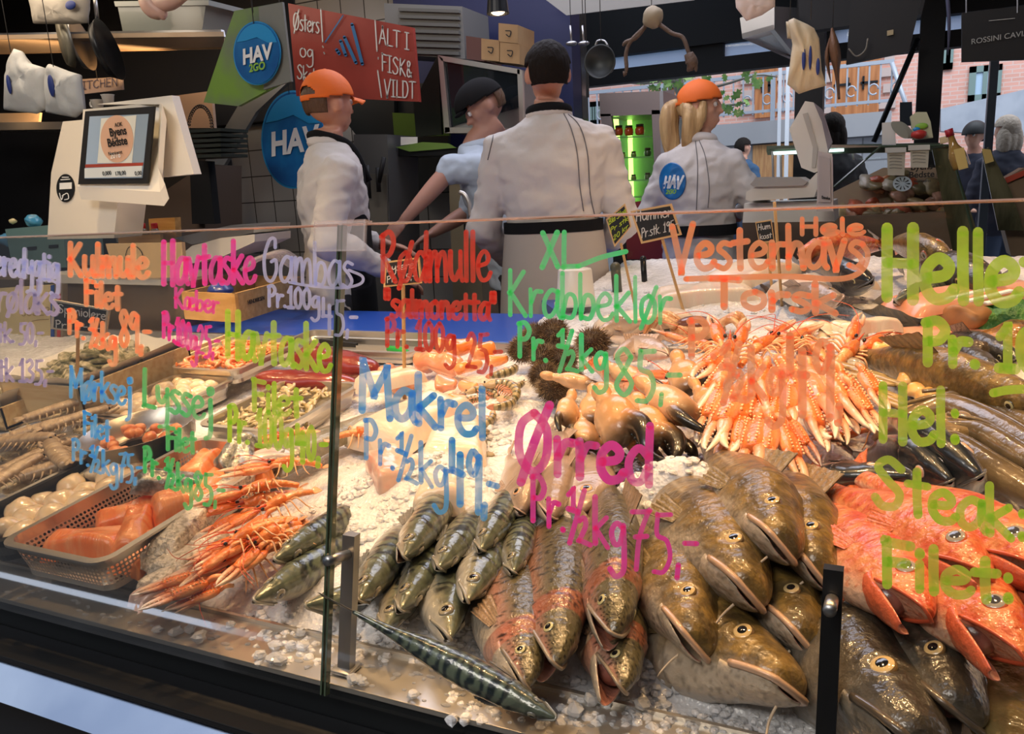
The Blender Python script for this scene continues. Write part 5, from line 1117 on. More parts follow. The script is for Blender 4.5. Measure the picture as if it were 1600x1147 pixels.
for i, (a, b, w, lift, lab) in enumerate([((262, 852), (440, 700), .052, .04, 'long silver-skinned fillet lying along the salmon tray'), ((240, 880), (400, 745), .05, .02, 'silver fillet under the long one, ends at the tray corner'), ((255, 905), (350, 840), .07, .012, 'wide speckled fillet nearest the langoustines'), ((232, 935), (300, 880), .045, .01, 'short fillet tail end lying lowest on the steel edge')]):
    A_, B_ = bed(*a, lift), bed(*b, lift); d_ = B_-A_
    fillet('skin_on_fillet', lab, (a[0]+b[0])/2, (a[1]+b[1])/2, w, float(np.linalg.norm(d_)), .024, lift, math.atan2(d_[1], d_[0])-math.pi/2, 10+i, SKW, WHF, group='skin-on fillets beside the salmon tray', bend=.05, taper=.3)
fillet('fish_belly', 'pale curled skinned fish belly at the lower left', 290, 915, .04, .15, .02, .02, -.5, 16, mat('pink_belly', (.72, .48, .38), .35, coat=.7, sss=.1), bend=.1)
fillet('skate_wing', 'pale curled flap of skate at the tray corner under the lime price', 415, 722, .06, .12, .02, .05, -.8, 17, mat('lilac_flesh', (.62, .52, .5), .3, coat=.8, mix=(.7, .6, .5)), bend=.5)
# ------------------------------------------------------------------ shellfish on the ice
LAN = mat('langoustine_shell', (.5, .5, .5), .3, vcol=True, coat=.7, bump=.3, bscale=120, sss=.05)
def grad(m, c0, c1, axis=0, lo=None, hi=None, noise_=.25, sc=40):
    v = np.asarray(m[0]); x = v[:, axis]; lo = x.min() if lo is None else lo; hi = x.max() if hi is None else hi; t = np.clip((x-lo)/(hi-lo+1e-9), 0, 1)[:, None]
    c = np.array(c0)*(1-t)+np.array(c1)*t; k = np.array([1+noise_*nz(p, sc) for p in v])[:, None]; return (m[0], m[1], np.clip(c*k, 0, 1))
OR, OR2, PALE = (.82, .19, .035), (.72, .09, .02), (.86, .5, .25)
def claw_arm(L, seed, spiny=True):
    """slender langoustine pincer: pale arm segments, palm and two fingers, tip at -? +X"""
    rr = random.Random(seed); parts = []
    parts.append(grad(tube([(0, 0, 0), (L*.12, 0, .004), (L*.2, .0, 0)], [L*.03, L*.04, L*.035], 8, sub=10), PALE, OR, 0))
    v, f = tube([(L*.2, 0, 0), (L*.3, 0, 0), (L*.48, 0, 0), (L*.62, 0, 0)], [L*.045, L*.085, L*.092, L*.07], 12, sub=22, flat=.72)
    c = np.array([np.array(OR)*(1-k)+np.array(PALE)*k for k in np.clip((np.abs(v[:, 1])/(L*.09)-.7)*2, 0, .8)]); parts.append((v, f, c))
    for s, o in ((1, .03), (-1, -.03)):
        v, f = tube([(L*.58, s*L*.036, 0), (L*.72, s*L*.056, 0), (L*.9, s*L*.036, 0), (L*(1.0 if s > 0 else .96), s*L*.006, 0)], [L*.042, L*.036, L*.022, L*.005], 8, sub=16, flat=.8)
        parts.append(grad((v, f), OR, (.95, .8, .6), 0))
        parts += [colr(ball((L*(.66+.05*i), s*L*.016, 0), L*.008, 5, 4), (.95, .78, .55)) for i in range(6)]
    if spiny: parts += [colr(ball((L*(.24+.045*i), k*L*.045, L*.058), (L*.014, L*.009, L*.009), 5, 4), (.95, .6, .3)) for i in range(9) for k in (-1, 0, 1)]
    return join(*parts)
def langoustine():
    t = thing('langoustine', 'l', 'langoustine'); L = .13
    x = np.linspace(0, 1, 16); v, f = tube(np.c_[L*(.5-.42*x), 0*x, 0*x+.002], L*(.03+.085*np.sin(np.clip(x*1.15, 0, 1)*1.6)), 14, flat=.95); obj('carapace', grad((v, f), OR, (.8, .28, .08), 0), LAN, t)
    n = 40; x = np.linspace(0, 1, n); r = L*(.1-.04*x)*(1+.1*(np.abs(np.sin(x*math.pi*6))**.5-.6)); v, f = tube(np.c_[L*(.1-.52*x), 0*x, -.018*x**2], r, 14, flat=.8); obj('segmented_tail', grad((v, f), (.84, .25, .06), (.86, .38, .14), 2, -.01, .01), LAN, t)
    obj('tail_fan', colr(join(*[xf(ball((0, 0, 0), (L*.09, L*.035, L*.012), 10, 6), (-L*.5, k*L*.045, -.02), (0, .2, -k*.35)) for k in (-1.7, -.8, 0, .8, 1.7)]), (.85, .42, .2)), LAN, t)
    obj('rostrum', colr(tube([(L*.42, 0, L*.06), (L*.55, 0, L*.08), (L*.66, 0, L*.1)], [L*.03, L*.015, L*.003], 7), OR2), LAN, t)
    for k in (-1, 1):
        obj('eye', ball((L*.52, k*L*.07, L*.06), (L*.036, L*.028, L*.034), 10, 8), BEYE, t)
        obj('claw', xf(claw_arm(L*1.15, 3, False), (L*.3, k*L*.1, -.004), (0, .05, k*.16)), LAN, t)
        obj('antenna', colr(tube([(L*.52, k*L*.04, .006), (L*.8, k*L*.2, .02), (L*1.1, k*L*.45, .015), (L*1.15, k*L*.8, .0)], [.0012, .001, .0008, .0005], 5, sub=14), OR2), LAN, t)
        for i in range(4): obj('leg', colr(tube([(L*(.3-.09*i), k*L*.08, -.004), (L*(.34-.12*i), k*L*.26, .006), (L*(.4-.16*i), k*L*.4, -.012), (L*(.46-.2*i), k*L*.5, -.02)], [L*.02, L*.016, L*.012, L*.004], 6, sub=10), (.92, .5, .25)), LAN, t)
    return t
lp = langoustine(); first = [True]
def place(proto, P, yaw, tilt=(0, 0), s=1., label='', cat='', group=None, flag=None):
    from mathutils import Euler
    o = proto if not proto.get('used') else dup(proto)
    proto['used'] = 1
    o['label'] = label; o['category'] = cat
    if group: o['group'] = group
    frame_on_bed(o, Vector(P), math.radians(yaw)); o.rotation_quaternion = o.rotation_quaternion @ Euler((math.radians(tilt[0]), math.radians(tilt[1]), 0)).to_quaternion(); o.scale = (s, s, s); return o
LG = 'langoustines heaped beside the mackerel'
for i, (px, py, lf, yaw, ti, lab) in enumerate([(440, 745, .06, 225, (10, -8), 'langoustine uppermost, under the lime price writing'), (425, 800, .06, 250, (0, 5), 'langoustine with black eyes in the middle of the heap'), (395, 800, .05, 230, (-20, 5), 'langoustine lying along the silver fillet'), (375, 850, .06, 245, (15, 10), 'langoustine with raised head facing the viewer'), (410, 850, .05, 260, (-10, 0), 'langoustine between the heap centre and the upper mackerel'),
        (395, 840, .05, 235, (20, 5), 'langoustine in front with pale open claws'), (425, 855, .04, 255, (0, 0), 'langoustine low in the heap above the lower mackerel'), (380, 885, .03, 240, (-25, 5), 'langoustine at the lower end of the heap'), (455, 700, .05, 215, (0, 0), 'small langoustine rearmost by the glass joint'), (525, 700, .05, 40, (0, 10), 'lone langoustine head beside the grey hake side'), (400, 780, .07, 225, (30, 0), 'langoustine on its side on top of the heap')]):
    place(lp, bed(px+26, py-24, lf+.01), yaw, ti, .76, lab, 'langoustine', LG)
for i, (px, py, lf, yaw, s) in enumerate([(335, 905, .02, 225, .11), (350, 900, .03, 240, .12), (365, 915, .015, 235, .10), (330, 890, .03, 232, .11)]):
    o = obj('langoustine_claw', claw_arm(s, i), LAN); tag(o, 'long pale-tipped langoustine claw reaching onto the steel ledge at the lower left', 'claw', 'loose claws on the ledge'); frame_on_bed(o, Vector(bed(px, py, lf+.01)), math.radians(yaw))
# fan of large claws at the right
rr = random.Random(12)
protos = [obj('langoustine_claw', claw_arm(.19, 20+k), LAN) for k in range(3)]; used = set()
CF = 'langoustine claws fanned out in a big heap'
claws = [(1160, 600, 1105, 700), (1175, 620, 1125, 735), (1190, 640, 1165, 745), (1205, 640, 1190, 750), (1215, 650, 1255, 755), (1225, 640, 1280, 725), (1170, 590, 1140, 700), (1185, 580, 1210, 660), (1215, 560, 1262, 650), (1240, 575, 1300, 680), (1250, 560, 1335, 670), (1275, 570, 1360, 670), (1300, 565, 1375, 668), (1320, 590, 1378, 675), (1285, 600, 1320, 690), (1150, 560, 1090, 640), (1200, 560, 1175, 650), (1230, 590, 1225, 680), (1165, 640, 1150, 735), (1180, 560, 1240, 640), (1140, 540, 1085, 590), (1215, 610, 1200, 700), (1255, 610, 1290, 700), (1130, 590, 1092, 690), (1340, 570, 1385, 640)]
for i, (x0, y0, x1, y1) in enumerate(claws):
    k = i % 3; o = protos[k] if k not in used else protos[k].copy()
    if k in used: COL.objects.link(o)
    used.add(k); tag(o, 'bright orange spiny langoustine claw in the fanned heap right of the crab claws', 'claw', CF)
    A, B = Vector(bed(x0, y0, .11+.04*rr.random())), Vector(bed(x1, y1, .08+.04*rr.random())); X = (B-A); Lc = X.length; X.normalize(); S = X.cross(Vector(BN)).normalized(); Z = S.cross(X); a = rr.uniform(-1.0, 1.0); Z2 = Z*math.cos(a)+S*math.sin(a)
    o.rotation_mode = 'QUATERNION'; o.rotation_quaternion = Matrix((X, Z2.cross(X), Z2)).transposed().to_quaternion(); o.location = A; s = Lc/.19*1.05; o.scale = (s, s, s)
for i, (px, py, lf, yaw, s) in enumerate([(1140, 560, .08, 100, 1.2), (1180, 545, .08, 60, 1.1), (1230, 545, .08, 90, 1.2), (1280, 550, .08, 120, 1.1), (1320, 555, .07, 70, 1.1), (1110, 545, .07, 140, 1.0), (1090, 590, .06, 170, 1.0), (1345, 600, .05, 160, 1.0), (1400, 665, .03, 170, .9)]):
    place(lp, bed(px, py, lf), yaw, (rr.uniform(-30, 30), rr.uniform(-15, 15)), s, 'orange langoustine body lying behind the fanned claws', 'langoustine', 'langoustine bodies behind the claws')
# brown crab claws with black tips
def crab_claw(seed):
    L = .11; t = thing('crab_claw', 'c', 'crab claw'); 
    palm = join(ball((L*.3, 0, 0), (L*.3, L*.21, L*.15), 16, 12), ball((L*.45, -L*.02, 0), (L*.2, L*.2, L*.14), 14, 10), ball((L*.02, .0, 0), (L*.1, L*.1, L*.09), 10, 8), ball((-L*.16, L*.03, 0), (L*.16, L*.1, L*.09), 12, 8))
    upper = tube([(L*.5, L*.1, 0), (L*.7, L*.16, 0), (L*.88, L*.1, 0), (L*1.0, -L*.0, 0)], [L*.12, L*.1, L*.065, L*.012], 12, sub=16, flat=.85)
    def cc(p):
        k = 1/(1+math.exp(-(p[0]-L*.56)*200)); b = np.array((.6, .29, .1))*(1+.25*nz(p, 60, seed)); q = 1/(1+math.exp(-(p[1]*-1-L*.02)*150)); b = b*(1-q*.35)+np.array((.85, .68, .5))*q*.35; return np.clip(b*(1-k)+np.array((.012, .01, .008))*k, 0, 1)
    m = mat('crab_shell', (.5, .5, .5), .34, vcol=True, coat=.5, bump=.15, bscale=90)
    remesh('palm', join(palm, upper), L*.022, m, t, 4, None, cc)
    th = tube([(L*.46, -L*.12, 0), (L*.66, -L*.17, 0), (L*.84, -L*.12, 0), (L*.94, -L*.03, 0)], [L*.08, L*.07, L*.045, L*.01], 12, sub=16, flat=.85)
    c2 = np.array([cc(p+np.array([L*.05, 0, 0])) for p in th[0]]); obj('pincer', (th[0], th[1], c2), m, t)
    obj('teeth', colr(join(*[ball((L*(.6+.07*i), L*.055-abs(i-2)*L*.004, 0), L*.022, 6, 5) for i in range(5)]), (.012, .01, .008)), m, t); return t
cp_ = [crab_claw(1)]
for i, (x0, y0, x1, y1, lf, lab) in enumerate([(955, 575, 1010, 600, .10, 'crab claw rearmost behind the green price writing'), (1020, 610, 1090, 660, .12, 'largest crab claw, pale and shiny, in the middle'), (960, 620, 995, 668, .11, 'crab claw with dark pincer under the green writing'), (890, 625, 885, 660, .09, 'small crab claw opening towards the left urchins'), (925, 620, 930, 660, .08, 'crab claw behind the bream heads'), (945, 630, 985, 690, .12, 'crab claw in front with wide black fingers'),
        (1090, 610, 1120, 645, .10, 'crab claw touching the orange claw fan'), (1020, 660, 1050, 690, .08, 'crab claw pointing down at the front right'), (980, 690, 1020, 715, .06, 'crab claw lowest at the front'), (870, 590, 920, 600, .09, 'dark crab claw beside the lowest urchins'), (960, 700, 950, 735, .05, 'crab claw hidden behind the pink writing'), (1060, 570, 1080, 610, .09, 'pale crab claw at the back of the heap'), (1000, 640, 1030, 690, .10, 'crab claw in shade between its neighbours'), (910, 660, 925, 700, .06, 'crab claw above the silver bream')]):
    o = place(cp_[0], bed(x0, y0, lf), 0, (0, 0), 1, lab, 'crab claw', 'brown crab claws with black tips'); A, B = Vector(bed(x0, y0, lf)), Vector(bed(x1, y1, lf-.02)); X = B-A; Lc = X.length; X.normalize(); S = X.cross(Vector(BN)).normalized(); Z = S.cross(X); a = rr.uniform(-.9, .9); Z2 = Z*math.cos(a)+S*math.sin(a); o.rotation_quaternion = Matrix((X, Z2.cross(X), Z2)).transposed().to_quaternion(); s = 1.22*max(.9, min(1.5, Lc/.085)); o.scale = (s, s, s)
# spider crab shell half at the back
cs_ = thing('crab', 'orange brown crab turned belly up behind the claws, lower end of the lobster sign stick', 'crab', bed(1090, 520, .04)); cbm = mat('crab_orange', (.55, .22, .07), .35, coat=.7, mix=(.85, .55, .3), mscale=25, bump=.8, bscale=60)
obj('shell', ball((0, 0, .01), (.075, .05, .03), 20, 12), cbm, cs_); obj('underside', ball((0, -.01, .025), (.055, .035, .022), 18, 10), mat('crab_dark', (.16, .06, .04), .3, coat=.8), cs_)
for k in (-1, 1):
    for i in range(4): obj('leg', tube([(k*.05, -.03+.02*i, .02), (k*.10, -.05+.03*i, .045), (k*.13, -.07+.035*i, .0)], [.011, .009, .003], 7, sub=12), cbm, cs_)
# sea urchins
def urchin(seed):
    t = thing('sea_urchin', 'u', 'sea urchin'); R = .032; r = random.Random(seed); obj('test', ball((0, 0, 0), (R, R, R*.8), 18, 12), mat('urchin_body', (.05, .03, .018), .6), t); sp = []
    for i in range(620):
        z = 1-2*(i+.5)/620; a = i*2.39996; d = np.array([math.sqrt(1-z*z)*math.cos(a), math.sqrt(1-z*z)*math.sin(a), z*.85]); j = d+np.array([r.gauss(0, .28) for _ in range(3)]); j /= np.linalg.norm(j)
        p0 = d*R*.95; L = R*r.uniform(.3, .55); s = np.cross(j, (.3, .5, .8)); s /= np.linalg.norm(s); u = np.cross(j, s); w = .0009
        sp.append((np.array([p0+s*w, p0-s*w*.5+u*w, p0-s*w*.5-u*w, p0+j*L]), [(0, 1, 3), (1, 2, 3), (2, 0, 3)]))
    obj('spines', join(*sp), mat('urchin_spines', (.22, .15, .08), .5, mix=(.1, .06, .03), mscale=60), t, smooth=False); return t
up = urchin(1)
for px, py, lf, s, lab in [(818, 545, .06, 1.15, 'sea urchin leftmost, above the striped prawns'), (835, 525, .09, 1.0, 'sea urchin rearmost on the left of the heap'), (865, 520, .10, 1.1, 'sea urchin rearmost at the top of the heap'), (925, 535, .09, 1.15, 'round sea urchin standing apart at the right of the heap'), (850, 560, .08, 1.0, 'sea urchin in the middle behind the green price'), (880, 560, .08, 1.0, 'sea urchin right of the middle one'), (848, 585, .06, .95, 'dark sea urchin under the middle ones'), (865, 605, .05, 1.1, 'sea urchin lowest, next to the crab claws'), (890, 590, .06, .9, 'small sea urchin hidden behind the green writing')]:
    place(up, bed(px, py, lf), rr.uniform(0, 360), (rr.uniform(-40, 40), 20), s, lab, 'sea urchin', 'sea urchins heaped beside the striped prawns')
# striped raw prawns
TIG = mat('tiger_prawn', (.5, .5, .5), .28, vcol=True, coat=.8, bump=.2, bscale=100)
def tiger():
    t = thing('striped_prawn', 'p', 'prawn'); L = .11; n = 90; a = np.linspace(0, 2.2, n); R = L/2.2; x = np.linspace(0, 1, n); P = np.c_[R*np.sin(a), R*(np.cos(a)-1), 0*a]
    r = L*(.09+.05*np.sin(x*2.6)-.06*x)*(1+.1*(np.abs(np.sin(x*math.pi*7))**.5-.6)*(x > .2)); v, f = tube(P, r, 14, flat=1.15); st_ = np.repeat((np.sin(x*math.pi*14) > .2).astype(float), 14); st_ = np.r_[st_, 0, 0][:len(v)]
    obj('shell', (v, f, np.array([np.array((.4, .31, .16))*(1-s)+np.array((.13, .11, .055))*s for s in st_])), TIG, t)
    e, T = P[-1], P[-1]-P[-2]; an = math.atan2(T[1], T[0]); obj('tail_fan', colr(join(*[xf(ball((0, 0, 0), (L*.1, L*.012, L*.035), 10, 6), e+np.array([math.cos(an), math.sin(an), 0])*L*.06+np.array([0, 0, k*L*.03]), (0, k*.3, an)) for k in (-1, 0, 1)]), (.75, .3, .18)), TIG, t)
    obj('head', colr(join(tube([(0, 0, 0), (-L*.14, -L*.01, 0), (-L*.28, -L*.0, 0)], [L*.1, L*.085, L*.02], 12, sub=10), tube([(-L*.2, L*.04, 0), (-L*.42, L*.09, 0)], [L*.02, L*.003], 6)), (.55, .4, .22)), TIG, t)
    obj('legs', colr(join(*[tube([P[6+9*i]*.92+np.array([0, -.008, k*.004]), P[6+9*i]*.6+np.array([0, -.022, k*.008]), P[6+9*i]*.45+np.array([0, -.032, k*.01])], [.0022, .0018, .0008], 5) for i in range(7) for k in (-1, 1)]), (.8, .36, .22)), TIG, t)
    for k in (-1, 1): obj('eye', ball((-L*.24, L*.03, k*L*.06), L*.025, 8, 6), BEYE, t)
    return t
tg = tiger()
for px, py, lf, yaw, s, lab in [(805, 575, .05, 300, 1.0, 'striped prawn rearmost below the urchins'), (775, 600, .05, 20, 1.2, 'striped prawn with its back arched, largest'), (790, 625, .04, 340, 1.1, 'striped prawn under the arched one'), (740, 610, .04, 60, .9, 'striped prawn beside the pink roe'), (770, 650, .025, 290, .9, 'striped prawn standing on its tail in the ice'), (745, 680, .02, 200, .9, 'dark striped prawn behind the letter l'), (710, 690, .02, 190, .9, 'dark striped prawn lying left of the others'), (755, 715, .015, 250, .7, 'small prawn lowest on the ice'), (815, 600, .04, 280, .8, 'prawn touching the lowest urchin'), (720, 630, .04, 100, .8, 'orange striped prawn by the red price'), (735, 700, .015, 160, .8, 'curled prawn on the bare ice')]:
    place(tg, bed(px, py, lf), yaw, (rr.uniform(-20, 20), rr.uniform(-15, 15)), s*.82, lab, 'prawn', 'striped raw prawns')
# clams on the ice
CL = mat('clam_shell', (.4, .33, .22), .5, mix=(.2, .16, .1), mscale=80, bump=.4, bscale=120)
for i in range(12):
    px, py = rr.uniform(700, 770), rr.uniform(655, 735); o = obj('clam', ball((0, 0, 0), (.015, .012, .008), 14, 9), CL) if i == 0 else bpy.data.objects['clam'].copy()
    if i: COL.objects.link(o)
    tag(o, 'small ribbed brown clam scattered on the ice below the prawns', 'clam', 'clams on the ice'); P = bed(px, py, 0); frame_on_bed(o, Vector((P[0], P[1], icez(P[0], P[1])+.006)), rr.uniform(0, 6))
# breams and other whole fish behind
WF = 'whole fish between prawns and cod'
putfish('bream', (815, 800), .06, (790, 700), .08, 40, .30, 'bream head with slightly open mouth left under the pink word', name='bream', seed=3, jaw=8)
putfish('bream', (848, 742), .06, (862, 655), .08, 55, .30, 'bream with red ringed eye behind the pink word', name='bream', seed=4, jaw=4)
putfish('bream', (905, 800), .05, (905, 690), .07, 75, .36, 'broad silver bream flank behind the pink word', name='bream', seed=5, jaw=4)
putfish('trout', (862, 808), .06, (868, 720), .07, 40, .34, 'small grey fish head between the bream and the ice lump', name='grey_fish', seed=6, jaw=6, skin='bream')
# dark flat fish at the right, eels, and others
putfish('bream', (1484, 752), .10, (1370, 722), .09, -20, .34, 'black sea bream with yellow mark, in front of the blue-headed one', name='black_bream', seed=7, jaw=4, skin='dark')
putfish('bream', (1530, 745), .11, (1400, 690), .10, -30, .44, 'dark blue-headed bream behind the black one', name='black_bream', seed=8, jaw=3, skin='dark')
putfish('bream', (1425, 745), .09, (1275, 755), .08, -70, .40, 'dark flank of a black bream beside the orange claws', name='black_bream', seed=9, jaw=3, skin='dark')
putfish('trout', (1640, 640), .12, (1440, 585), .12, -30, .55, 'thick greenish fish with wet scales at the right edge', name='carp', seed=10, jaw=3, skin='cod')
EEL = mat('eel_skin', (.2, .14, .07), .28, coat=.9, mix=(.1, .07, .035), mscale=14, bump=.15, bscale=60)
for i, (pts, r_, lab) in enumerate([(((1405, 655, .06), (1480, 640, .07), (1560, 670, .08), (1640, 720, .08)), .026, 'long brown eel lying rearmost at the right edge'), (((1420, 700, .06), (1490, 700, .07), (1560, 740, .07), (1640, 790, .06)), .024, 'brown eel in front of the others'), (((1440, 630, .07), (1530, 625, .09), (1620, 670, .09)), .022, 'eel with orange belly behind the rearmost one'), (((1480, 665, .08), (1540, 680, .08), (1640, 740, .08)), .02, 'thin eel between the two long ones')]):
    P = np.array([bed(x, y, l) for x, y, l in pts]); t_ = thing('eel', lab, 'eel', P[0]); obj('body', tube(P-P[0], [r_*.5]+[r_]*(len(P)-2)+[r_*.9], 16, sub=40), EEL, t_)
    fp = P+np.array([0, .006, r_*.95]); obj('back_fin', tube(fp-P[0], .004, 6, sub=40), EEL, t_)
fillet('plaice', 'olive plaice lying flat at the lower right corner', 1590, 1105, .17, .26, .022, .02, .5, 30, mat('plaice_skin', (.2, .15, .06), .3, coat=.8, mix=(.1, .075, .03), mscale=20, bump=.4, bscale=60), WHF, cat='fish', bend=.03, taper=.6)
fillet('split_fish', 'brown split fish with pale inside, lying under the green word', 1500, 680, .1, .26, .03, .06, -1.0, 31, mat('brown_skin', (.3, .2, .08), .3, coat=.8, mix=(.18, .12, .05), mscale=25, bump=.4, bscale=80), WHF, cat='fish', bend=.1)
# loose items in the middle right: cooked potatoes of squid, lobster, red crab, small tubs
SQ = mat('squid_white', (.86, .74, .5), .3, coat=.7, sss=.2, mix=(.9, .82, .62), mscale=20)
for i in range(9):
    px, py = 1235+rr.uniform(0, 110), 505+rr.uniform(0, 35); v, f = lump(.03, i, .6); o = obj('squid', (v, f), SQ, loc=bed(px, py, .05)); tag(o, 'pale yellow squid piece heaped behind the claws', 'squid', 'pale squid pieces on the ice')
LOB = mat('lobster_red', (.5, .05, .02), .3, coat=.8, mix=(.2, .03, .02), mscale=20)
loin('lobster_tail', 'dark red lobster shell below the squid, right', (1330, 560), (1395, 540), .03, .018, LOB, .05, .8, 3, 'lobster')
loin('squid_sack', 'small speckled white squid body with yellow marks', (1300, 560), (1350, 575), .028, .015, mat('speckled_squid', (.62, .56, .46), .3, coat=.7, mix=(.3, .27, .22), mscale=60), .05, .8, 4, 'squid')
ONI = mat('onion_orange', (.92, .45, .1), .3, coat=.6, mix=(.95, .62, .25), mscale=12, sss=.2)
for i, (px, py, s) in enumerate([(1405, 575, .024), (1420, 595, .022), (1435, 610, .02), (1450, 620, .022), (1460, 635, .018), (1475, 640, .016), (1425, 575, .018), (1440, 590, .014), (1395, 560, .016), (1468, 622, .014), (1390, 545, .02), (1405, 550, .018), (1375, 545, .018)]):
    v, f = lump(s, i, .8, k=.3); o = obj('whelk', (v, f), ONI, loc=bed(px, py, .07)); tag(o, 'orange cooked whelk meat lying beside the green fish', 'whelk', 'orange whelks right of the claws')
RZR = mat('razor_clam', (.5, .36, .14), .35, coat=.5, mix=(.3, .2, .08), mscale=30, stretch=(1, 6, 6))
for i, (x0, y0, x1, y1) in enumerate([(1300, 565, 1385, 590), (1310, 580, 1400, 602), (1320, 590, 1410, 625), (1340, 600, 1430, 640), (1330, 575, 1420, 605), (1355, 615, 1445, 650)]):
    A, B = bed(x0, y0, .07), bed(x1, y1, .07); o = obj('razor_clam', tube([A-A, (B-A)*.1, (B-A)*.5, (B-A)*.9, B-A], [.008, .012, .013, .012, .008], 10, flat=.45), RZR, loc=A); tag(o, 'long yellow-brown razor clam lying across the ice right of the claws', 'razor clam', 'razor clams')
# pink gurnard bodies behind the urchins
putfish('trout', (1020, 610), .09, (900, 560), .10, 60, .26, 'pink gurnard lying behind the crab claws, nearest', name='gurnard', seed=31, jaw=3, skin='red')
putfish('trout', (1045, 555), .09, (930, 520), .11, 60, .24, 'pink gurnard behind the round urchin, farther back', name='gurnard', seed=32, jaw=3, skin='bream')
putfish('trout', (960, 560), .08, (1060, 515), .10, -40, .22, 'pale pink fish with red fins under the green letters', name='gurnard', seed=33, jaw=3, skin='bream')
putfish('trout', (935, 520), .09, (1020, 500), .10, -40, .2, 'pale red mullet rearmost on the ice ridge', name='mullet', seed=34, jaw=3, skin='bream')
# ---- farther part of the counter at the right: fillets and whole fish on the second ice bed
r = random.Random(77)
COLS_ = [('salmon side', mat('far_salmon', (.8, .3, .14), .35, coat=.5, mix=(.85, .45, .3), mscale=8), 'pale salmon side lying on the far ice'), ('fillet', WHF, 'pale fillet lying on the far ice')]
def farfish(kind, a, la, b, lb, roll, L, label, **k): putfish(kind, a, la, b, lb, roll, L, label, name='far_fish', **k)
farfish('bream', (1470, 492), .07, (1350, 488), .06, -50, .36, 'brown flatfish with orange lip on the far ice, centre right', seed=41, skin='cod')
farfish('trout', (1535, 500), .07, (1440, 495), .06, -40, .4, 'brown spotted fish just right of the flatfish', seed=42, skin='cod')
farfish('cod', (1310, 470), .08, (1210, 455), .07, -40, .4, 'grey-brown haddock behind the far tail fillets', seed=43, skin='bream')
farfish('trout', (1360, 440), .12, (1250, 415), .1, -30, .5, 'dark silvery fish rearmost on the far ice', seed=44, skin='dark')
farfish('mackerel', (1400, 470), .10, (1500, 452), .1, 40, .5, 'dark-backed white-bellied fish under the first green letter', seed=45)
farfish('red', (1250, 395), .14, (1360, 385), .13, 40, .5, 'red fish lying rearmost under the orange word', seed=46)
farfish('red', (1480, 400), .16, (1390, 380), .15, -40, .5, 'large brownish fish behind the green H', seed=47, skin='cod')
farfish('cod', (1545, 440), .13, (1450, 420), .13, -40, .6, 'dark brown fish head in the far row between green letters', seed=48, skin='coal')
farfish('trout', (1590, 560), .08, (1500, 540), .08, -30, .35, 'dark whole fish by the green bags at the right edge', seed=49, skin='coal')
farfish('trout', (1560, 520+60), .09, (1480, 560), .07, -30, .35, 'dark speckled fish under the second green price', seed=50, skin='coal')
fillet('far_fillet', 'pinkish salmon fillet on the far ice behind the lime letter P', 1480, 530, .14, .3, .025, .03, -1.2, 50, COLS_[0][1], bend=.05)
fillet('far_fillet', 'orange-backed fillet with white edge under the green e', 1520, 468, .16, .4, .03, .08, -1.0, 51, COLS_[0][1], WHF, bend=.05)
fillet('far_fillet', 'pale folded fillet beside the dark fish, under the word in orange', 1290, 448, .18, .3, .04, .05, -.9, 52, WHF, bend=.3)
fillet('far_fillet', 'thin pale belly fillet next to the price stick', 1180, 430, .2, .35, .04, .05, -.6, 53, WHF, bend=.3)
fillet('far_fillet', 'white tail fin piece standing out of the far ice', 1370, 515, .05, .12, .03, .06, -1.2, 54, WHF, bend=.3)
fillet('far_fillet', 'pale pink fillet left on the far ice behind the green word', 1010, 510, .12, .3, .04, .03, -1.0, 55, WHF, bend=.2)
fillet('far_fillet', 'large pale fish side behind the orange word', 1100, 470, .16, .34, .05, .02, -1.2, 56, COLS_[1][1], bend=.2)
PARS = mat('green_leafy', (.03, .16, .05), .5, mix=(.1, .3, .06), mscale=30, bump=1, bscale=60)
for i, (px, py, rr_) in enumerate([(1560, 485, .07), (1585, 505, .08), (1530, 505, .06)]):
    v, f = lump(rr_, 60+i, .6, k=.35); o = obj('herb_bag', (v, f), PARS, loc=bed(px, py, .05)); tag(o, ['dark green net bag of mussels rearmost', 'dark green net bag of mussels by the edge of the frame', 'dark green herb bunch left of the net bags'][i], 'bag')
for i, (px, py) in enumerate([(1515, 485), (1550, 488), (1578, 492)]):
    o = obj('paper_label', cbox((0, 0, .04), (.1, .02, .004)), PAPER, loc=bed(px, py, .10), smooth=False); o.rotation_euler = (0, -.2, .4); tag(o, ['white paper tag on the brown parcel, left one', 'white paper tag in the middle of three', 'white paper tag by the frame edge, right one'][i], 'label')
loin('wrapped_parcel', 'brown paper parcel under the left white tag', (1490, 500), (1530, 490), .06, .05, mat('brown_paper', (.4, .2, .08), .5), .07, .6, 5, 'parcel')
for i, (px, py, c, lab) in enumerate([(1590, 530, (.5, .22, .04), 'orange-brown crab lying at the right edge'), (1510, 560, (.08, .05, .03), 'dark shellfish heap at the right behind the green fish')]):
    v, f = lump(.07, 70+i, .55, k=.4); o = obj('shellfish', (v, f), mat('shellfish_%d' % i, c, .3, coat=.8, mix=(.05, .035, .02), mscale=25, bump=.8, bscale=50), loc=bed(px, py, .05)); tag(o, lab, 'shellfish')
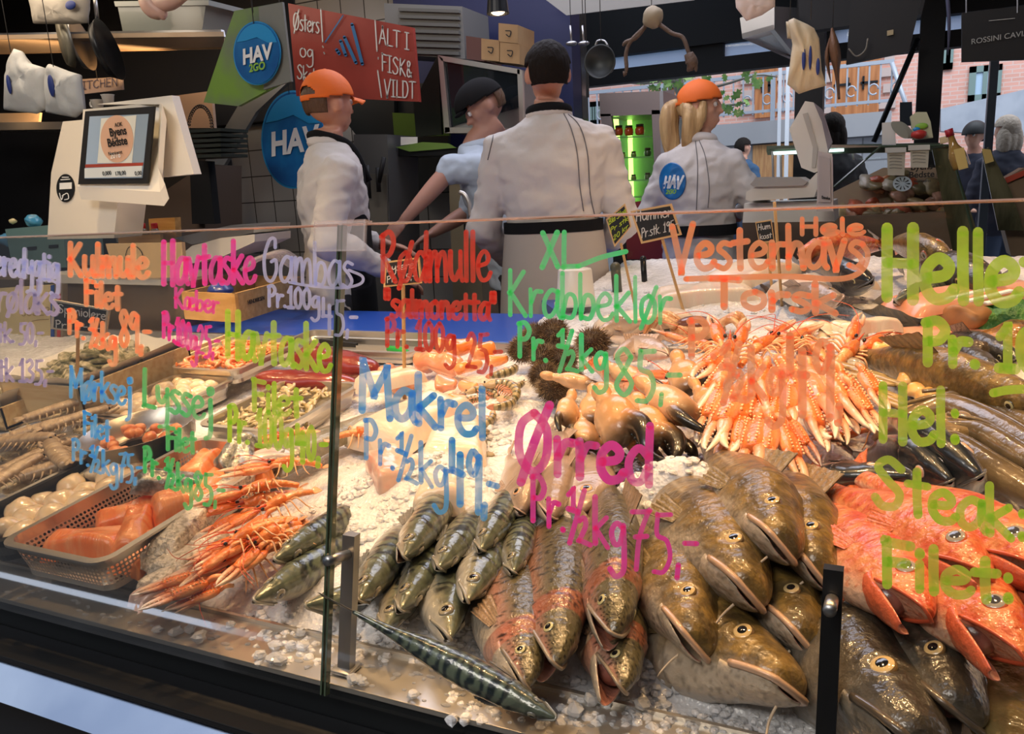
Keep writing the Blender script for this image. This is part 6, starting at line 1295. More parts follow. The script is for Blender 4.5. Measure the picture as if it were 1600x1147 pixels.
# ------------------------------------------------------------------ people
from mathutils.bvhtree import BVHTree
SKIN = mat('skin', (.62, .33, .22), .5, sss=.12, mix=(.56, .26, .18), mscale=9)
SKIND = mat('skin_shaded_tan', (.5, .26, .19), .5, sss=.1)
SHIRT = mat('chef_white', (.66, .61, .57), .8, bump=.3, bscale=20)
SHIRTB = mat('pale_blue_cotton', (.5, .58, .68), .75, bump=.25, bscale=14)
APR = mat('black_apron', (.01, .01, .011), .9, spec=.2); PIPE = mat('grey_piping', (.16, .15, .16), .6)
APW = mat('pale_apron', (.5, .44, .38), .8, bump=.2, bscale=12)
ORANGE = mat('cap_orange', (.85, .16, .015), .65, bump=.1, bscale=60)
HDK = mat('hair_dark', (.012, .008, .006), .75, spec=.2, bump=.8, bscale=60, stretch=(1, 1, .3)); HBR = mat('hair_brown', (.1, .05, .025), .5, bump=.8, bscale=60, stretch=(1, 1, .3)); HBL = mat('hair_blonde', (.62, .4, .18), .45, bump=1, bscale=50, stretch=(1, 1, .08), mix=(.38, .22, .09), mscale=24)
def cap_tube(a, b, ra, rb, n=14, mid=None, rm=None):
    pts = [a, b] if mid is None else [a, mid, b]; rad = [ra, rb] if mid is None else [ra, rm, rb]
    return join(tube(pts, rad, n, sub=8), ball(a, ra, 12, 8), ball(b, rb, 12, 8))
def hand(w, d, up, s=1., curl=.5):
    """palm at wrist w, pointing along d"""
    w, d, up = [np.array(q, float) for q in (w, d, up)]; d /= np.linalg.norm(d); sd = np.cross(d, up); sd /= np.linalg.norm(sd); up = np.cross(sd, d); out = []
    pc = w+d*.05*s; v, f = ball((0, 0, 0), 1, 14, 10); v = pc+v[:, :1]*d*.052*s+v[:, 1:2]*sd*.042*s+v[:, 2:]*up*.017*s; out.append((v, f))
    for i, (o, l) in enumerate(((-.032, .062), (-.011, .075), (.011, .07), (.031, .055))):
        b = w+d*.088*s+sd*o*s; a1 = curl*.5; p1 = b+(d*math.cos(a1)-up*math.sin(a1))*l*.5*s; p2 = p1+(d*math.cos(a1+curl)-up*math.sin(a1+curl))*l*.5*s; out.append(tube([b-d*.02*s, p1, p2], [.0105*s, .0095*s, .0075*s], 8, sub=10)); out.append(ball(p2, .0078*s, 8, 6))
    b = w+d*.03*s+sd*.034*s; p1 = b+(d*.7+sd*.6)*.032*s; p2 = p1+(d*.95-up*.2)*.03*s; out.append(tube([b-sd*.01*s, p1, p2], [.013*s, .011*s, .0085*s], 8, sub=10)); out.append(ball(p2, .0088*s, 8, 6))
    return join(*out)
def rotz2(p, a): c, s = math.cos(a), math.sin(a); p = np.asarray(p, float); return np.stack([p[..., 0]*c-p[..., 1]*s, p[..., 0]*s+p[..., 1]*c, p[..., 2]], -1)
def person(label, loc, yaw, H=1.78, head_yaw=0., head_pitch=0., arms=None, lean=(0, 0), skin=None, shirt=None, width=1., vox=.009, sleeve=1., trousers=None, collar=True, headpos=None, coat=False):
    t = thing('person', label, 'person', loc, yaw); skin = skin or SKIN; shirt = shirt or SHIRT; k = H/1.78; lx, ly = lean
    hip = np.array([0, 0, .95*k]); chest = np.array([lx*.7, ly*.7, 1.28*k]); sh = np.array([lx, ly, 1.45*k]); nk = np.array([lx*1.05, ly*1.1+.005, 1.53*k]); hc = np.array([lx*1.15, ly*1.25+.02, 1.665*k]) if headpos is None else np.array(headpos, float)
    W = .185*k*width
    arms = arms or [((W+.07, -.02, 1.16*k), (W+.02, .2, 1.06*k)), ((-W-.07, -.02, 1.16*k), (-W-.02, .2, 1.06*k))]
    def HR(p):   # head frame to local
        p = np.asarray(p, float)*k; c, s = math.cos(head_pitch), math.sin(head_pitch); q = np.stack([p[..., 0], p[..., 1]*c+p[..., 2]*s, -p[..., 1]*s+p[..., 2]*c], -1); return rotz2(q, head_yaw)+hc
    def hb(c, r, n=16, m=12): v, f = ball(c, r, n, m); return HR(v), f
    head = [hb((0, -.008, .02), (.077, .094, .09), 24, 16), hb((0, .028, -.035), (.058, .062, .068)), hb((0, .05, -.078), (.03, .03, .024)), hb((0, .09, .005), (.011, .015, .028)), hb((0, .103, -.018), (.014, .015, .012)), hb((0, .086, -.055), (.022, .012, .006)), hb((0, .084, -.064), (.018, .012, .007)),
            hb((0, .07, .035), (.055, .02, .012)), hb((.045, .05, -.01), (.02, .03, .03)), hb((-.045, .05, -.01), (.02, .03, .03))]+[hb((s*.079, -.008, -.005), (.011, .02, .032)) for s in (-1, 1)]
    nb = HR((0, -.02, -.09)); parts = head+[tube([nb, nk, sh+np.array([0, 0, .0])], [.058*k, .062*k, .085*k], 16, sub=8)]
    tor = [tube([hip, (hip+chest)/2, chest, sh], [.15*k*width, .145*k*width, .165*k*width, .11*k], 20, sub=14, flat=.66, up=(0, 1, 0)), cap_tube(sh+(W, 0, -.02), sh+(-W, 0, -.02), .06*k, .06*k)]
    # ring scaled along y: rebuild torso with proper width/depth
    def torso(g):
        secs = [(hip-(0, 0, .12*k), .165, .11), (hip, .165, .115), ((hip*.6+chest*.4), .155, .105), (chest, .175*width, .118), (chest*.4+sh*.6, .19*width, .11), (sh+np.array([0, 0, .005]), .15*width, .085), (nk+np.array([0, 0, -.01]), .06, .06)]
        return ellsec([(c, a*k+g, b*k+g) for c, a, b in secs])
    def ellsec(secs, n=28):
        P = np.array([list(c)+[a, b] for c, a, b in secs]); u = np.linspace(0, len(P)-1, 30); pp = []
        A = smoothpts(P[:, :3], 30); B = smoothpts(np.c_[P[:, 3:], np.zeros(len(P))], 30); an = np.linspace(0, 2*math.pi, n, endpoint=False)
        vs = np.vstack([np.c_[A[i][0]+B[i][0]*np.sign(np.cos(an))*np.abs(np.cos(an))**.85, A[i][1]+B[i][1]*np.sin(an), np.full(n, A[i][2])] for i in range(30)])
        fs = [(i*n+j, i*n+(j+1) % n, (i+1)*n+(j+1) % n, (i+1)*n+j) for i in range(29) for j in range(n)]+[tuple(range(n))[::-1], tuple(range(29*n, 30*n))]; return vs, fs
    parts += [torso(-.012)]
    slv = []; hands = []
    for i, (el, wr) in enumerate(arms):
        s = 1 if i == 0 else -1; S = sh+np.array([s*W, 0, -.035*k]); el, wr = np.array(el, float), np.array(wr, float)
        parts += [cap_tube(S, el, .042*k, .036*k), cap_tube(el, wr, .042*k, .026*k, mid=el*.6+wr*.4, rm=.042*k)]
        d = wr-el; parts.append(hand(wr, d, (s*.3, 0, 1), k))
        g = .02 if coat else .012
        slv += [cap_tube(S-np.array([s*.012, 0, .012]), el, (.055+g)*k, (.052+g)*k), ball(el, (.056+g)*k, 14, 10)]; e2 = el+(wr-el)*(.9 if sleeve >= 1 else max(sleeve, .05))
        slv += [cap_tube(el, e2, (.054+g)*k, (.04+g*.8)*k)]
    for s in (-1, 1): parts += [cap_tube((s*.085*k, 0, .9*k), (s*.1*k, .01, .5*k), .085*k, .055*k), cap_tube((s*.1*k, .01, .5*k), (s*.11*k, -.01, .1*k), .055*k, .04*k), ball((s*.11*k, .06, .045), (.045, .12, .042), 12, 8)]
    remesh('body', join(*parts), vox, skin, t, 3)
    for s in (-1, 1):
        e = thing('x', 'x', 'x'); bpy.data.objects.remove(e); c = HR((s*.032, .079, .014)); v, f = ball((0, 0, 0), .0125*k, 14, 10); d = HR((s*.032, .179, .014))-c; d /= np.linalg.norm(d)
        cc = np.array([(.02, .015, .01) if p.dot(d)/(.0125*k) > .9 else ((.12, .08, .05) if p.dot(d)/(.0125*k) > .78 else (.75, .72, .68)) for p in v]); obj('eye', (v+c, f, cc), EYEM, t)
    sd = random.Random(hash(label) % 1000 if False else len(label)).random()*10
    wr_ = lambda p, n_: .012*nz((p[0]*1.2, p[1]*1.2, p[2]*2.2), 6, sd)-.013*abs(nz((p[0]+p[2]*.7, p[1], p[2]*1.5-p[0]*.4), 11, sd))-.008*abs(nz((p[0]-p[2]*.5, p[1], p[2]*1.2), 21, sd))+.006
    shirt_o = remesh('jacket' if coat else 'shirt', join(torso(.018 if not coat else .03), *slv), .011 if vox < .012 else .02, shirt, t, 6, wr_)
    if collar:
        c0 = nk+np.array([0, 0, -.012]); obj('collar', tube([c0+np.array([.074*math.cos(a)*k, .07*math.sin(a)*k, .014*math.sin(-a)]) for a in np.linspace(math.pi/2+.3, math.pi*2.5-.3, 24)], .016*k, 10, flat=1.5), shirt, t)
    tm_ = trousers or mat('dark_trousers', (.03, .03, .035), .8)
    remesh('trousers', join(*[cap_tube((s*.085*k, 0, .9*k), (s*.1*k, .01, .5*k), .105*k, .078*k) for s in (-1, 1)], *[cap_tube((s*.1*k, .01, .5*k), (s*.11*k, -.01, .12*k), .078*k, .062*k) for s in (-1, 1)], ball((0, 0, .93*k), (.172*k, .125*k, .1*k))), .016, tm_, t, 4)
    t['_k'] = k
    return t, HR, shirt_o, dict(k=k, nk=nk, hip=hip, chest=chest, sh=sh, W=W, ell=ellsec, torso=torso)
def part(t, name, vf, m, smooth=True): return obj(name, vf, m, t, smooth=smooth)
def headshell(HR, test, r=(.083, .1, .098), c=(0, -.008, .02), n=60, m=40, disp=None):
    vs = []; ok = []
    for j in range(m+1):
        for i in range(n):
            a, b = 2*math.pi*i/n, math.pi*j/m; d = np.array([math.sin(b)*math.sin(a), math.sin(b)*math.cos(a), math.cos(b)]); q = 1+(disp(d) if disp else 0); vs.append(np.array(c)+np.array(r)*d*q); ok.append(test(d, a))
    fs = [(j*n+i, j*n+(i+1) % n, (j+1)*n+(i+1) % n, (j+1)*n+i) for j in range(m) for i in range(n) if all(ok[q] for q in (j*n+i, j*n+(i+1) % n, (j+1)*n+(i+1) % n, (j+1)*n+i))]
    return HR(np.array(vs)), fs
def solid(o, th): m = o.modifiers.new('thickness', 'SOLIDIFY'); m.thickness = th; m.offset = 1; return o
def hair_short(t, HR, m, low=-.62, vol=.0):
    def tst(d, a): f = d[1]; return not (abs(d[0]) > .78 and d[2] < .12 and f > -.45) and d[2] > (.45 if f > .55 else (low if f < -.1 else low+(f+.1)*1.2)) 
    o = solid(part(t, 'hair', headshell(HR, tst, (.083+vol, .101+vol, .099+vol), disp=lambda d: .03*nz(d, 5)+.02*nz(d, 14)), m), .006); return o
def ball_cap(t, HR, m, gap=True, brim=True):
    def tst(d, a):
        if d[2] < -.02+.12*d[1]: return False
        if gap and d[1] < 0: return not (abs(d[0]) < .52 and d[2] < .36-.9*d[0]**2 and d[2] > .10)
        return True
    cpo = solid(part(t, 'cap_crown', headshell(HR, tst, (.091, .11, .108), (0, -.006, .028), 72, 48), m), .003); B = []
    for j in range(9):
        for i in range(17):
            s = (i/16-.5)*2; r_ = j/8; B.append((s*.072*(1-.25*r_**2), .098+.0*s-.028*s*s+r_*.075*(1-.35*s*s), .036-.012*r_-.022*s*s))
    if brim: solid(part(t, 'brim', (HR(np.array(B)), [(j*17+i, j*17+i+1, (j+1)*17+i+1, (j+1)*17+i) for j in range(8) for i in range(16)]), m), .004)
    part(t, 'button', (lambda v: (HR(v[0]), v[1]))(ball((0, -.006, .137), (.009, .009, .005), 8, 6)), m); return cpo
def seams(t, shirt, pts, r, m, name='piping', off=.002):
    mw = t.matrix_basis; me = shirt.data; bv = BVHTree.FromPolygons([mw @ v.co for v in me.vertices], [p.vertices[:] for p in me.polygons]); out = []
    inv = mw.inverted()
    for pl in pts:
        P = []
        for x, y in smoothpts(np.c_[np.array(pl, float), np.zeros(len(pl))], max(8, 6*len(pl)))[:, :2]:
            d = ray(x, y); h = bv.ray_cast(Vector(CAM), Vector(d))
            if h[0] is not None: P.append(np.array(inv @ (h[0]-Vector(d)*off)))
        if len(P) > 3: out.append(tube(np.array(P), r, 6))
    if out: part(t, name, join(*out), m)
PL = .14
def flat_patch(t, shirt, outline, th, m, name, off=.004, fill=16):
    """cloth patch cut to an outline, draped on the surface it hits"""
    mw = t.matrix_basis; me = shirt.data; bv = BVHTree.FromPolygons([mw @ v.co for v in me.vertices], [p.vertices[:] for p in me.polygons]); inv = mw.inverted()
    outline = np.array(outline, float); c = outline.mean(0); n = len(outline); vs = []; last = None
    for k in range(fill+1):
        for q in outline:
            x, y = c+(q-c)*k/fill; d = ray(x, y); h = bv.ray_cast(Vector(CAM), Vector(d)); p = h[0] if h[0] is not None else last; last = p; vs.append(np.array(inv @ (p-Vector(d)*off)))
    fs = [(k*n+i, k*n+(i+1) % n, (k+1)*n+(i+1) % n, (k+1)*n+i) for k in range(fill) for i in range(n)]; return solid(part(t, name, (np.array(vs), fs), m), th)
# man in white, seen from behind
P0 = Q(865, 358, 3.05); man, HRm, shm, im = person('tall dark-haired man in a white jacket with his back to the viewer, centre', (P0[0], 3.05, PL), .38, H=1.84, width=1.13, head_yaw=.12,
    arms=[((.285, .02, 1.14), (.2, .25, 1.02)), ((-.285, .02, 1.14), (-.2, .25, 1.0))])
hair_short(man, HRm, HDK, -.6, .001)
seams(man, shm, [[(878, 172), (892, 200), (902, 240), (906, 290), (912, 330)], [(880, 172), (905, 196), (918, 240), (922, 300), (930, 340)], [(818, 170), (795, 180), (775, 200), (768, 225), (762, 250)], [(815, 168), (785, 185), (765, 215)]], .0022, PIPE)
k = im['k']; nkp = im['nk']
part(man, 'apron_neckband', tube([nkp+np.array([.082*math.cos(a), .078*math.sin(a)-.004, .0-.012*math.sin(a)]) for a in np.linspace(math.pi*.95, math.pi*2.05, 20)], .011, 10, flat=1.6), APR)
hz = 1.10*k; part(man, 'belt', (lambda s: s)(im['ell']([(np.array([0, 0, hz-.022]), .196*k, .148*k), (np.array([0, 0, hz+.022]), .196*k, .148*k)])), APR)
part(man, 'apron', im['ell']([(np.array([0, 0, .5]), .25, .2), (np.array([0, 0, .8]), .235, .19), (np.array([0, 0, 1.0]), .215, .165), (np.array([0, 0, hz]), .192*k, .144*k)]), APW)
# young man in orange cap, looking away to the right
P0 = Q(515, 300, 2.72); boy, HRb, shb, ib = person('young man in an orange cap, white jacket and black apron looking away to the right', (P0[0], 2.72, PL), -.75, H=1.77, head_yaw=.42, width=1.16, lean=(0, .01),
    arms=[((.27, -.08, 1.13), (.2, .2, .98)), ((-.27, .02, 1.15), (-.12, .25, 1.08))], sleeve=.75)
hair_short(boy, HRb, HBR, -.55); ball_cap(boy, HRb, ORANGE)
def apron_bib(t, inf, zt=1.42, zb=.55):
    k = inf['k']; vs = []; n, m = 17, 24
    for j in range(m):
        z = zb+(zt-zb)*j/(m-1); wv = .26 if z < 1.12 else .26-.16*(z-1.12)/.3
        for i in range(n):
            s = (i/(n-1)-.5)*2; ang = s*(1.5 if z < 1.12 else 1.5-1.0*(z-1.12)/.3); a_, b_ = .195*k, .15*k; vs.append((a_*math.sin(ang), b_*math.cos(ang)+.004, z))
    solid(part(t, 'apron', (np.array(vs), [(j*n+i, j*n+i+1, (j+1)*n+i+1, (j+1)*n+i) for j in range(m-1) for i in range(n-1)]), APR), .004)
apron_bib(boy, ib)
seams(boy, shb, [[(494, 182), (470, 205), (456, 240), (452, 290), (455, 330)], [(492, 196), (465, 215), (458, 245)]], .002, PIPE)
nk_ = ib['nk']; part(boy, 'apron_strap', tube([nk_+np.array(q) for q in ((-.09, .13, -.17), (-.085, .07, -.03), (-.06, -.04, .02), (0, -.075, .022), (.06, -.04, .02), (.085, .07, -.03), (.09, .13, -.17))], .011, 8, sub=40, flat=1.4), APR)
text_obj('cap_lettering', 'MANDERS', .017, APR, (0, 0, 0), (0, 0, 0), boy); o = bpy.data.objects['cap_lettering']; vv = [HRb((-.02-v.co.x*.9+0, -.006-.108*math.sqrt(max(.0, 1-((.02+v.co.x*.9)/.091)**2-((.062+v.co.y-.028)/.108)**2))-.004, .062+v.co.y)) for v in o.data.vertices]
for v, q in zip(o.data.vertices, vv): v.co = q
# woman with ponytail
P0 = Q(1092, 330, 3.95); wom, HRw, shw, iw = person('blonde woman in an orange cap and white jacket with round blue back logo', (P0[0], 3.95, PL), -.05, H=1.73, head_yaw=-1.5, width=.92,
    arms=[((.27, .05, 1.15), (.17, .22, 1.12)), ((-.25, .0, 1.15), (-.18, .2, 1.08))])
ball_cap(wom, HRw, ORANGE, brim=False); hair_short(wom, HRw, HBL, -.5)
hq = lambda q: HRw(np.array(q))
lock = [tube([hq((0, -.1, .04)), hq((0, -.145, .0)), hq((.0, -.15, -.1)), hq((-.01, -.13, -.22)), hq((-.02, -.11, -.34))], [.024, .045, .046, .036, .008], 14, sub=30)]+[tube([hq((s*.04, -.06, .03)), hq((s*.078, -.03, -.04)), hq((s*.078, -.04, -.13)), hq((s*.06, -.07, -.25))], [.035, .04, .034, .01], 12, sub=20) for s in (-1, 1)]+[tube([hq((s*.07, .03, .03)), hq((s*.08, .02, -.05)), hq((s*.078, -.02, -.14))], [.018, .024, .012], 10, sub=14) for s in (-1, 1)]
remesh('ponytail', join(*lock), .006, HBL, wom, 2, lambda p, n_: .003*nz((p[0]*4, p[1]*4, p[2]*.6), 30))
el_ = [(1051+21*math.cos(a), 283+29*math.sin(a)) for a in np.linspace(0, 2*math.pi, 40, endpoint=False)]; flat_patch(wom, shw, el_, .0015, BLUE, 'logo_disc')
def logo_text(t, shirt, body, x0, y0, x1, y1, cap, wd, m, off=.0075):
    mw = t.matrix_basis; me = shirt.data; bv = BVHTree.FromPolygons([mw @ v.co for v in me.vertices], [p.vertices[:] for p in me.polygons]); inv = mw.inverted(); W_, st_ = layout(body); vs, fs, kk = [], [], 0
    for s in st_:
        v, f = ribbon2d([(x0+(x1-x0)*a/W_+.2*b/10*cap, y0+(y1-y0)*a/W_-b/10*cap) for a, b in s], wd)
        for p in v: d = ray(*p); h = bv.ray_cast(Vector(CAM), Vector(d)); vs.append(np.array(inv @ (h[0]-Vector(d)*off)) if h[0] is not None else vs[-1])
        fs += [tuple(q+kk for q in g) for g in f]; kk += len(v)
    part(t, 'logo_lettering', (np.array(vs), fs), m, smooth=False)
logo_text(wom, shw, 'HAV', 1036, 293, 1065, 293, 17, 3.4, WHT); logo_text(wom, shw, '2GO', 1040, 303, 1056, 302, 6, 1.4, LIME)
seams(wom, shw, [[(1086, 215), (1090, 260), (1088, 330)], [(1092, 218), (1102, 245), (1108, 290), (1106, 325)]], .002, PIPE)
hz = 1.09*iw['k']; part(wom, 'belt', iw['ell']([(np.array([0, 0, hz-.03]), .19*iw['k'], .142*iw['k']), (np.array([0, 0, hz+.02]), .186*iw['k'], .138*iw['k'])]), APR)
# man in black cap bending over behind
P0 = Q(800, 300, 3.55); inv_y = 2.0
hp = Q(757, 168, 3.5); c_, s_ = math.cos(-2.05), math.sin(-2.05); d_ = hp-np.array([P0[0], 3.55, PL]); hloc = (d_[0]*c_-d_[1]*s_, d_[0]*s_+d_[1]*c_, d_[2])
def loc_of(px, py, y): q = Q(px, py, y)-np.array([P0[0], 3.55, PL]); return (q[0]*c_-q[1]*s_, q[0]*s_+q[1]*c_, q[2])
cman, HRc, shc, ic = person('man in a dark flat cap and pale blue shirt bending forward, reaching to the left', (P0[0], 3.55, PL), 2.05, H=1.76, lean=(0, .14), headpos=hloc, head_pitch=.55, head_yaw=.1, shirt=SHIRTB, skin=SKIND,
    arms=[(( .25, .2, 1.2), (.15, .4, 1.1)), (loc_of(706, 262, 3.3), loc_of(632, 344, 3.1))], sleeve=.12)
hair_short(cman, HRc, HBR, -.6)
def fc_t(d, a): return d[2] > .02+.1*d[1]
solid(part(cman, 'flat_cap', headshell(HRc, fc_t, (.093, .118, .105), (0, .004, .03), disp=lambda d: .06*max(0, d[1])), APR), .004)
part(cman, 'cap_peak', (lambda v: (HRc(v[0]), v[1]))(ball((0, .105, .04), (.06, .04, .012), 16, 8)), APR)
# people outside and beyond the case
for lab, px, py, y, H, yaw, sm, hm, hat in [('man in a blue jacket walking past outside the window', 1160, 213, 11.5, 1.8, -.6, mat('blue_jacket', (.03, .08, .16), .8), HDK, None),
        ('person with long dark hair in a black coat behind the right scale', 1302, 172, 7.4, 1.7, .4, mat('black_coat', (.015, .014, .016), .85), HDK, 'long'),
        ('person in a dark hat and coat outside, standing left of the fair-haired one', 1526, 188, 8.8, 1.78, 2.6, mat('navy_coat', (.02, .022, .04), .85), HDK, 'hat'),
        ('fair-haired person in a dark coat at the right edge outside', 1577, 176, 8.0, 1.74, .5, mat('navy_coat', (.02, .022, .04), .85), mat('hair_fair', (.4, .33, .26), .6, bump=.8, bscale=40), 'long')]:
    T_ = Q(px, py, y); H = T_[2]-.03-(.02 if hat == 'hat' else 0); H = min(max(H, 1.7), 2.06); o, HR_, so_, inf = person(lab, (T_[0], y, T_[2]-H-.03), yaw, H=H, shirt=sm, vox=.018, coat=True, collar=False, trousers=mat('jeans', (.05, .07, .12), .9))
    hair_short(o, HR_, hm, -.6, .006)
    if hat == 'hat': solid(part(o, 'knit_hat', headshell(HR_, lambda d, a: d[2] > 0, (.1, .12, .12)), BLACK), .006)
    if hat == 'long': remesh('long_hair', join(*[(lambda v: (HR_(v[0]), v[1]))(ball((s*.05, -.05, -.08), (.05, .07, .13), 14, 10)) for s in (-1, 0, 1)]), .012, hm, o, 2)
# ------------------------------------------------------------------ worktops, scales, tags and hanging things
BLUEB = mat('blue_board', (.02, .09, .55), .35, coat=.3)
bw = thing('cutting_board', 'long blue plastic cutting board behind the display ice', 'cutting board', (-1.6, 2.3, 0))
child(bw, 'board', box((-2.35, 2.05, .965), (-.98, 2.56, .995), .003), BLUEB); child(bw, 'wooden_edge', box((-2.35, 2.04, .93), (-.98, 2.07, .965)), mat('orange_wood', (.45, .17, .05), .5, mix=(.36, .13, .04), mscale=5, stretch=(1, 10, 10)))
wt = thing('worktop', 'steel work counter under the blue cutting board', 'counter', (-1.6, 2.3, 0)); child(wt, 'body', box((-2.4, 2.09, .1), (-.96, 2.56, .925)), mat('counter_dark', (.05, .045, .04), .4, .4))
bs = thing('cutting_board', 'blue plastic board running back along the far ice, beside the white bucket', 'cutting board', (-1.1, 3.2, 0))
child(bs, 'board', (np.array([(-1.03, 2.57, z) for z in (.95, 1.0)]+[(-1.3, 3.0, z) for z in (.95, 1.0)]+[(-1.22, 5.2, z) for z in (.95, 1.0)]+[(-1.0, 5.2, z) for z in (.95, 1.0)]+[(-.86, 3.3, z) for z in (.95, 1.0)]+[(-.95, 2.57, z) for z in (.95, 1.0)]), [(0, 2, 4, 6, 8, 10), (11, 9, 7, 5, 3, 1)]+[(2*i, 2*i+1, (2*i+3) % 12, (2*i+2) % 12) for i in range(6)]), BLUEB)
child(bs, 'base', box((-1.2, 3.0, .14), (-1.02, 5.1, .95)), MATS['counter_dark'])
fb = thing('far_counter', 'dark counter body carrying the far ice', 'counter', (.6, 2.7, 0)); child(fb, 'body', box((-.98, 2.05, 0), (2.4, 3.32, .94)), BLACK)
# white bucket upside down
P = Q(900, 476, 2.45); bk = thing('bucket', 'upturned white plastic bucket on the blue board in front of the man', 'bucket', (P[0], 2.45, P[2]))
obj('wall', lathe([(0, .118), (.052, .118), (.055, .114), (.064, .012), (.072, .010), (.072, 0), (.066, 0)], 40), WHITEP, bk)
for i, (x, y0, y1, y, m_, lab) in enumerate([(965, 460, 418, 2.75, mat('green_grey', (.09, .09, .06), .4), 'grey-green rounded post beside the bucket'), (1008, 455, 405, 2.9, BLACKM, 'black curved metal hook beside the price sticks')]):
    o = thing('peg', lab, 'peg', Q(x, y0, y)); obj('shaft', tube([(0, 0, 0), (-.006, 0, (Q(x, y1, y)-Q(x, y0, y))[2])], .018 if i == 0 else .011, 12), m_, o); obj('knob', ball((-.006, 0, (Q(x, y1, y)-Q(x, y0, y))[2]), .02 if i == 0 else .013, 12, 8), m_, o)
rb = thing('red_crate', 'dark red plastic crate under the glass-door fridge', 'crate', Q(990, 400, 4.3)); cpanel(rb, 'front', [(975, 318), (1040, 308), (1042, 405), (980, 405)], 4.3, .3, mat('dark_red', (.22, .02, .02), .5))
# price tags on sticks
FRAME = mat('tag_frame', (.72, .45, .2), .5); SLATE = mat('slate_black', (.02, .022, .024), .7); STICK = mat('stick_wood', (.6, .36, .15), .6); YG = mat('chalk_yellow', (.5, .62, .05), .8)
def pricetag(label, corners, top, bot, lines, lift=.03, fm=None, zoff=0):
    B = bed(*bot, lift); y = B[1]; t = thing('price_tag', label, 'price tag', B)
    c = np.array(corners, float); cc = c.mean(0)
    child(t, 'frame', quadbox([Q(*p, y) for p in c], .006), fm or FRAME); child(t, 'slate', quadbox([Q(*(cc+(p-cc)*np.array([.9, .87])), y-.0015) for p in c], .002), SLATE)
    A = Q(*top, y+.008); child(t, 'stick', tube([A, B+np.array([0, .008, -.03])], .0045, 6), STICK)
    for ln in lines: handpx(t, ln[0], *ln[1:7], ln[7], y-.003)
    return t
W_ = CHALK
pricetag('black lobster price tag in a light wood frame, tilted, on a long stick', [(985, 330), (1049, 318), (1065, 367), (1002, 381)], (1035, 374), (1070, 482), [('Hummer', 993, 346, 1050, 338, 16, 1.7, W_), ('Pr.stk. 195,-', 1002, 372, 1060, 357, 15, 1.5, W_)])
pricetag('small price tag with yellow-green chalk turned sideways left of the lobster tag', [(947, 343), (976, 318), (986, 354), (960, 386)], (970, 380), (990, 462), [('Bla Slog', 951, 352, 978, 332, 9, 1.1, YG), ('Pr stk', 954, 364, 982, 344, 8, 1.1, YG), ('20 kr', 958, 377, 982, 356, 8, 1.1, YG)])
pricetag('small black tag reading Lysej hidden behind the red writing', [(602, 409), (654, 402), (658, 443), (599, 449)], (630, 445), (628, 606), [('Lyserej', 604, 425, 652, 418, 12, 1.4, W_), ('Pr. 45,-', 604, 442, 650, 436, 10, 1.3, W_)])
pricetag('black oyster price tag in a pale frame left of the orange writing', [(82, 468), (170, 484), (164, 524), (79, 514)], (122, 518), (112, 640), [('Spaniolere', 90, 488, 166, 500, 13, 1.7, W_), ('Pr.    65,-', 86, 512, 160, 520, 12, 1.7, W_)], fm=mat('tag_frame_pale', (.6, .52, .4), .5))
pricetag('small black tag with white chalk behind the word Vesterhavs, right one', [(1180, 347), (1205, 343), (1210, 378), (1186, 380)], (1198, 378), (1208, 455), [('Hum', 1184, 360, 1204, 357, 9, 1.2, W_), ('kost', 1187, 374, 1206, 371, 8, 1.2, W_)], fm=FRAME)
o = obj('wooden_stick', tube([Q(1210, 316, bed(1222, 482, .03)[1]), bed(1222, 482, .0)], .0045, 6), STICK); tag(o, 'bare wooden stick rising above the glass edge behind the orange word', 'stick')
# knives with green handle
kv = thing('knife', 'fish knife with a green handle behind the pink roe', 'knife', Q(610, 548, 1.95)); child(kv, 'handle', tube([Q(608, 545, 1.93), Q(630, 550, 1.9), Q(655, 562, 1.86)], [.010, .012, .008], 10, sub=14), mat('handle_green', (.02, .35, .06), .4), smooth=True); child(kv, 'blade', quadbox([Q(556, 540, 1.95), Q(610, 541, 1.95), Q(610, 549, 1.95), Q(556, 547, 1.95)], .002), STEEL)
o = thing('knife', 'black handled knife lying behind the tuna', 'knife', Q(530, 540, 1.96)); child(o, 'handle', quadbox([Q(498, 530, 1.97), Q(556, 537, 1.97), Q(556, 549, 1.97), Q(500, 540, 1.97)], .012), BLACK)
st_t = tray('steel tray behind the tuna loins against the wooden edge', (560, 552), .5, .2, .04, .0)
# wood crate on the counter
wc = thing('wooden_crate', 'orange-lit wooden crate with stamped letters beside the blue board', 'crate', Q(360, 500, 2.05)); CW = mat('crate_honey', (.62, .36, .13), .5, mix=(.5, .27, .08), mscale=5, stretch=(1, 8, 8), bump=.1)
a, b, c, d = Q(283, 456, 2.0), Q(366, 458, 1.96), Q(470, 434, 2.45), Q(395, 428, 2.5)
zt, zb = a[2]-.0, a[2]-.095
def wall2(p, q, th=.012): n = np.cross(q-p, (0, 0, 1)); n = n/np.linalg.norm(n)*th; return (np.array([(*p[:2], zb), (*q[:2], zb), (*q[:2], zt), (*p[:2], zt), (p[0]+n[0], p[1]+n[1], zb), (q[0]+n[0], q[1]+n[1], zb), (q[0]+n[0], q[1]+n[1], zt), (p[0]+n[0], p[1]+n[1], zt)]), [(0, 1, 2, 3), (7, 6, 5, 4), (3, 2, 6, 7), (0, 4, 5, 1), (1, 5, 6, 2), (0, 3, 7, 4)])
for p, q in ((b, a), (c, b), (d, c), (a, d)): child(wc, 'side_board', wall2(p, q), CW)
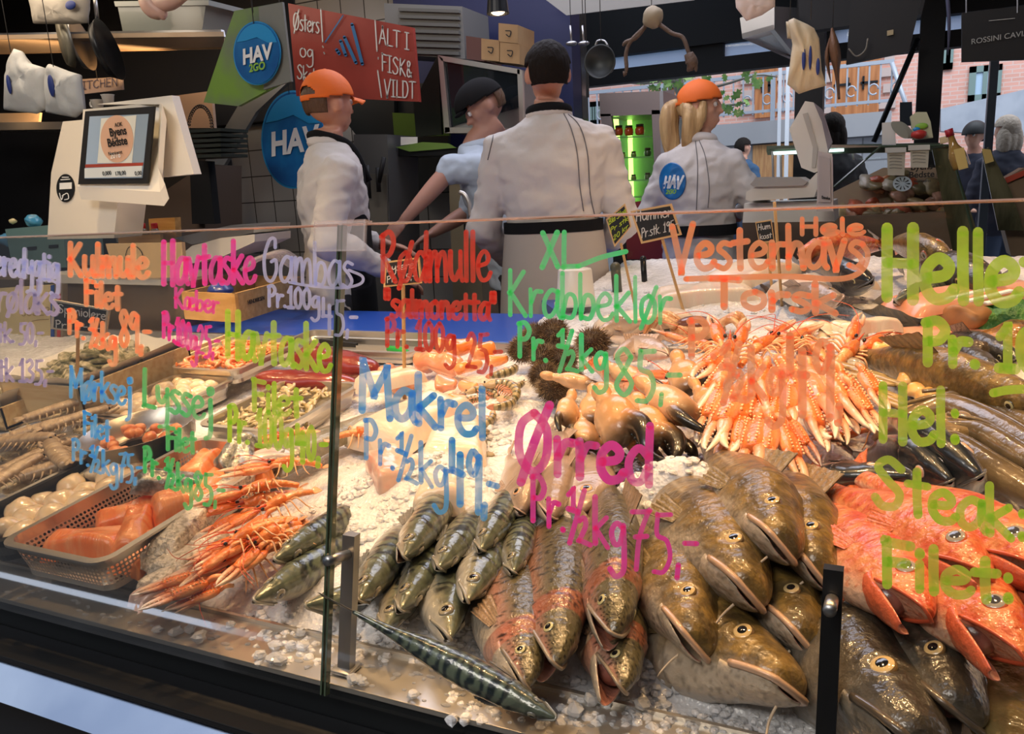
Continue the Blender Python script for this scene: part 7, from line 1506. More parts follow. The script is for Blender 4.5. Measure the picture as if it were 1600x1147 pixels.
o = text_obj('stamp', 'HENDRIKSEN', .02, BLACK, Vector((b*.72+c*.28)[:2].tolist()+[zt-.04])-wc.location+Vector((.004, -.006, 0)), (math.pi/2, 0, math.atan2(c[1]-b[1], c[0]-b[0])), wc)
ld = thing('ribbed_cover', 'ribbed clear plastic food cover in the wooden crate', 'cover', Q(420, 425, 2.1)); child(ld, 'dome', join(*[tube([Q(376+i*3, 422-i*3, 2.2), Q(420+i*4, 402-i*2, 2.25), Q(466, 424-i*4, 2.3)], .006, 8, sub=14) for i in range(6)]), ACR, smooth=True)
sv = thing('blue_bag', 'blue plastic bag end inside the wooden crate', 'bag', Q(330, 456, 2.1)); child(sv, 'bag', xf(lump(.045, 5, .5), Q(345, 452, 2.15)), mat('bag_blue', (.03, .06, .3), .3, coat=.5), smooth=True)
# steel shelf counter and cream board
sc_ = thing('side_counter', 'steel side counter with white scale plate behind the oyster box', 'counter', Q(180, 560, 2.12)); BEI = mat('counter_beige', (.3, .22, .15), .35, .5)
cpanel(sc_, 'front', [(-60, 436), (290, 440), (285, 590), (-60, 560)], 2.12, .3, BEI); cpanel(sc_, 'plate', [(60, 428), (170, 432), (250, 432), (256, 446), (70, 442)], 2.1, .25, WHITEP)
cb = thing('cream_card', 'cream cardboard panel with a drawn circle behind the word Kulmule', 'card', Q(220, 434, 2.09)); cpanel(cb, 'card', [(165, 381), (284, 379), (288, 434), (180, 434)], 2.09, .015, mat('cream_card', (.68, .5, .28), .7)); handpx(cb, '', 0, 0, 0, 0, 0, 1.3, BLACK, 2.085, name='drawn_circle', raw=[[(195, 405), (200, 388), (212, 385), (222, 396), (222, 415), (214, 430)]])
# price scale with screens at the left
sc = thing('till_scale', 'cream till scale with a tilted customer screen at the left', 'scale', Q(130, 370, 2.15)); Y0 = 2.15
cpanel(sc, 'column', [(98, 190), (131, 187), (122, 292), (186, 300), (178, 372), (74, 374), (80, 270)], Y0, .13, CREAM)
cpanel(sc, 'screen_housing', [(130, 171), (248, 160, Y0+.02), (254, 164), (247, 262), (258, 288), (250, 300), (120, 291)], Y0-.06, .05, WHITEP)
cpanel(sc, 'screen_frame', [(133, 174), (241, 166), (230, 287), (122, 288)], Y0-.066, .008, BLACK)
SCR = mat('screen_blue', (.2, .26, .32), .1, emit=(.2, .26, .33), estr=.2, coat=1); child(sc, 'screen', quadbox([Q(140, 182, Y0-.068), Q(232, 178, Y0-.068), Q(222, 278, Y0-.068), Q(132, 279, Y0-.068)], .002), SCR)
child(sc, 'screen_page', quadbox([Q(158, 185, Y0-.0695), Q(213, 180, Y0-.0695), Q(206, 255, Y0-.0695), Q(152, 255, Y0-.0695)], .001), mat('screen_white', (.5, .5, .45), .2, emit=(.4, .42, .38), estr=.2))
child(sc, 'round_logo', disc(182.5, 217, 25.5, 37, Y0-.071, .001), mat('logo_tan', (.45, .28, .19), .3, emit=(.3, .17, .11), estr=.3))
TX = mat('ink_black', (.01, .01, .01), .5)
for s_, x, y, h_, c_m in (('Byens', 184, 206, 14, TX), ('Bédste', 183, 222, 14, TX), ('Nomineret', 180, 239, 6, TX), ('2016', 180, 243, 10, WHT), ('AOK', 185, 195, 7, TX)): txt(sc, s_, x, y, Y0-.0735-(.001 if s_ == 'Nomineret' else 0), h_, c_m, rot=-2, name='screen_lettering', bold=.02 if h_ > 10 else 0, sx=.9)
child(sc, 'red_bar', quadbox([Q(133, 257, Y0-.07), Q(224, 254, Y0-.07), Q(223, 259, Y0-.07), Q(133, 262, Y0-.07)], .001), mat('bar_red', (.3, .05, .03), .4)); child(sc, 'read_out', quadbox([Q(132, 263, Y0-.07), Q(222, 259, Y0-.07), Q(221, 276, Y0-.07), Q(132, 278, Y0-.07)], .001), mat('readout_grey', (.45, .47, .46), .3, emit=(.45, .47, .46), estr=.25))
for s_, x in (('0,000', 167), ('178,00', 188), ('0,00', 216)): txt(sc, s_, x, 271, Y0-.072, 7, TX, rot=-1, name='digits')
cpanel(sc, 'rear_screen', [(151, 163, Y0), (268, 149, Y0), (303, 272, Y0), (250, 277, Y0), (262, 200, Y0), (252, 163, Y0)], Y0+.03, .035, WHITEP)
cpanel(sc, 'arm', [(246, 190), (262, 194), (262, 262), (246, 262)], Y0+.01, .03, CREAM)
child(sc, 'sticker', disc(102, 294, 14, 22, Y0-.004, .003), TX); child(sc, 'sticker_patch', quadbox([Q(93, 286, Y0-.006), Q(112, 285, Y0-.006), Q(112, 295, Y0-.006), Q(93, 296, Y0-.006)], .001), WHT); handpx(sc, '', 0, 0, 0, 0, 0, 1.4, WHT, Y0-.006, name='sticker_marks', raw=[[(97, 277), (107, 277)], [(95, 281), (109, 280)], [(93, 302), (96, 312), (99, 304)], [(97, 306), (105, 302), (107, 310), (101, 312)]])
# second scale
s2 = thing('scale', 'cream scale with ribbed edge behind the pink word', 'scale', Q(330, 410, 2.3)); cpanel(s2, 'body', [(278, 402), (300, 384), (345, 372), (398, 366), (398, 378), (350, 400), (298, 412)], 2.3, .2, CREAM); cpanel(s2, 'plate', [(272, 372), (360, 352), (398, 352), (396, 364), (300, 382)], 2.32, .2, STEEL_D)
# bottles in a rack
rk = thing('bottle_rack', 'small wooden rack holding four sauce bottles', 'rack', Q(230, 375, 2.35)); cpanel(rk, 'back', [(232, 342), (273, 340), (276, 388), (236, 388)], 2.37, .03, CW); cpanel(rk, 'front', [(184, 368), (250, 366), (252, 388), (186, 388)], 2.31, .015, CW)
for i, (x, c_m, lab) in enumerate([(189, (.5, .45, .3), 'glass bottle with pale cap, leftmost in the small rack'), (206, (.15, .16, .04), 'bottle with olive cap, second in the small rack'), (226, (.5, .02, .03), 'bottle with red cap in the middle of the rack'), (245, (.5, .02, .03), 'bottle with red cap, rightmost in the rack')]):
    P = Q(x, 378, 2.34); o = thing('sauce_bottle', lab, 'bottle', P); obj('glass', lathe([(0, 0), (.016, 0), (.017, .01), (.017, .045), (.012, .055), (.0, .056)], 20), mat('bottle_glass', (.45, .42, .32), .1, trans=.4, coat=1), o); obj('cap', lathe([(0, .075), (.011, .075), (.013, .072), (.013, .05), (0, .05)], 20), mat('cap_%d' % i, c_m, .4), o)
# turquoise crates and bags at the left
tc_ = thing('plastic_crate', 'pale turquoise plastic crate by the till scale', 'crate', Q(50, 410, 2.45)); TQ = mat('turquoise', (.22, .36, .32), .5); cpanel(tc_, 'front', [(8, 358), (75, 352), (98, 356), (104, 418), (20, 420)], 2.45, .2, TQ); cpanel(tc_, 'handle_slot', [(42, 386), (56, 385), (56, 390), (42, 391)], 2.445, .005, BLACK); cpanel(tc_, 'handle_slot', [(76, 383), (90, 382), (90, 387), (76, 388)], 2.445, .005, BLACK)
for px, py, r_, c_, lab in [(52, 345, .035, (.1, .4, .6), 'blue plastic bag in the turquoise crate'), (12, 375, .04, (.12, .35, .55), 'pale blue plastic bag at the left edge'), (20, 346, .016, (.7, .6, .3), 'small cream bottle top left of the blue bag')]:
    v, f = lump(r_, int(px), .8, k=.3); o = obj('plastic_bag', (v, f), mat('bagc_%d' % px, c_, .25, coat=.6), loc=Q(px, py, 2.5)); tag(o, lab, 'bag')
gs = thing('spring_hose', 'coiled black spring hose standing behind the till scale', 'hose', Q(315, 200, 2.8)); an = np.linspace(0, math.pi, 240); child(gs, 'coil', tube([Q(313-18*math.cos(a)+2.4*math.cos(a*44), 200-34*math.sin(a)+2.4*math.sin(a*44), 2.8+.012*math.sin(a*44)) for a in an], .0022, 5), BLACKM, smooth=True)
for i, (a, b, c, d, lab, m_) in enumerate([(135, 150, 172, 170, 'cream cup on top of the till scale', CREAM), (150, 150, 190, 162, 'flat white dish stacked beside the cup', WHITEP)]):
    P = Q((a+c)/2, d, 2.5); o = thing('cup' if i == 0 else 'dish', lab, 'cup' if i == 0 else 'dish', P); obj('bowl', lathe([(0, 0), (.02, 0), (.026, .035), (.028, .036), (.025, .034), (.018, .004), (0, .004)], 24), m_, o)
    if i == 0: obj('handle', tube([(-.022, 0, .008), (-.042, 0, .014), (-.04, 0, .03), (-.024, 0, .03)], .004, 8, sub=14), m_, o)
gl = thing('grill_trays', 'stack of dark wire trays behind the till scale', 'trays', Q(320, 250, 3.3)); 
for i in range(6): cpanel(gl, 'tray_layer', [(285, 203+i*8), (345, 200+i*8), (345, 205+i*8), (286, 208+i*8)], 3.3, .2, mat('dark_wire', (.06, .07, .06), .4, .5))
cbn = thing('brown_cabinet', 'brown-grey cabinet front between the till scale and the tiles', 'cabinet', Q(300, 370, 3.5)); cpanel(cbn, 'front', [(186, 300), (262, 295), (318, 258), (325, 560), (185, 560)], 3.5, .3, mat('cabinet_brown', (.13, .09, .065), .5)); cpanel(cbn, 'dark_gap', [(296, 250), (325, 252), (335, 350), (300, 350)], 3.45, .05, BLACK)
lw = thing('lit_wall_shelf', 'warmly lit ledge with white dishes behind the till scale', 'shelf', Q(60, 200, 3.6)); cpanel(lw, 'ledge', [(-60, 192), (105, 190), (100, 202), (-60, 204)], 3.6, .3, STEEL); cpanel(lw, 'back', [(-60, 178), (62, 176), (60, 192), (-60, 192)], 3.85, .02, mat('warm_back', (.7, .5, .3), .6)); cpanel(lw, 'lit_tile_strip', [(270, 150), (330, 142), (335, 200), (272, 200)], 3.9, .02, mat('lit_tile', (.55, .4, .3), .6))  # upper strip: warm lamplight on the tiles is put into its colour
lamp('AREA', tuple(Q(60, 150, 3.7)), 5, (1, .62, .3), .5, tuple(Q(60, 200, 3.7)), name='shelf_lamp', sy=.1)
# ---- overhead shelf with pans and bags
os_ = thing('hanging_shelf', 'long steel shelf hanging overhead at the upper left, warmly lit below', 'shelf', Q(150, 80, 2.9)); cpanel(os_, 'front_edge', [(-80, 53), (345, 46), (348, 57), (-80, 62)], 2.9, .02, STEEL_D); 
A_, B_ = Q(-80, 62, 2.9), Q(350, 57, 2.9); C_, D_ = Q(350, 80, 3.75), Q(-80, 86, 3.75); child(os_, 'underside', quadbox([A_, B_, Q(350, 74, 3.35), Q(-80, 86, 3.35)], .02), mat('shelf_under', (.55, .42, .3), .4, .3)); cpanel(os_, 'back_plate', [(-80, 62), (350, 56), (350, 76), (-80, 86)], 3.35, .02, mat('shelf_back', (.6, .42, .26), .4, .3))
lamp('AREA', tuple(Q(120, 110, 3.1)), 5, (1, .6, .28), 1.6, tuple(Q(120, 60, 3.2)), name='shelf_lamp', sy=.1)
def pan(label, cx, cy, rx, ry, tilt, y, m, m2, handle):
    t = thing('frying_pan', label, 'pan', Q(cx, cy, y)); s = (Q(cx, cy-ry, y)[2]-Q(cx, cy, y)[2]); yw = math.acos(min(1, rx/ry))
    pr = [(0, 0), (.85, 0), (1, .22), (1.02, .22), (.88, -.03), (0, -.03)]; v, f = lathe(pr, 40, 'y'); v = xf((v*s, f), rot=(0, 0, 0))[0]
    from mathutils import Euler; R = np.array((Matrix.Rotation(math.radians(tilt), 3, 'Y') @ Matrix.Rotation(-yw, 3, 'Z')).to_3x3()); v = v@R.T; obj('bowl', (v, f), m, t)
    d, _ = lathe([(0, -.01), (.84, -.012)], 40, 'y'); obj('base', ((lathe([(.0, -.04), (.8, -.04), (.8, -.032)], 40, 'y')[0]*s)@R.T, lathe([(.0, 0), (.8, 0), (.8, 1)], 40, 'y')[1]), m2, t)
    h0, h1 = [Q(*q, y)-np.array(t.location) for q in handle]; obj('handle', tube([h0, h1], .009, 8), STEEL_D, t); return t
pan('black frying pan hanging edge-on at the upper left', 162, 80, 24, 50, -14, 2.75, BLACKM, BLACK, ((152, 32), (148, -10)))
pan('dull steel sieve pan hanging behind the black pan', 98, 66, 36, 42, -12, 2.8, mat('dull_alu', (.28, .26, .2), .45, .6), mat('dull_alu', (.28, .26, .2), .45, .6), ((92, 28), (88, -10)))
pan('second steel pan hanging between sieve and black pan', 122, 72, 20, 42, -12, 2.95, STEEL_D, STEEL_D, ((118, 30), (116, -10)))
PB = mat('carrier_bag', (.55, .56, .55), .5, sss=.1, bump=.4, bscale=20)
def bag(label, pts, y, m, prints, seed, th=.05, mul=1.):
    t = thing('carrier_bag', label, 'bag', Q(*pts[0], y)); c = np.mean(np.array(pts, float), 0); n = len(pts); vs = []; K = 8
    for sgn in (-1, 1):
        for k in range(K+1):
            for q in pts: r_ = math.sin(math.pi/2*(1-k/K)); p = c+(np.array(q)-c)*(1-k/K*1.0) if False else c+(np.array(q)-c)*math.cos(math.pi/2*k/K); P_ = Q(*p, y); d = th*math.sin(math.pi/2*k/K)*(.6+.4*nz(P_, 18, seed)+.35*abs(math.sin(P_[0]*70+nz(P_, 9)*3))); vs.append(P_+np.array([0, sgn*d, 0]))
    fs = [(b+k*n+i, b+k*n+(i+1) % n, b+(k+1)*n+(i+1) % n, b+(k+1)*n+i) for b in (0, (K+1)*n) for k in range(K) for i in range(n)]
    child(t, 'bag_body', (np.array(vs), fs), m, smooth=True)
    for (x, yy, rx, ry) in prints: child(t, 'blue_print', ball(Q(x, yy, y-th*.92), (rx/420, .008, ry/420), 16, 10), mat('print_blue', (.02, .04, .2), .5), smooth=True)
    return t
def dens(p, k=4):
    out = []
    for i in range(len(p)):
        a, b = np.array(p[i], float), np.array(p[(i+1) % len(p)], float)
        out += [tuple(a*(1-t/k)+b*t/k) for t in range(k)]
    return out
bag('white carrier bag with blue print hanging at the far left', dens([(22, 76), (34, 80), (44, 98), (70, 106), (72, 170), (58, 178), (8, 172), (12, 100)]), 2.6, PB, [(14, 132, 5, 18)], 1)
bag('white carrier bag with blue print hanging right of the first one', dens([(78, 100), (110, 112), (124, 116), (132, 172), (118, 184), (74, 176), (72, 112)]), 2.6, PB, [(80, 134, 8, 20)], 2)
bag('large white bag hanging over the overhead shelf, top left', dens([(44, -10), (140, -10), (136, 36), (112, 38), (54, 37)]), 2.7, mat('bag_beige', (.36, .33, .28), .6, bump=.3, bscale=20), [(110, 8, 14, 8)], 3)
BC = mat('bag_cream', (.62, .5, .32), .55, sss=.1, bump=.3, bscale=25)
bag('cream carrier bags hanging in a bunch beside the steel hood', dens([(1232, 32), (1240, 28), (1262, 38), (1272, 44), (1280, 60), (1284, 110), (1291, 134), (1268, 140), (1248, 147), (1230, 132), (1238, 70)], 5), 3.4, BC, [(1256, 92, 3, 17), (1266, 90, 2.5, 18), (1278, 104, 3, 13)], 4)
bag('small cream carrier bag hanging behind the bunch', dens([(1228, 34), (1240, 32), (1240, 62), (1230, 60)], 5), 3.5, BC, [], 5, .03)
tb = thing('storage_tub', 'translucent grey storage tub on the overhead shelf', 'tub', Q(250, 48, 2.95)); cpanel(tb, 'tub', [(183, 6), (322, 4), (316, 46), (192, 50)], 2.93, .25, mat('tub_grey', (.2, .22, .2), .3, coat=.5)); cpanel(tb, 'rim', [(178, 2), (326, 0), (326, 8), (180, 10)], 2.92, .27, mat('tub_rim', (.3, .32, .3), .3))
kt = thing('kitchen_sign', 'small pale sign with the word kitchen behind the hanging bags', 'sign', Q(160, 140, 3.3)); cpanel(kt, 'board', [(120, 124), (190, 120), (192, 140), (122, 148)], 3.3, .01, mat('sign_pale', (.3, .25, .24), .6)); handpx(kt, 'KITCHEN', 118, 141, 184, 133, 12, 1.2, mat('ink_blue', (.04, .05, .12), .6), 3.295)
fo = thing('hanging_octopus', 'pale pink octopus arm hanging over the edge of the tub', 'octopus', Q(240, 5, 2.75)); child(fo, 'arm', tube([Q(228, -20, 2.75), Q(238, 8, 2.75), Q(252, 22, 2.75), Q(256, 30, 2.75)], [.04, .05, .03, .008], 14, sub=24), mat('flesh_pink', (.7, .45, .36), .4, sss=.2), smooth=True); child(fo, 'arm', tube([Q(235, 2, 2.75), Q(262, 4, 2.75), Q(290, -8, 2.75)], [.03, .035, .02], 12, sub=16), MATS['flesh_pink'], smooth=True)
lpz = thing('spot_lamp', 'small ceiling spot lamp glowing above the wooden crates', 'lamp', Q(778, 18, 3.4)); child(lpz, 'housing', lathe([(0, .09), (.04, .09), (.05, .0), (.047, 0), (.037, .08), (0, .08)], 24), BLACKM).location = Vector(Q(778, 22, 3.4)); lpz.children[0].location = (0, 0, -.01)
lpz.children[0].data.vertices.foreach_set('co', (np.array([v.co[:] for v in lpz.children[0].data.vertices])+np.array(lpz.location)).ravel()); o = obj('bulb', ball((0, 0, .0), (.03, .03, .015), 16, 10), mat('lamp_glow', (1, .7, .4), .4, emit=(1, .72, .45), estr=9), lpz)
# hood, hanging crab, pot, dried fish, tv
hd = thing('steel_hood', 'angular steel extractor hood hanging beside the cream bags', 'hood', Q(1200, 80, 3.9)); cpanel(hd, 'front', [(1156, 28), (1210, 10), (1210, 46), (1160, 60)], 3.8, .02, mat('hood_steel', (.4, .4, .41), .3, .8)); cpanel(hd, 'underside', [(1160, 60, 3.8), (1210, 46, 3.8), (1240, 66, 4.6), (1240, 95, 4.6)], 3.8, .02, MATS['hood_steel']); cpanel(hd, 'side', [(1210, 10, 3.8), (1245, 12, 4.6), (1245, 90, 4.6), (1210, 46, 3.8)], 3.8, .02, STEEL_D)
pp = bag('crumpled pale paper hanging from the top edge above the hood', dens([(1148, -10), (1211, -10), (1211, 10), (1190, 24), (1166, 33), (1150, 12)]), 3.5, mat('paper_pink', (.75, .6, .52), .7), [], 7, .03); pp.name = 'hanging_paper'
CRB = mat('dried_crab', (.12, .075, .05), .6, bump=.6, bscale=60)
hc_ = thing('hanging_crab', 'dried spider crab with long legs hanging from the black beam', 'crab', Q(1020, 28, 3.6)); child(hc_, 'shell', xf(lump(.045, 3, 1.0), Q(1020, 27, 3.6)), mat('crab_pale', (.35, .28, .18), .6), smooth=True)
for nm_, pts_ in (('leg', [(1010, 38), (995, 58), (978, 66), (973, 72)]), ('leg', [(1008, 42), (985, 65), (978, 85), (979, 105), (977, 118)]), ('leg', [(1030, 38), (1050, 52), (1066, 58), (1074, 76), (1080, 98)])): child(hc_, nm_, tube([Q(*q, 3.6) for q in pts_], [.010]+[.009]*(len(pts_)-2)+[.005], 8, sub=18), CRB, smooth=True)
child(hc_, 'claw', join(tube([Q(1076, 84, 3.6), Q(1081, 100, 3.6), Q(1074, 112, 3.6)], [.02, .026, .004], 10, sub=12), tube([Q(1080, 92, 3.6), Q(1086, 104, 3.6), Q(1088, 112, 3.6)], [.018, .012, .003], 10, sub=12)), CRB, smooth=True); child(hc_, 'claw', tube([Q(977, 112, 3.6), Q(975, 120, 3.6)], [.012, .003], 8), CRB, smooth=True)
pt = thing('cooking_pot', 'dark round cooking pot hanging from the beam', 'pot', Q(940, 98, 3.7)); s = .071; child(pt, 'pot', xf(lathe([(0, .02), (.9, .02), (1.0, -.5), (1.06, -.52), (.96, -.5), (.86, 0), (0, 0)], 40, 'y'), Q(941, 98, 3.7), s=s), mat('pot_steel', (.05, .055, .055), .45, .5), smooth=True); child(pt, 'handle', tube([Q(930, 72, 3.7), Q(934, 64, 3.7), Q(944, 64, 3.7), Q(950, 72, 3.7)], .005, 8, sub=14), STEEL_D, smooth=True)
sp_ = thing('ladle', 'black flat spatula hanging left of the pot', 'utensil', Q(917, 110, 3.7)); cpanel(sp_, 'blade', [(915, 100), (919, 100), (920, 152), (916, 153)], 3.7, .006, BLACKM)
for px, r_, lab in ((893, 10, 'white enamel ladle hanging behind the man, small'), (912, 9, 'dark ladle hanging beside the pot')):
    o = thing('ladle', lab, 'utensil', Q(px, 66, 3.9)); child(o, 'bowl', ball(Q(px, 68, 3.9), (.03, .02, .012), 14, 8), STEEL_D, smooth=True); child(o, 'rod', tube([Q(px, 66, 3.9), Q(px-2, 40, 3.9)], .005, 6), STEEL_D, smooth=True)
DRF = mat('dried_fish', (.18, .085, .04), .5, bump=.6, bscale=50, stretch=(2, 2, .4))
df = thing('dried_fish', 'brown dried fish hanging beside the cream bags, longest one', 'dried fish', Q(1304, 60, 4.2)); child(df, 'body', tube([Q(1300, 44, 4.2), Q(1303, 70, 4.2), Q(1306, 92, 4.2), Q(1308, 118, 4.2), Q(1311, 155, 4.2)], [.01, .045, .045, .02, .012], 14, sub=30, flat=.5), DRF, smooth=True); child(df, 'fin', tube([Q(1296, 60, 4.2), Q(1292, 90, 4.2), Q(1298, 128, 4.2)], [.006, .025, .004], 10, sub=18, flat=.4), DRF, smooth=True)
tv = thing('hanging_screen', 'black screen hanging tilted under the ceiling, seen from behind', 'screen', Q(1375, 60, 4.4)); cpanel(tv, 'back', [(1330, 0), (1442, -10), (1420, 80), (1322, 100)], 4.4, .05, BLACK); cpanel(tv, 'label', [(1386, 48), (1396, 46), (1396, 54), (1386, 56)], 4.39, .004, mat('tag_tan', (.4, .32, .18), .6)); child(tv, 'cable', tube([Q(1326, 76, 4.35), Q(1338, 88, 4.35), Q(1352, 78, 4.35), Q(1356, 60, 4.35)], .004, 6, sub=16), mat('cable_grey', (.2, .18, .14), .5), smooth=True)
cl_ = thing('kitchen_hooks', 'dark rail of hanging tools under the ceiling, top right', 'rack', Q(1300, 10, 4.6)); cpanel(cl_, 'rail', [(1246, -20), (1450, -20), (1440, 22), (1325, 40), (1250, 50)], 4.7, .1, BLACK)
rsn = thing('hanging_sign', 'black hanging sign with small white caviar shop lettering', 'sign', Q(1550, 95, 4.6)); cpanel(rsn, 'board', [(1503, 20), (1620, 6), (1620, 92), (1503, 96)], 4.6, .04, BLACK); txt(rsn, 'ROSSINI CAVIAR', 1566, 58, 4.59, 9, mat('sign_grey', (.45, .45, .42), .6), rot=-3, sx=1.0)
child(rsn, 'fine_line', quadbox([Q(1545, 32, 4.59), Q(1586, 28, 4.59), Q(1586, 29, 4.59), Q(1545, 33, 4.59)], .001), mat('sign_grey', (.45, .45, .42), .6)); child(rsn, 'hanger', join(*[tube([Q(x, 20, 4.6), Q(x, -30, 4.6)], .004, 6) for x in (1510, 1590)]), STEEL_D)
cloth = thing('violet_ribbon', 'pale violet ribbon hanging in front of the black column', 'ribbon', Q(1482, 60, 5)); child(cloth, 'ribbon', tube([Q(1480, -10, 5), Q(1483, 40, 5), Q(1481, 86, 5)], [.025, .02, .006], 8, sub=16, flat=.4), mat('violet_grey', (.12, .12, .2), .6), smooth=True)
# fridge with glass door
fr = thing('glass_fridge', 'upright glass-door fridge with jars and green light behind the woman', 'fridge', Q(985, 330, 4.7))
child(fr, 'plinth', box((Q(955, 345, 4.7)[0], 4.72, .14), (Q(1040, 345, 4.7)[0], 5.1, Q(985, 350, 4.7)[2])), BLACK); FRM = mat('fridge_frame', (.3, .25, .24), .4, .4); yF = 4.7
cpanel(fr, 'top', [(936, 146), (1036, 142), (1036, 178), (938, 182)], yF, .5, FRM); cpanel(fr, 'left_stile', [(938, 178), (954, 178), (975, 335), (955, 335)], yF, .04, FRM); cpanel(fr, 'right_stile', [(1018, 172), (1036, 172), (1040, 335), (1026, 335)], yF, .04, FRM); cpanel(fr, 'back', [(938, 178), (1036, 174), (1040, 335), (955, 335)], yF+.45, .03, mat('fridge_back', (.3, .42, .3), .5)); cpanel(fr, 'right_side', [(1036, 142), (1054, 140, 5.1), (1056, 330, 5.1), (1040, 335)], yF, .02, mat('fridge_side', (.34, .34, .36), .4, .3)); cpanel(fr, 'bottom', [(950, 322), (1040, 318), (1040, 352), (955, 352)], yF, .4, mat('dark_red', (.22, .02, .02), .5))
GLOW = mat('green_tube', (.5, 1, .2), .4, emit=(.45, 1, .15), estr=3.2); cpanel(fr, 'light_tube', [(958, 186), (965, 186), (975, 330), (968, 330)], yF+.1, .02, GLOW); cpanel(fr, 'light_tube', [(980, 186), (986, 186), (990, 330), (984, 330)], yF+.4, .02, GLOW); cpanel(fr, 'light_tube', [(1040, 184, 5.0), (1048, 183, 5.0), (1049, 222, 5.0), (1041, 224, 5.0)], 5, .02, GLOW)
for yy in (214, 246, 282, 308): cpanel(fr, 'shelf', [(956, yy), (1022, yy-2), (1022, yy), (956, yy+2)], yF+.06, .3, mat('fridge_shelf', (.2, .4, .15), .2, coat=1))
cpanel(fr, 'door_glass', [(950, 180), (1020, 176), (1028, 335), (968, 335)], yF+.01, .005, GLASS)
for i, (px, py, s_, c_m, lab) in enumerate([(967, 212, 1, (.6, .08, .01), 'jar of red sauce, leftmost in the fridge'), (983, 212, 1, (.6, .08, .01), 'jar of red sauce in the middle of the fridge shelf'), (1000, 211, 1.05, (.55, .07, .01), 'jar of red sauce, rightmost in the fridge'), (974, 246, .5, (.3, .4, .05), 'small green jar on the second fridge shelf, left'), (990, 246, .6, (.2, .3, .05), 'small green jar on the second fridge shelf, middle'), (1012, 244, .8, (.06, .1, .03), 'dark jar on the second fridge shelf, right'), (990, 282, .6, (.2, .25, .05), 'green jar on the third fridge shelf, left'), (1012, 281, .7, (.1, .14, .04), 'dark green jar on the third fridge shelf, right')]):
    o = thing('jar', lab, 'jar', Q(px, py, yF+.1)); r_ = .027*s_; obj('glass_body', lathe([(0, 0), (r_*.8, 0), (r_, r_*.5), (r_, r_*1.2), (r_*.75, r_*1.7), (0, r_*1.7)], 20), mat('jar_%d' % i, c_m, .1, coat=1), o); obj('lid', lathe([(0, r_*2.2), (r_*.8, r_*2.2), (r_*.82, r_*1.7), (0, r_*1.7)], 20), mat('jar_lid', (.06, .03, .02), .4), o)
# right hand scale
s3 = thing('weighing_scale', 'cream weighing scale with tall tilted display head at the right', 'scale', Q(1235, 340, 3.75)); Y3 = 3.75
cpanel(s3, 'display_head', [(1258, 158), (1271, 160), (1284, 190), (1294, 234), (1290, 262), (1272, 270), (1252, 262), (1233, 202)], Y3, .06, CREAM); cpanel(s3, 'dark_edge', [(1271, 160), (1284, 170), (1300, 222), (1294, 236), (1284, 190)], Y3-.004, .05, mat('lilac_edge', (.25, .22, .24), .4)); cpanel(s3, 'panel_line', [(1254, 178), (1262, 176), (1278, 232), (1274, 262), (1268, 262), (1270, 230)], Y3-.005, .006, mat('cream_dim', (.5, .46, .4), .5))
cpanel(s3, 'base', [(1165, 312), (1166, 300), (1180, 292), (1258, 289), (1276, 270), (1286, 270), (1272, 308), (1172, 314)], Y3-.01, .25, CREAM); cpanel(s3, 'plate', [(1172, 288), (1182, 277), (1250, 277), (1262, 284), (1256, 290), (1178, 292)], Y3-.03, .26, STEEL_D)
bx = thing('white_box', 'white box under the right weighing scale', 'box', Q(1235, 342, 3.8)); cpanel(bx, 'box', [(1163, 318), (1302, 314), (1304, 346), (1160, 348)], 3.8, .35, WHITEP)
ac_ = thing('bag_dispenser', 'tall pale plastic bag dispenser right of the weighing scale', 'dispenser', Q(1290, 330, 3.65)); cpanel(ac_, 'front', [(1278, 236), (1300, 240), (1302, 330), (1276, 330)], 3.65, .04, mat('dispenser', (.52, .46, .45), .35, coat=.5)); cpanel(ac_, 'frame', [(1280, 244), (1296, 247), (1297, 248), (1298, 316), (1279, 316)], 3.64, .004, mat('dispenser_in', (.42, .37, .36), .4)); handpx(ac_, 'Danske', 1284, 310, 1297, 312, 4, 1, TX, 3.635)
# glass display case at the right
dc = thing('display_case', 'glass seafood display case with a light strip, right of the weighing scale', 'display case', Q(1400, 380, 4.6)); YC = 4.3
cpanel(dc, 'top_rail', [(1198, 228, 5.0), (1300, 226, 5.0), (1472, 223), (1475, 227), (1300, 232, 5.0), (1200, 234, 5.0)], 4.6, .03, mat('rail_green', (.14, .17, .12), .3, .5))
for i, (x, y0, y1) in enumerate([(1205, 236, 300), (1330, 234, 250), (1218, 240, 330)]): cpanel(dc, 'post', [(x, y0, 5), (x+3, y0, 5), (x+5, y1, 5), (x+2, y1, 5)], 5, .02, STEEL_D)
cpanel(dc, 'light_strip', [(1208, 237), (1366, 230), (1367, 234), (1209, 242)], 4.95, .02, mat('led_strip', (.7, 1, .95), .4, emit=(.7, 1, .93), estr=2.2))
cpanel(dc, 'front_glass', [(1376, 229), (1468, 227), (1520, 400), (1305, 400), (1306, 290)], YC, .006, GLASS); child(dc, 'glass_edges', join(*[tube([Q(*a, YC), Q(*b, YC)], .006, 6) for a, b in (((1376, 229), (1303, 292)), ((1376, 229), (1484, 227)), ((1484, 227), (1530, 400)))]), EDGE2)
GP = mat('greenish_glass', (.16, .15, .08), .15, coat=1, mix=(.06, .06, .03), mscale=3, stretch=(4, 1, 1)); cpanel(dc, 'side_panel', [(1456, 232), (1484, 228), (1530, 372), (1530, 400), (1490, 400)], YC+.02, .02, GP)
cpanel(dc, 'base', [(1160, 345), (1500, 330), (1540, 420), (1160, 420)], YC+.2, .5, mat('case_base', (.2, .13, .08), .5))
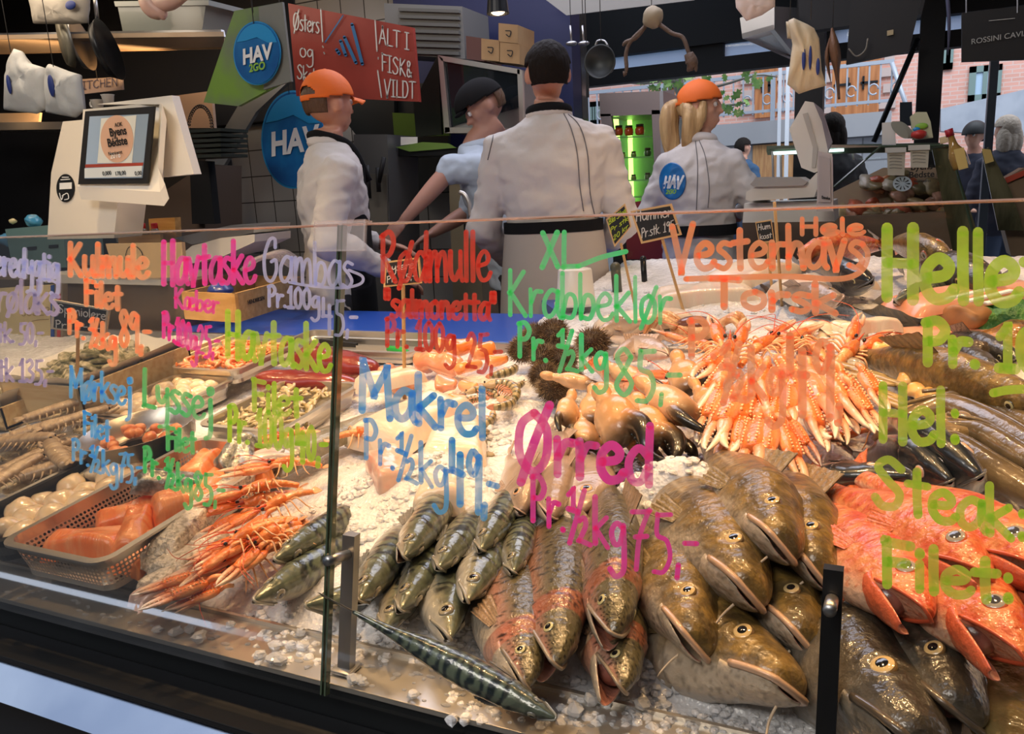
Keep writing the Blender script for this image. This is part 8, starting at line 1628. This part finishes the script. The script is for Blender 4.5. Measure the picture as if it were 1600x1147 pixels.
A = Q(1400, 330, YC+.6); r = random.Random(4); FAR = [mat('far_%d' % i, c, .35, coat=.5, mix=tuple(np.array(c)*.6), mscale=20) for i, c in enumerate([(.55, .22, .1), (.4, .3, .14), (.6, .12, .05), (.5, .44, .34), (.25, .2, .1), (.55, .3, .2)])]
cpanel(dc, 'ice_slope', [(1302, 300), (1380, 262), (1480, 262), (1510, 345), (1300, 345)], YC+.35, .1, mat('slope', (.36, .26, .17), .5))
for i in range(70):
    px, py = r.uniform(1308, 1500), r.uniform(270, 340)
    if px < 1380-(py-262)*1.0: continue
    if px > 1478+(py-262)*.3: continue
    k_ = r.randrange(6); v, f = lump(r.uniform(.03, .06), i, .5, k=.35); o = obj('seafood_piece', (v, f), FAR[k_], loc=Q(px, py, YC+.30)); o.rotation_euler = (r.uniform(0, 1), r.uniform(0, 1), r.uniform(0, 3)); tag(o, ['orange-brown', 'olive brown', 'red', 'pale', 'dark olive', 'salmon pink'][k_]+' piece of seafood seen through the far display case glass', 'seafood', ['orange-brown', 'olive brown', 'red', 'pale', 'dark olive', 'salmon pink'][k_]+' seafood in the far display case')
t = dc
for s_, x, y, h_ in (('Byens', 1440, 261, 10), ('Bedste', 1440, 273, 10), ('Nomineret', 1441, 283, 4)): txt(t, s_, x, y, YC-.01, h_, TX, name='case_lettering', bold=.02)
cpanel(t, 'letter_plate', [(1431, 249), (1450, 249), (1450, 255), (1431, 255)], YC-.01, .002, TX); txt(t, 'AOK', 1441, 252, YC-.013, 4, WHT, name='case_lettering')
child(t, 'round_emblem', disc(1410, 287, 15, 12, YC-.01, .002), mat('emblem', (.5, .6, .65), .4)); child(t, 'emblem_spokes', join(*[quadbox([Q(1410+12*math.cos(a-.1), 287+9.6*math.sin(a-.1), YC-.013), Q(1410+12*math.cos(a+.1), 287+9.6*math.sin(a+.1), YC-.013), Q(1410+4*math.cos(a), 287+3*math.sin(a), YC-.013)], .001) for a in np.linspace(0, 6.28, 11)]), TX)
for i, (x0, y0, x1, y1, lab) in enumerate([(1384, 233, 1415, 274, 'pale basket-like card with fine writing, left one in the case'), (1420, 229, 1452, 262, 'pale card above the black lettering, right one in the case')]):
    o = thing('price_card', lab, 'card', Q(x0, y1, YC-.03)); cpanel(o, 'card', [(x0+2, y0), (x1, y0), (x1-2, y1), (x0+3, y1)], YC-.03, .004, mat('card_pale', (.55, .5, .38), .6)); cpanel(o, 'clip', [(x0-1, y0-2), (x1+1, y0-3), (x1+1, y0+5), (x0-1, y0+6)], YC-.04, .006, mat('clip_pale', (.6, .58, .5), .4)); handpx(o, '', 0, 0, 0, 0, 0, .9, mat('ink_grey', (.2, .18, .14), .7), YC-.034, name='lines', raw=[[(x0+6, y0+10+j*5), (x0+12, y0+9+j*5), (x1-6, y0+10+j*5)] for j in range(int((y1-y0-12)/5))])
for i, (pts_, m_, lab, nm_) in enumerate([([(1378, 192), (1398, 190), (1400, 226), (1378, 226)], WHITEP, 'plain white carton on the case top', 'carton'), ([(1422, 182), (1432, 175), (1448, 175), (1454, 190), (1458, 215), (1426, 218), (1424, 192)], mat('carton_green', (.55, .55, .35), .5), 'carton with green and blue leaf print on the case top', 'carton')]):
    o = thing(nm_, lab, 'box', Q(*pts_[0], 4.4)); cpanel(o, 'box', pts_, 4.4, .1, m_)
    if i: child(o, 'green_leaf', ball(Q(1440, 197, 4.39), (.028, .004, .014), 12, 8), LIME, smooth=True); child(o, 'blue_leaf', ball(Q(1432, 202, 4.388), (.016, .004, .01), 12, 8), SKYB, smooth=True); child(o, 'red_bag', xf(lump(.035, 4, .6), Q(1436, 210, 4.36)), mat('red_bag', (.55, .05, .04), .4), smooth=True)
    else: pass
pl_ = thing('plate_stack', 'stack of plates standing tilted beside the white carton', 'plates', Q(1412, 205, 4.38)); 
for i in range(3): child(pl_, 'plate', quadbox([Q(1406+i*4+16*math.cos(a)*.8+9*math.sin(a)*.6, 203+16*math.sin(a)*.8+9*math.cos(a)*.5, 4.36+.02*i) for a in np.linspace(0, 6.28, 30, endpoint=False)], .008), mat('plate_grey', (.3, .3, .24), .3, coat=.5))
bt = thing('bottle', 'amber bottle with red cap and yellow label leaning against the case', 'bottle', Q(1500, 268, 4.15)); P1, P2_, P3_ = Q(1484, 206, 4.15), Q(1490, 228, 4.15), Q(1503, 262, 4.15); child(bt, 'glass', tube([P1, P1*.5+P2_*.5, P2_, P2_*.6+P3_*.4, P3_], [.013, .014, .02, .036, .036], 16, sub=20), mat('amber', (.35, .2, .05), .1, coat=1), smooth=True); child(bt, 'cap', tube([Q(1482, 202, 4.15), Q(1485, 213, 4.15)], .017, 12), mat('cap_red', (.4, .02, .03), .4), smooth=True); cpanel(bt, 'label', [(1490, 234), (1506, 230), (1513, 262), (1498, 266)], 4.10, .003, mat('label_yellow', (.7, .5, .16), .6))
for x, y, lab in ((1473, 216, 'small wooden block at the corner of the case top'),): o = thing('wooden_block', lab, 'block', Q(x, y+6, 4.3)); cpanel(o, 'block', [(1468, 215), (1480, 212), (1482, 222), (1470, 225)], 4.3, .04, WOODB)
d2 = thing('display_case', 'second glass seafood case cut by the right edge of the frame', 'display case', Q(1580, 330, 4.9)); cpanel(d2, 'side_panel', [(1534, 236), (1545, 230), (1580, 300), (1600, 360), (1560, 360)], 4.9, .02, GP); cpanel(d2, 'front_glass', [(1545, 230), (1660, 250), (1660, 380), (1580, 340)], 4.85, .006, GLASS); cpanel(d2, 'goods_slope', [(1552, 290), (1600, 262), (1660, 262), (1660, 400), (1580, 400)], 5.0, .2, mat('slope2', (.3, .2, .12), .5)); cpanel(d2, 'yellow_card', [(1534, 232), (1548, 234), (1553, 252), (1540, 256)], 4.84, .01, mat('label_yellow', (.7, .5, .16), .6)); cpanel(d2, 'red_strip', [(1570, 278), (1620, 258), (1620, 266), (1574, 286)], 4.98, .01, mat('strip_red', (.6, .08, .04), .5))
bd = thing('notice_board', 'small black notice board outside left of the black column', 'board', at(1420, 195, 10)); cpanel(bd, 'board', [(1406, 160), (1425, 159), (1426, 196), (1406, 197)], 10, .05, BLACKM)
# blue wall strip and ceiling services
for i, (x, y) in enumerate([(722, 38)]): o = thing('ceiling_lamp', 'tiny warm ceiling spot left of the glowing lamp', 'lamp', Q(x, y, 4.0)); obj('bulb', ball((0, 0, 0), .014, 10, 8), MATS['lamp_glow'], o)
o = thing('ceiling_lamp', 'small bright spot on the tub shelf at the upper left', 'lamp', Q(323, 40, 3.2)); obj('bulb', ball((0, 0, 0), (.016, .016, .012), 10, 8), mat('lamp_white', (1, .95, .8), .4, emit=(1, .95, .85), estr=6), o)
st(obj('window_9', quadbox([Q(840, -10, 4.2), Q(1085, -20, 4.2), Q(1085, 0, 4.2), Q(885, 24, 4.2)], .01), mat('skylight', (.3, .3, .28), .5), smooth=False))

# ------------------------------------------------------------------ cords and supports of the hanging things
CORD = mat('thin_cord', (.05, .05, .05), .6)
for o in list(COL.objects):
    if o.parent is None and o.type == 'EMPTY' and o.name.split('.')[0] in ('carrier_bag', 'dried_fish', 'kitchen_sign', 'ladle', 'hanging_paper', 'cooking_pot', 'hanging_crab', 'round_sign', 'canopy_panel'):
        zz = [(o.matrix_basis @ c.matrix_basis @ Vector(b))[:] for c in o.children for b in c.bound_box]
        if not zz: continue
        x, y, z = np.mean([q[0] for q in zz]), np.mean([q[1] for q in zz]), max(q[2] for q in zz)
        if z < 3.2: obj('cord', tube([np.array([x, y, z-.02])-np.array(o.location), np.array([x, y, 3.25])-np.array(o.location)], .002, 5), CORD, o)
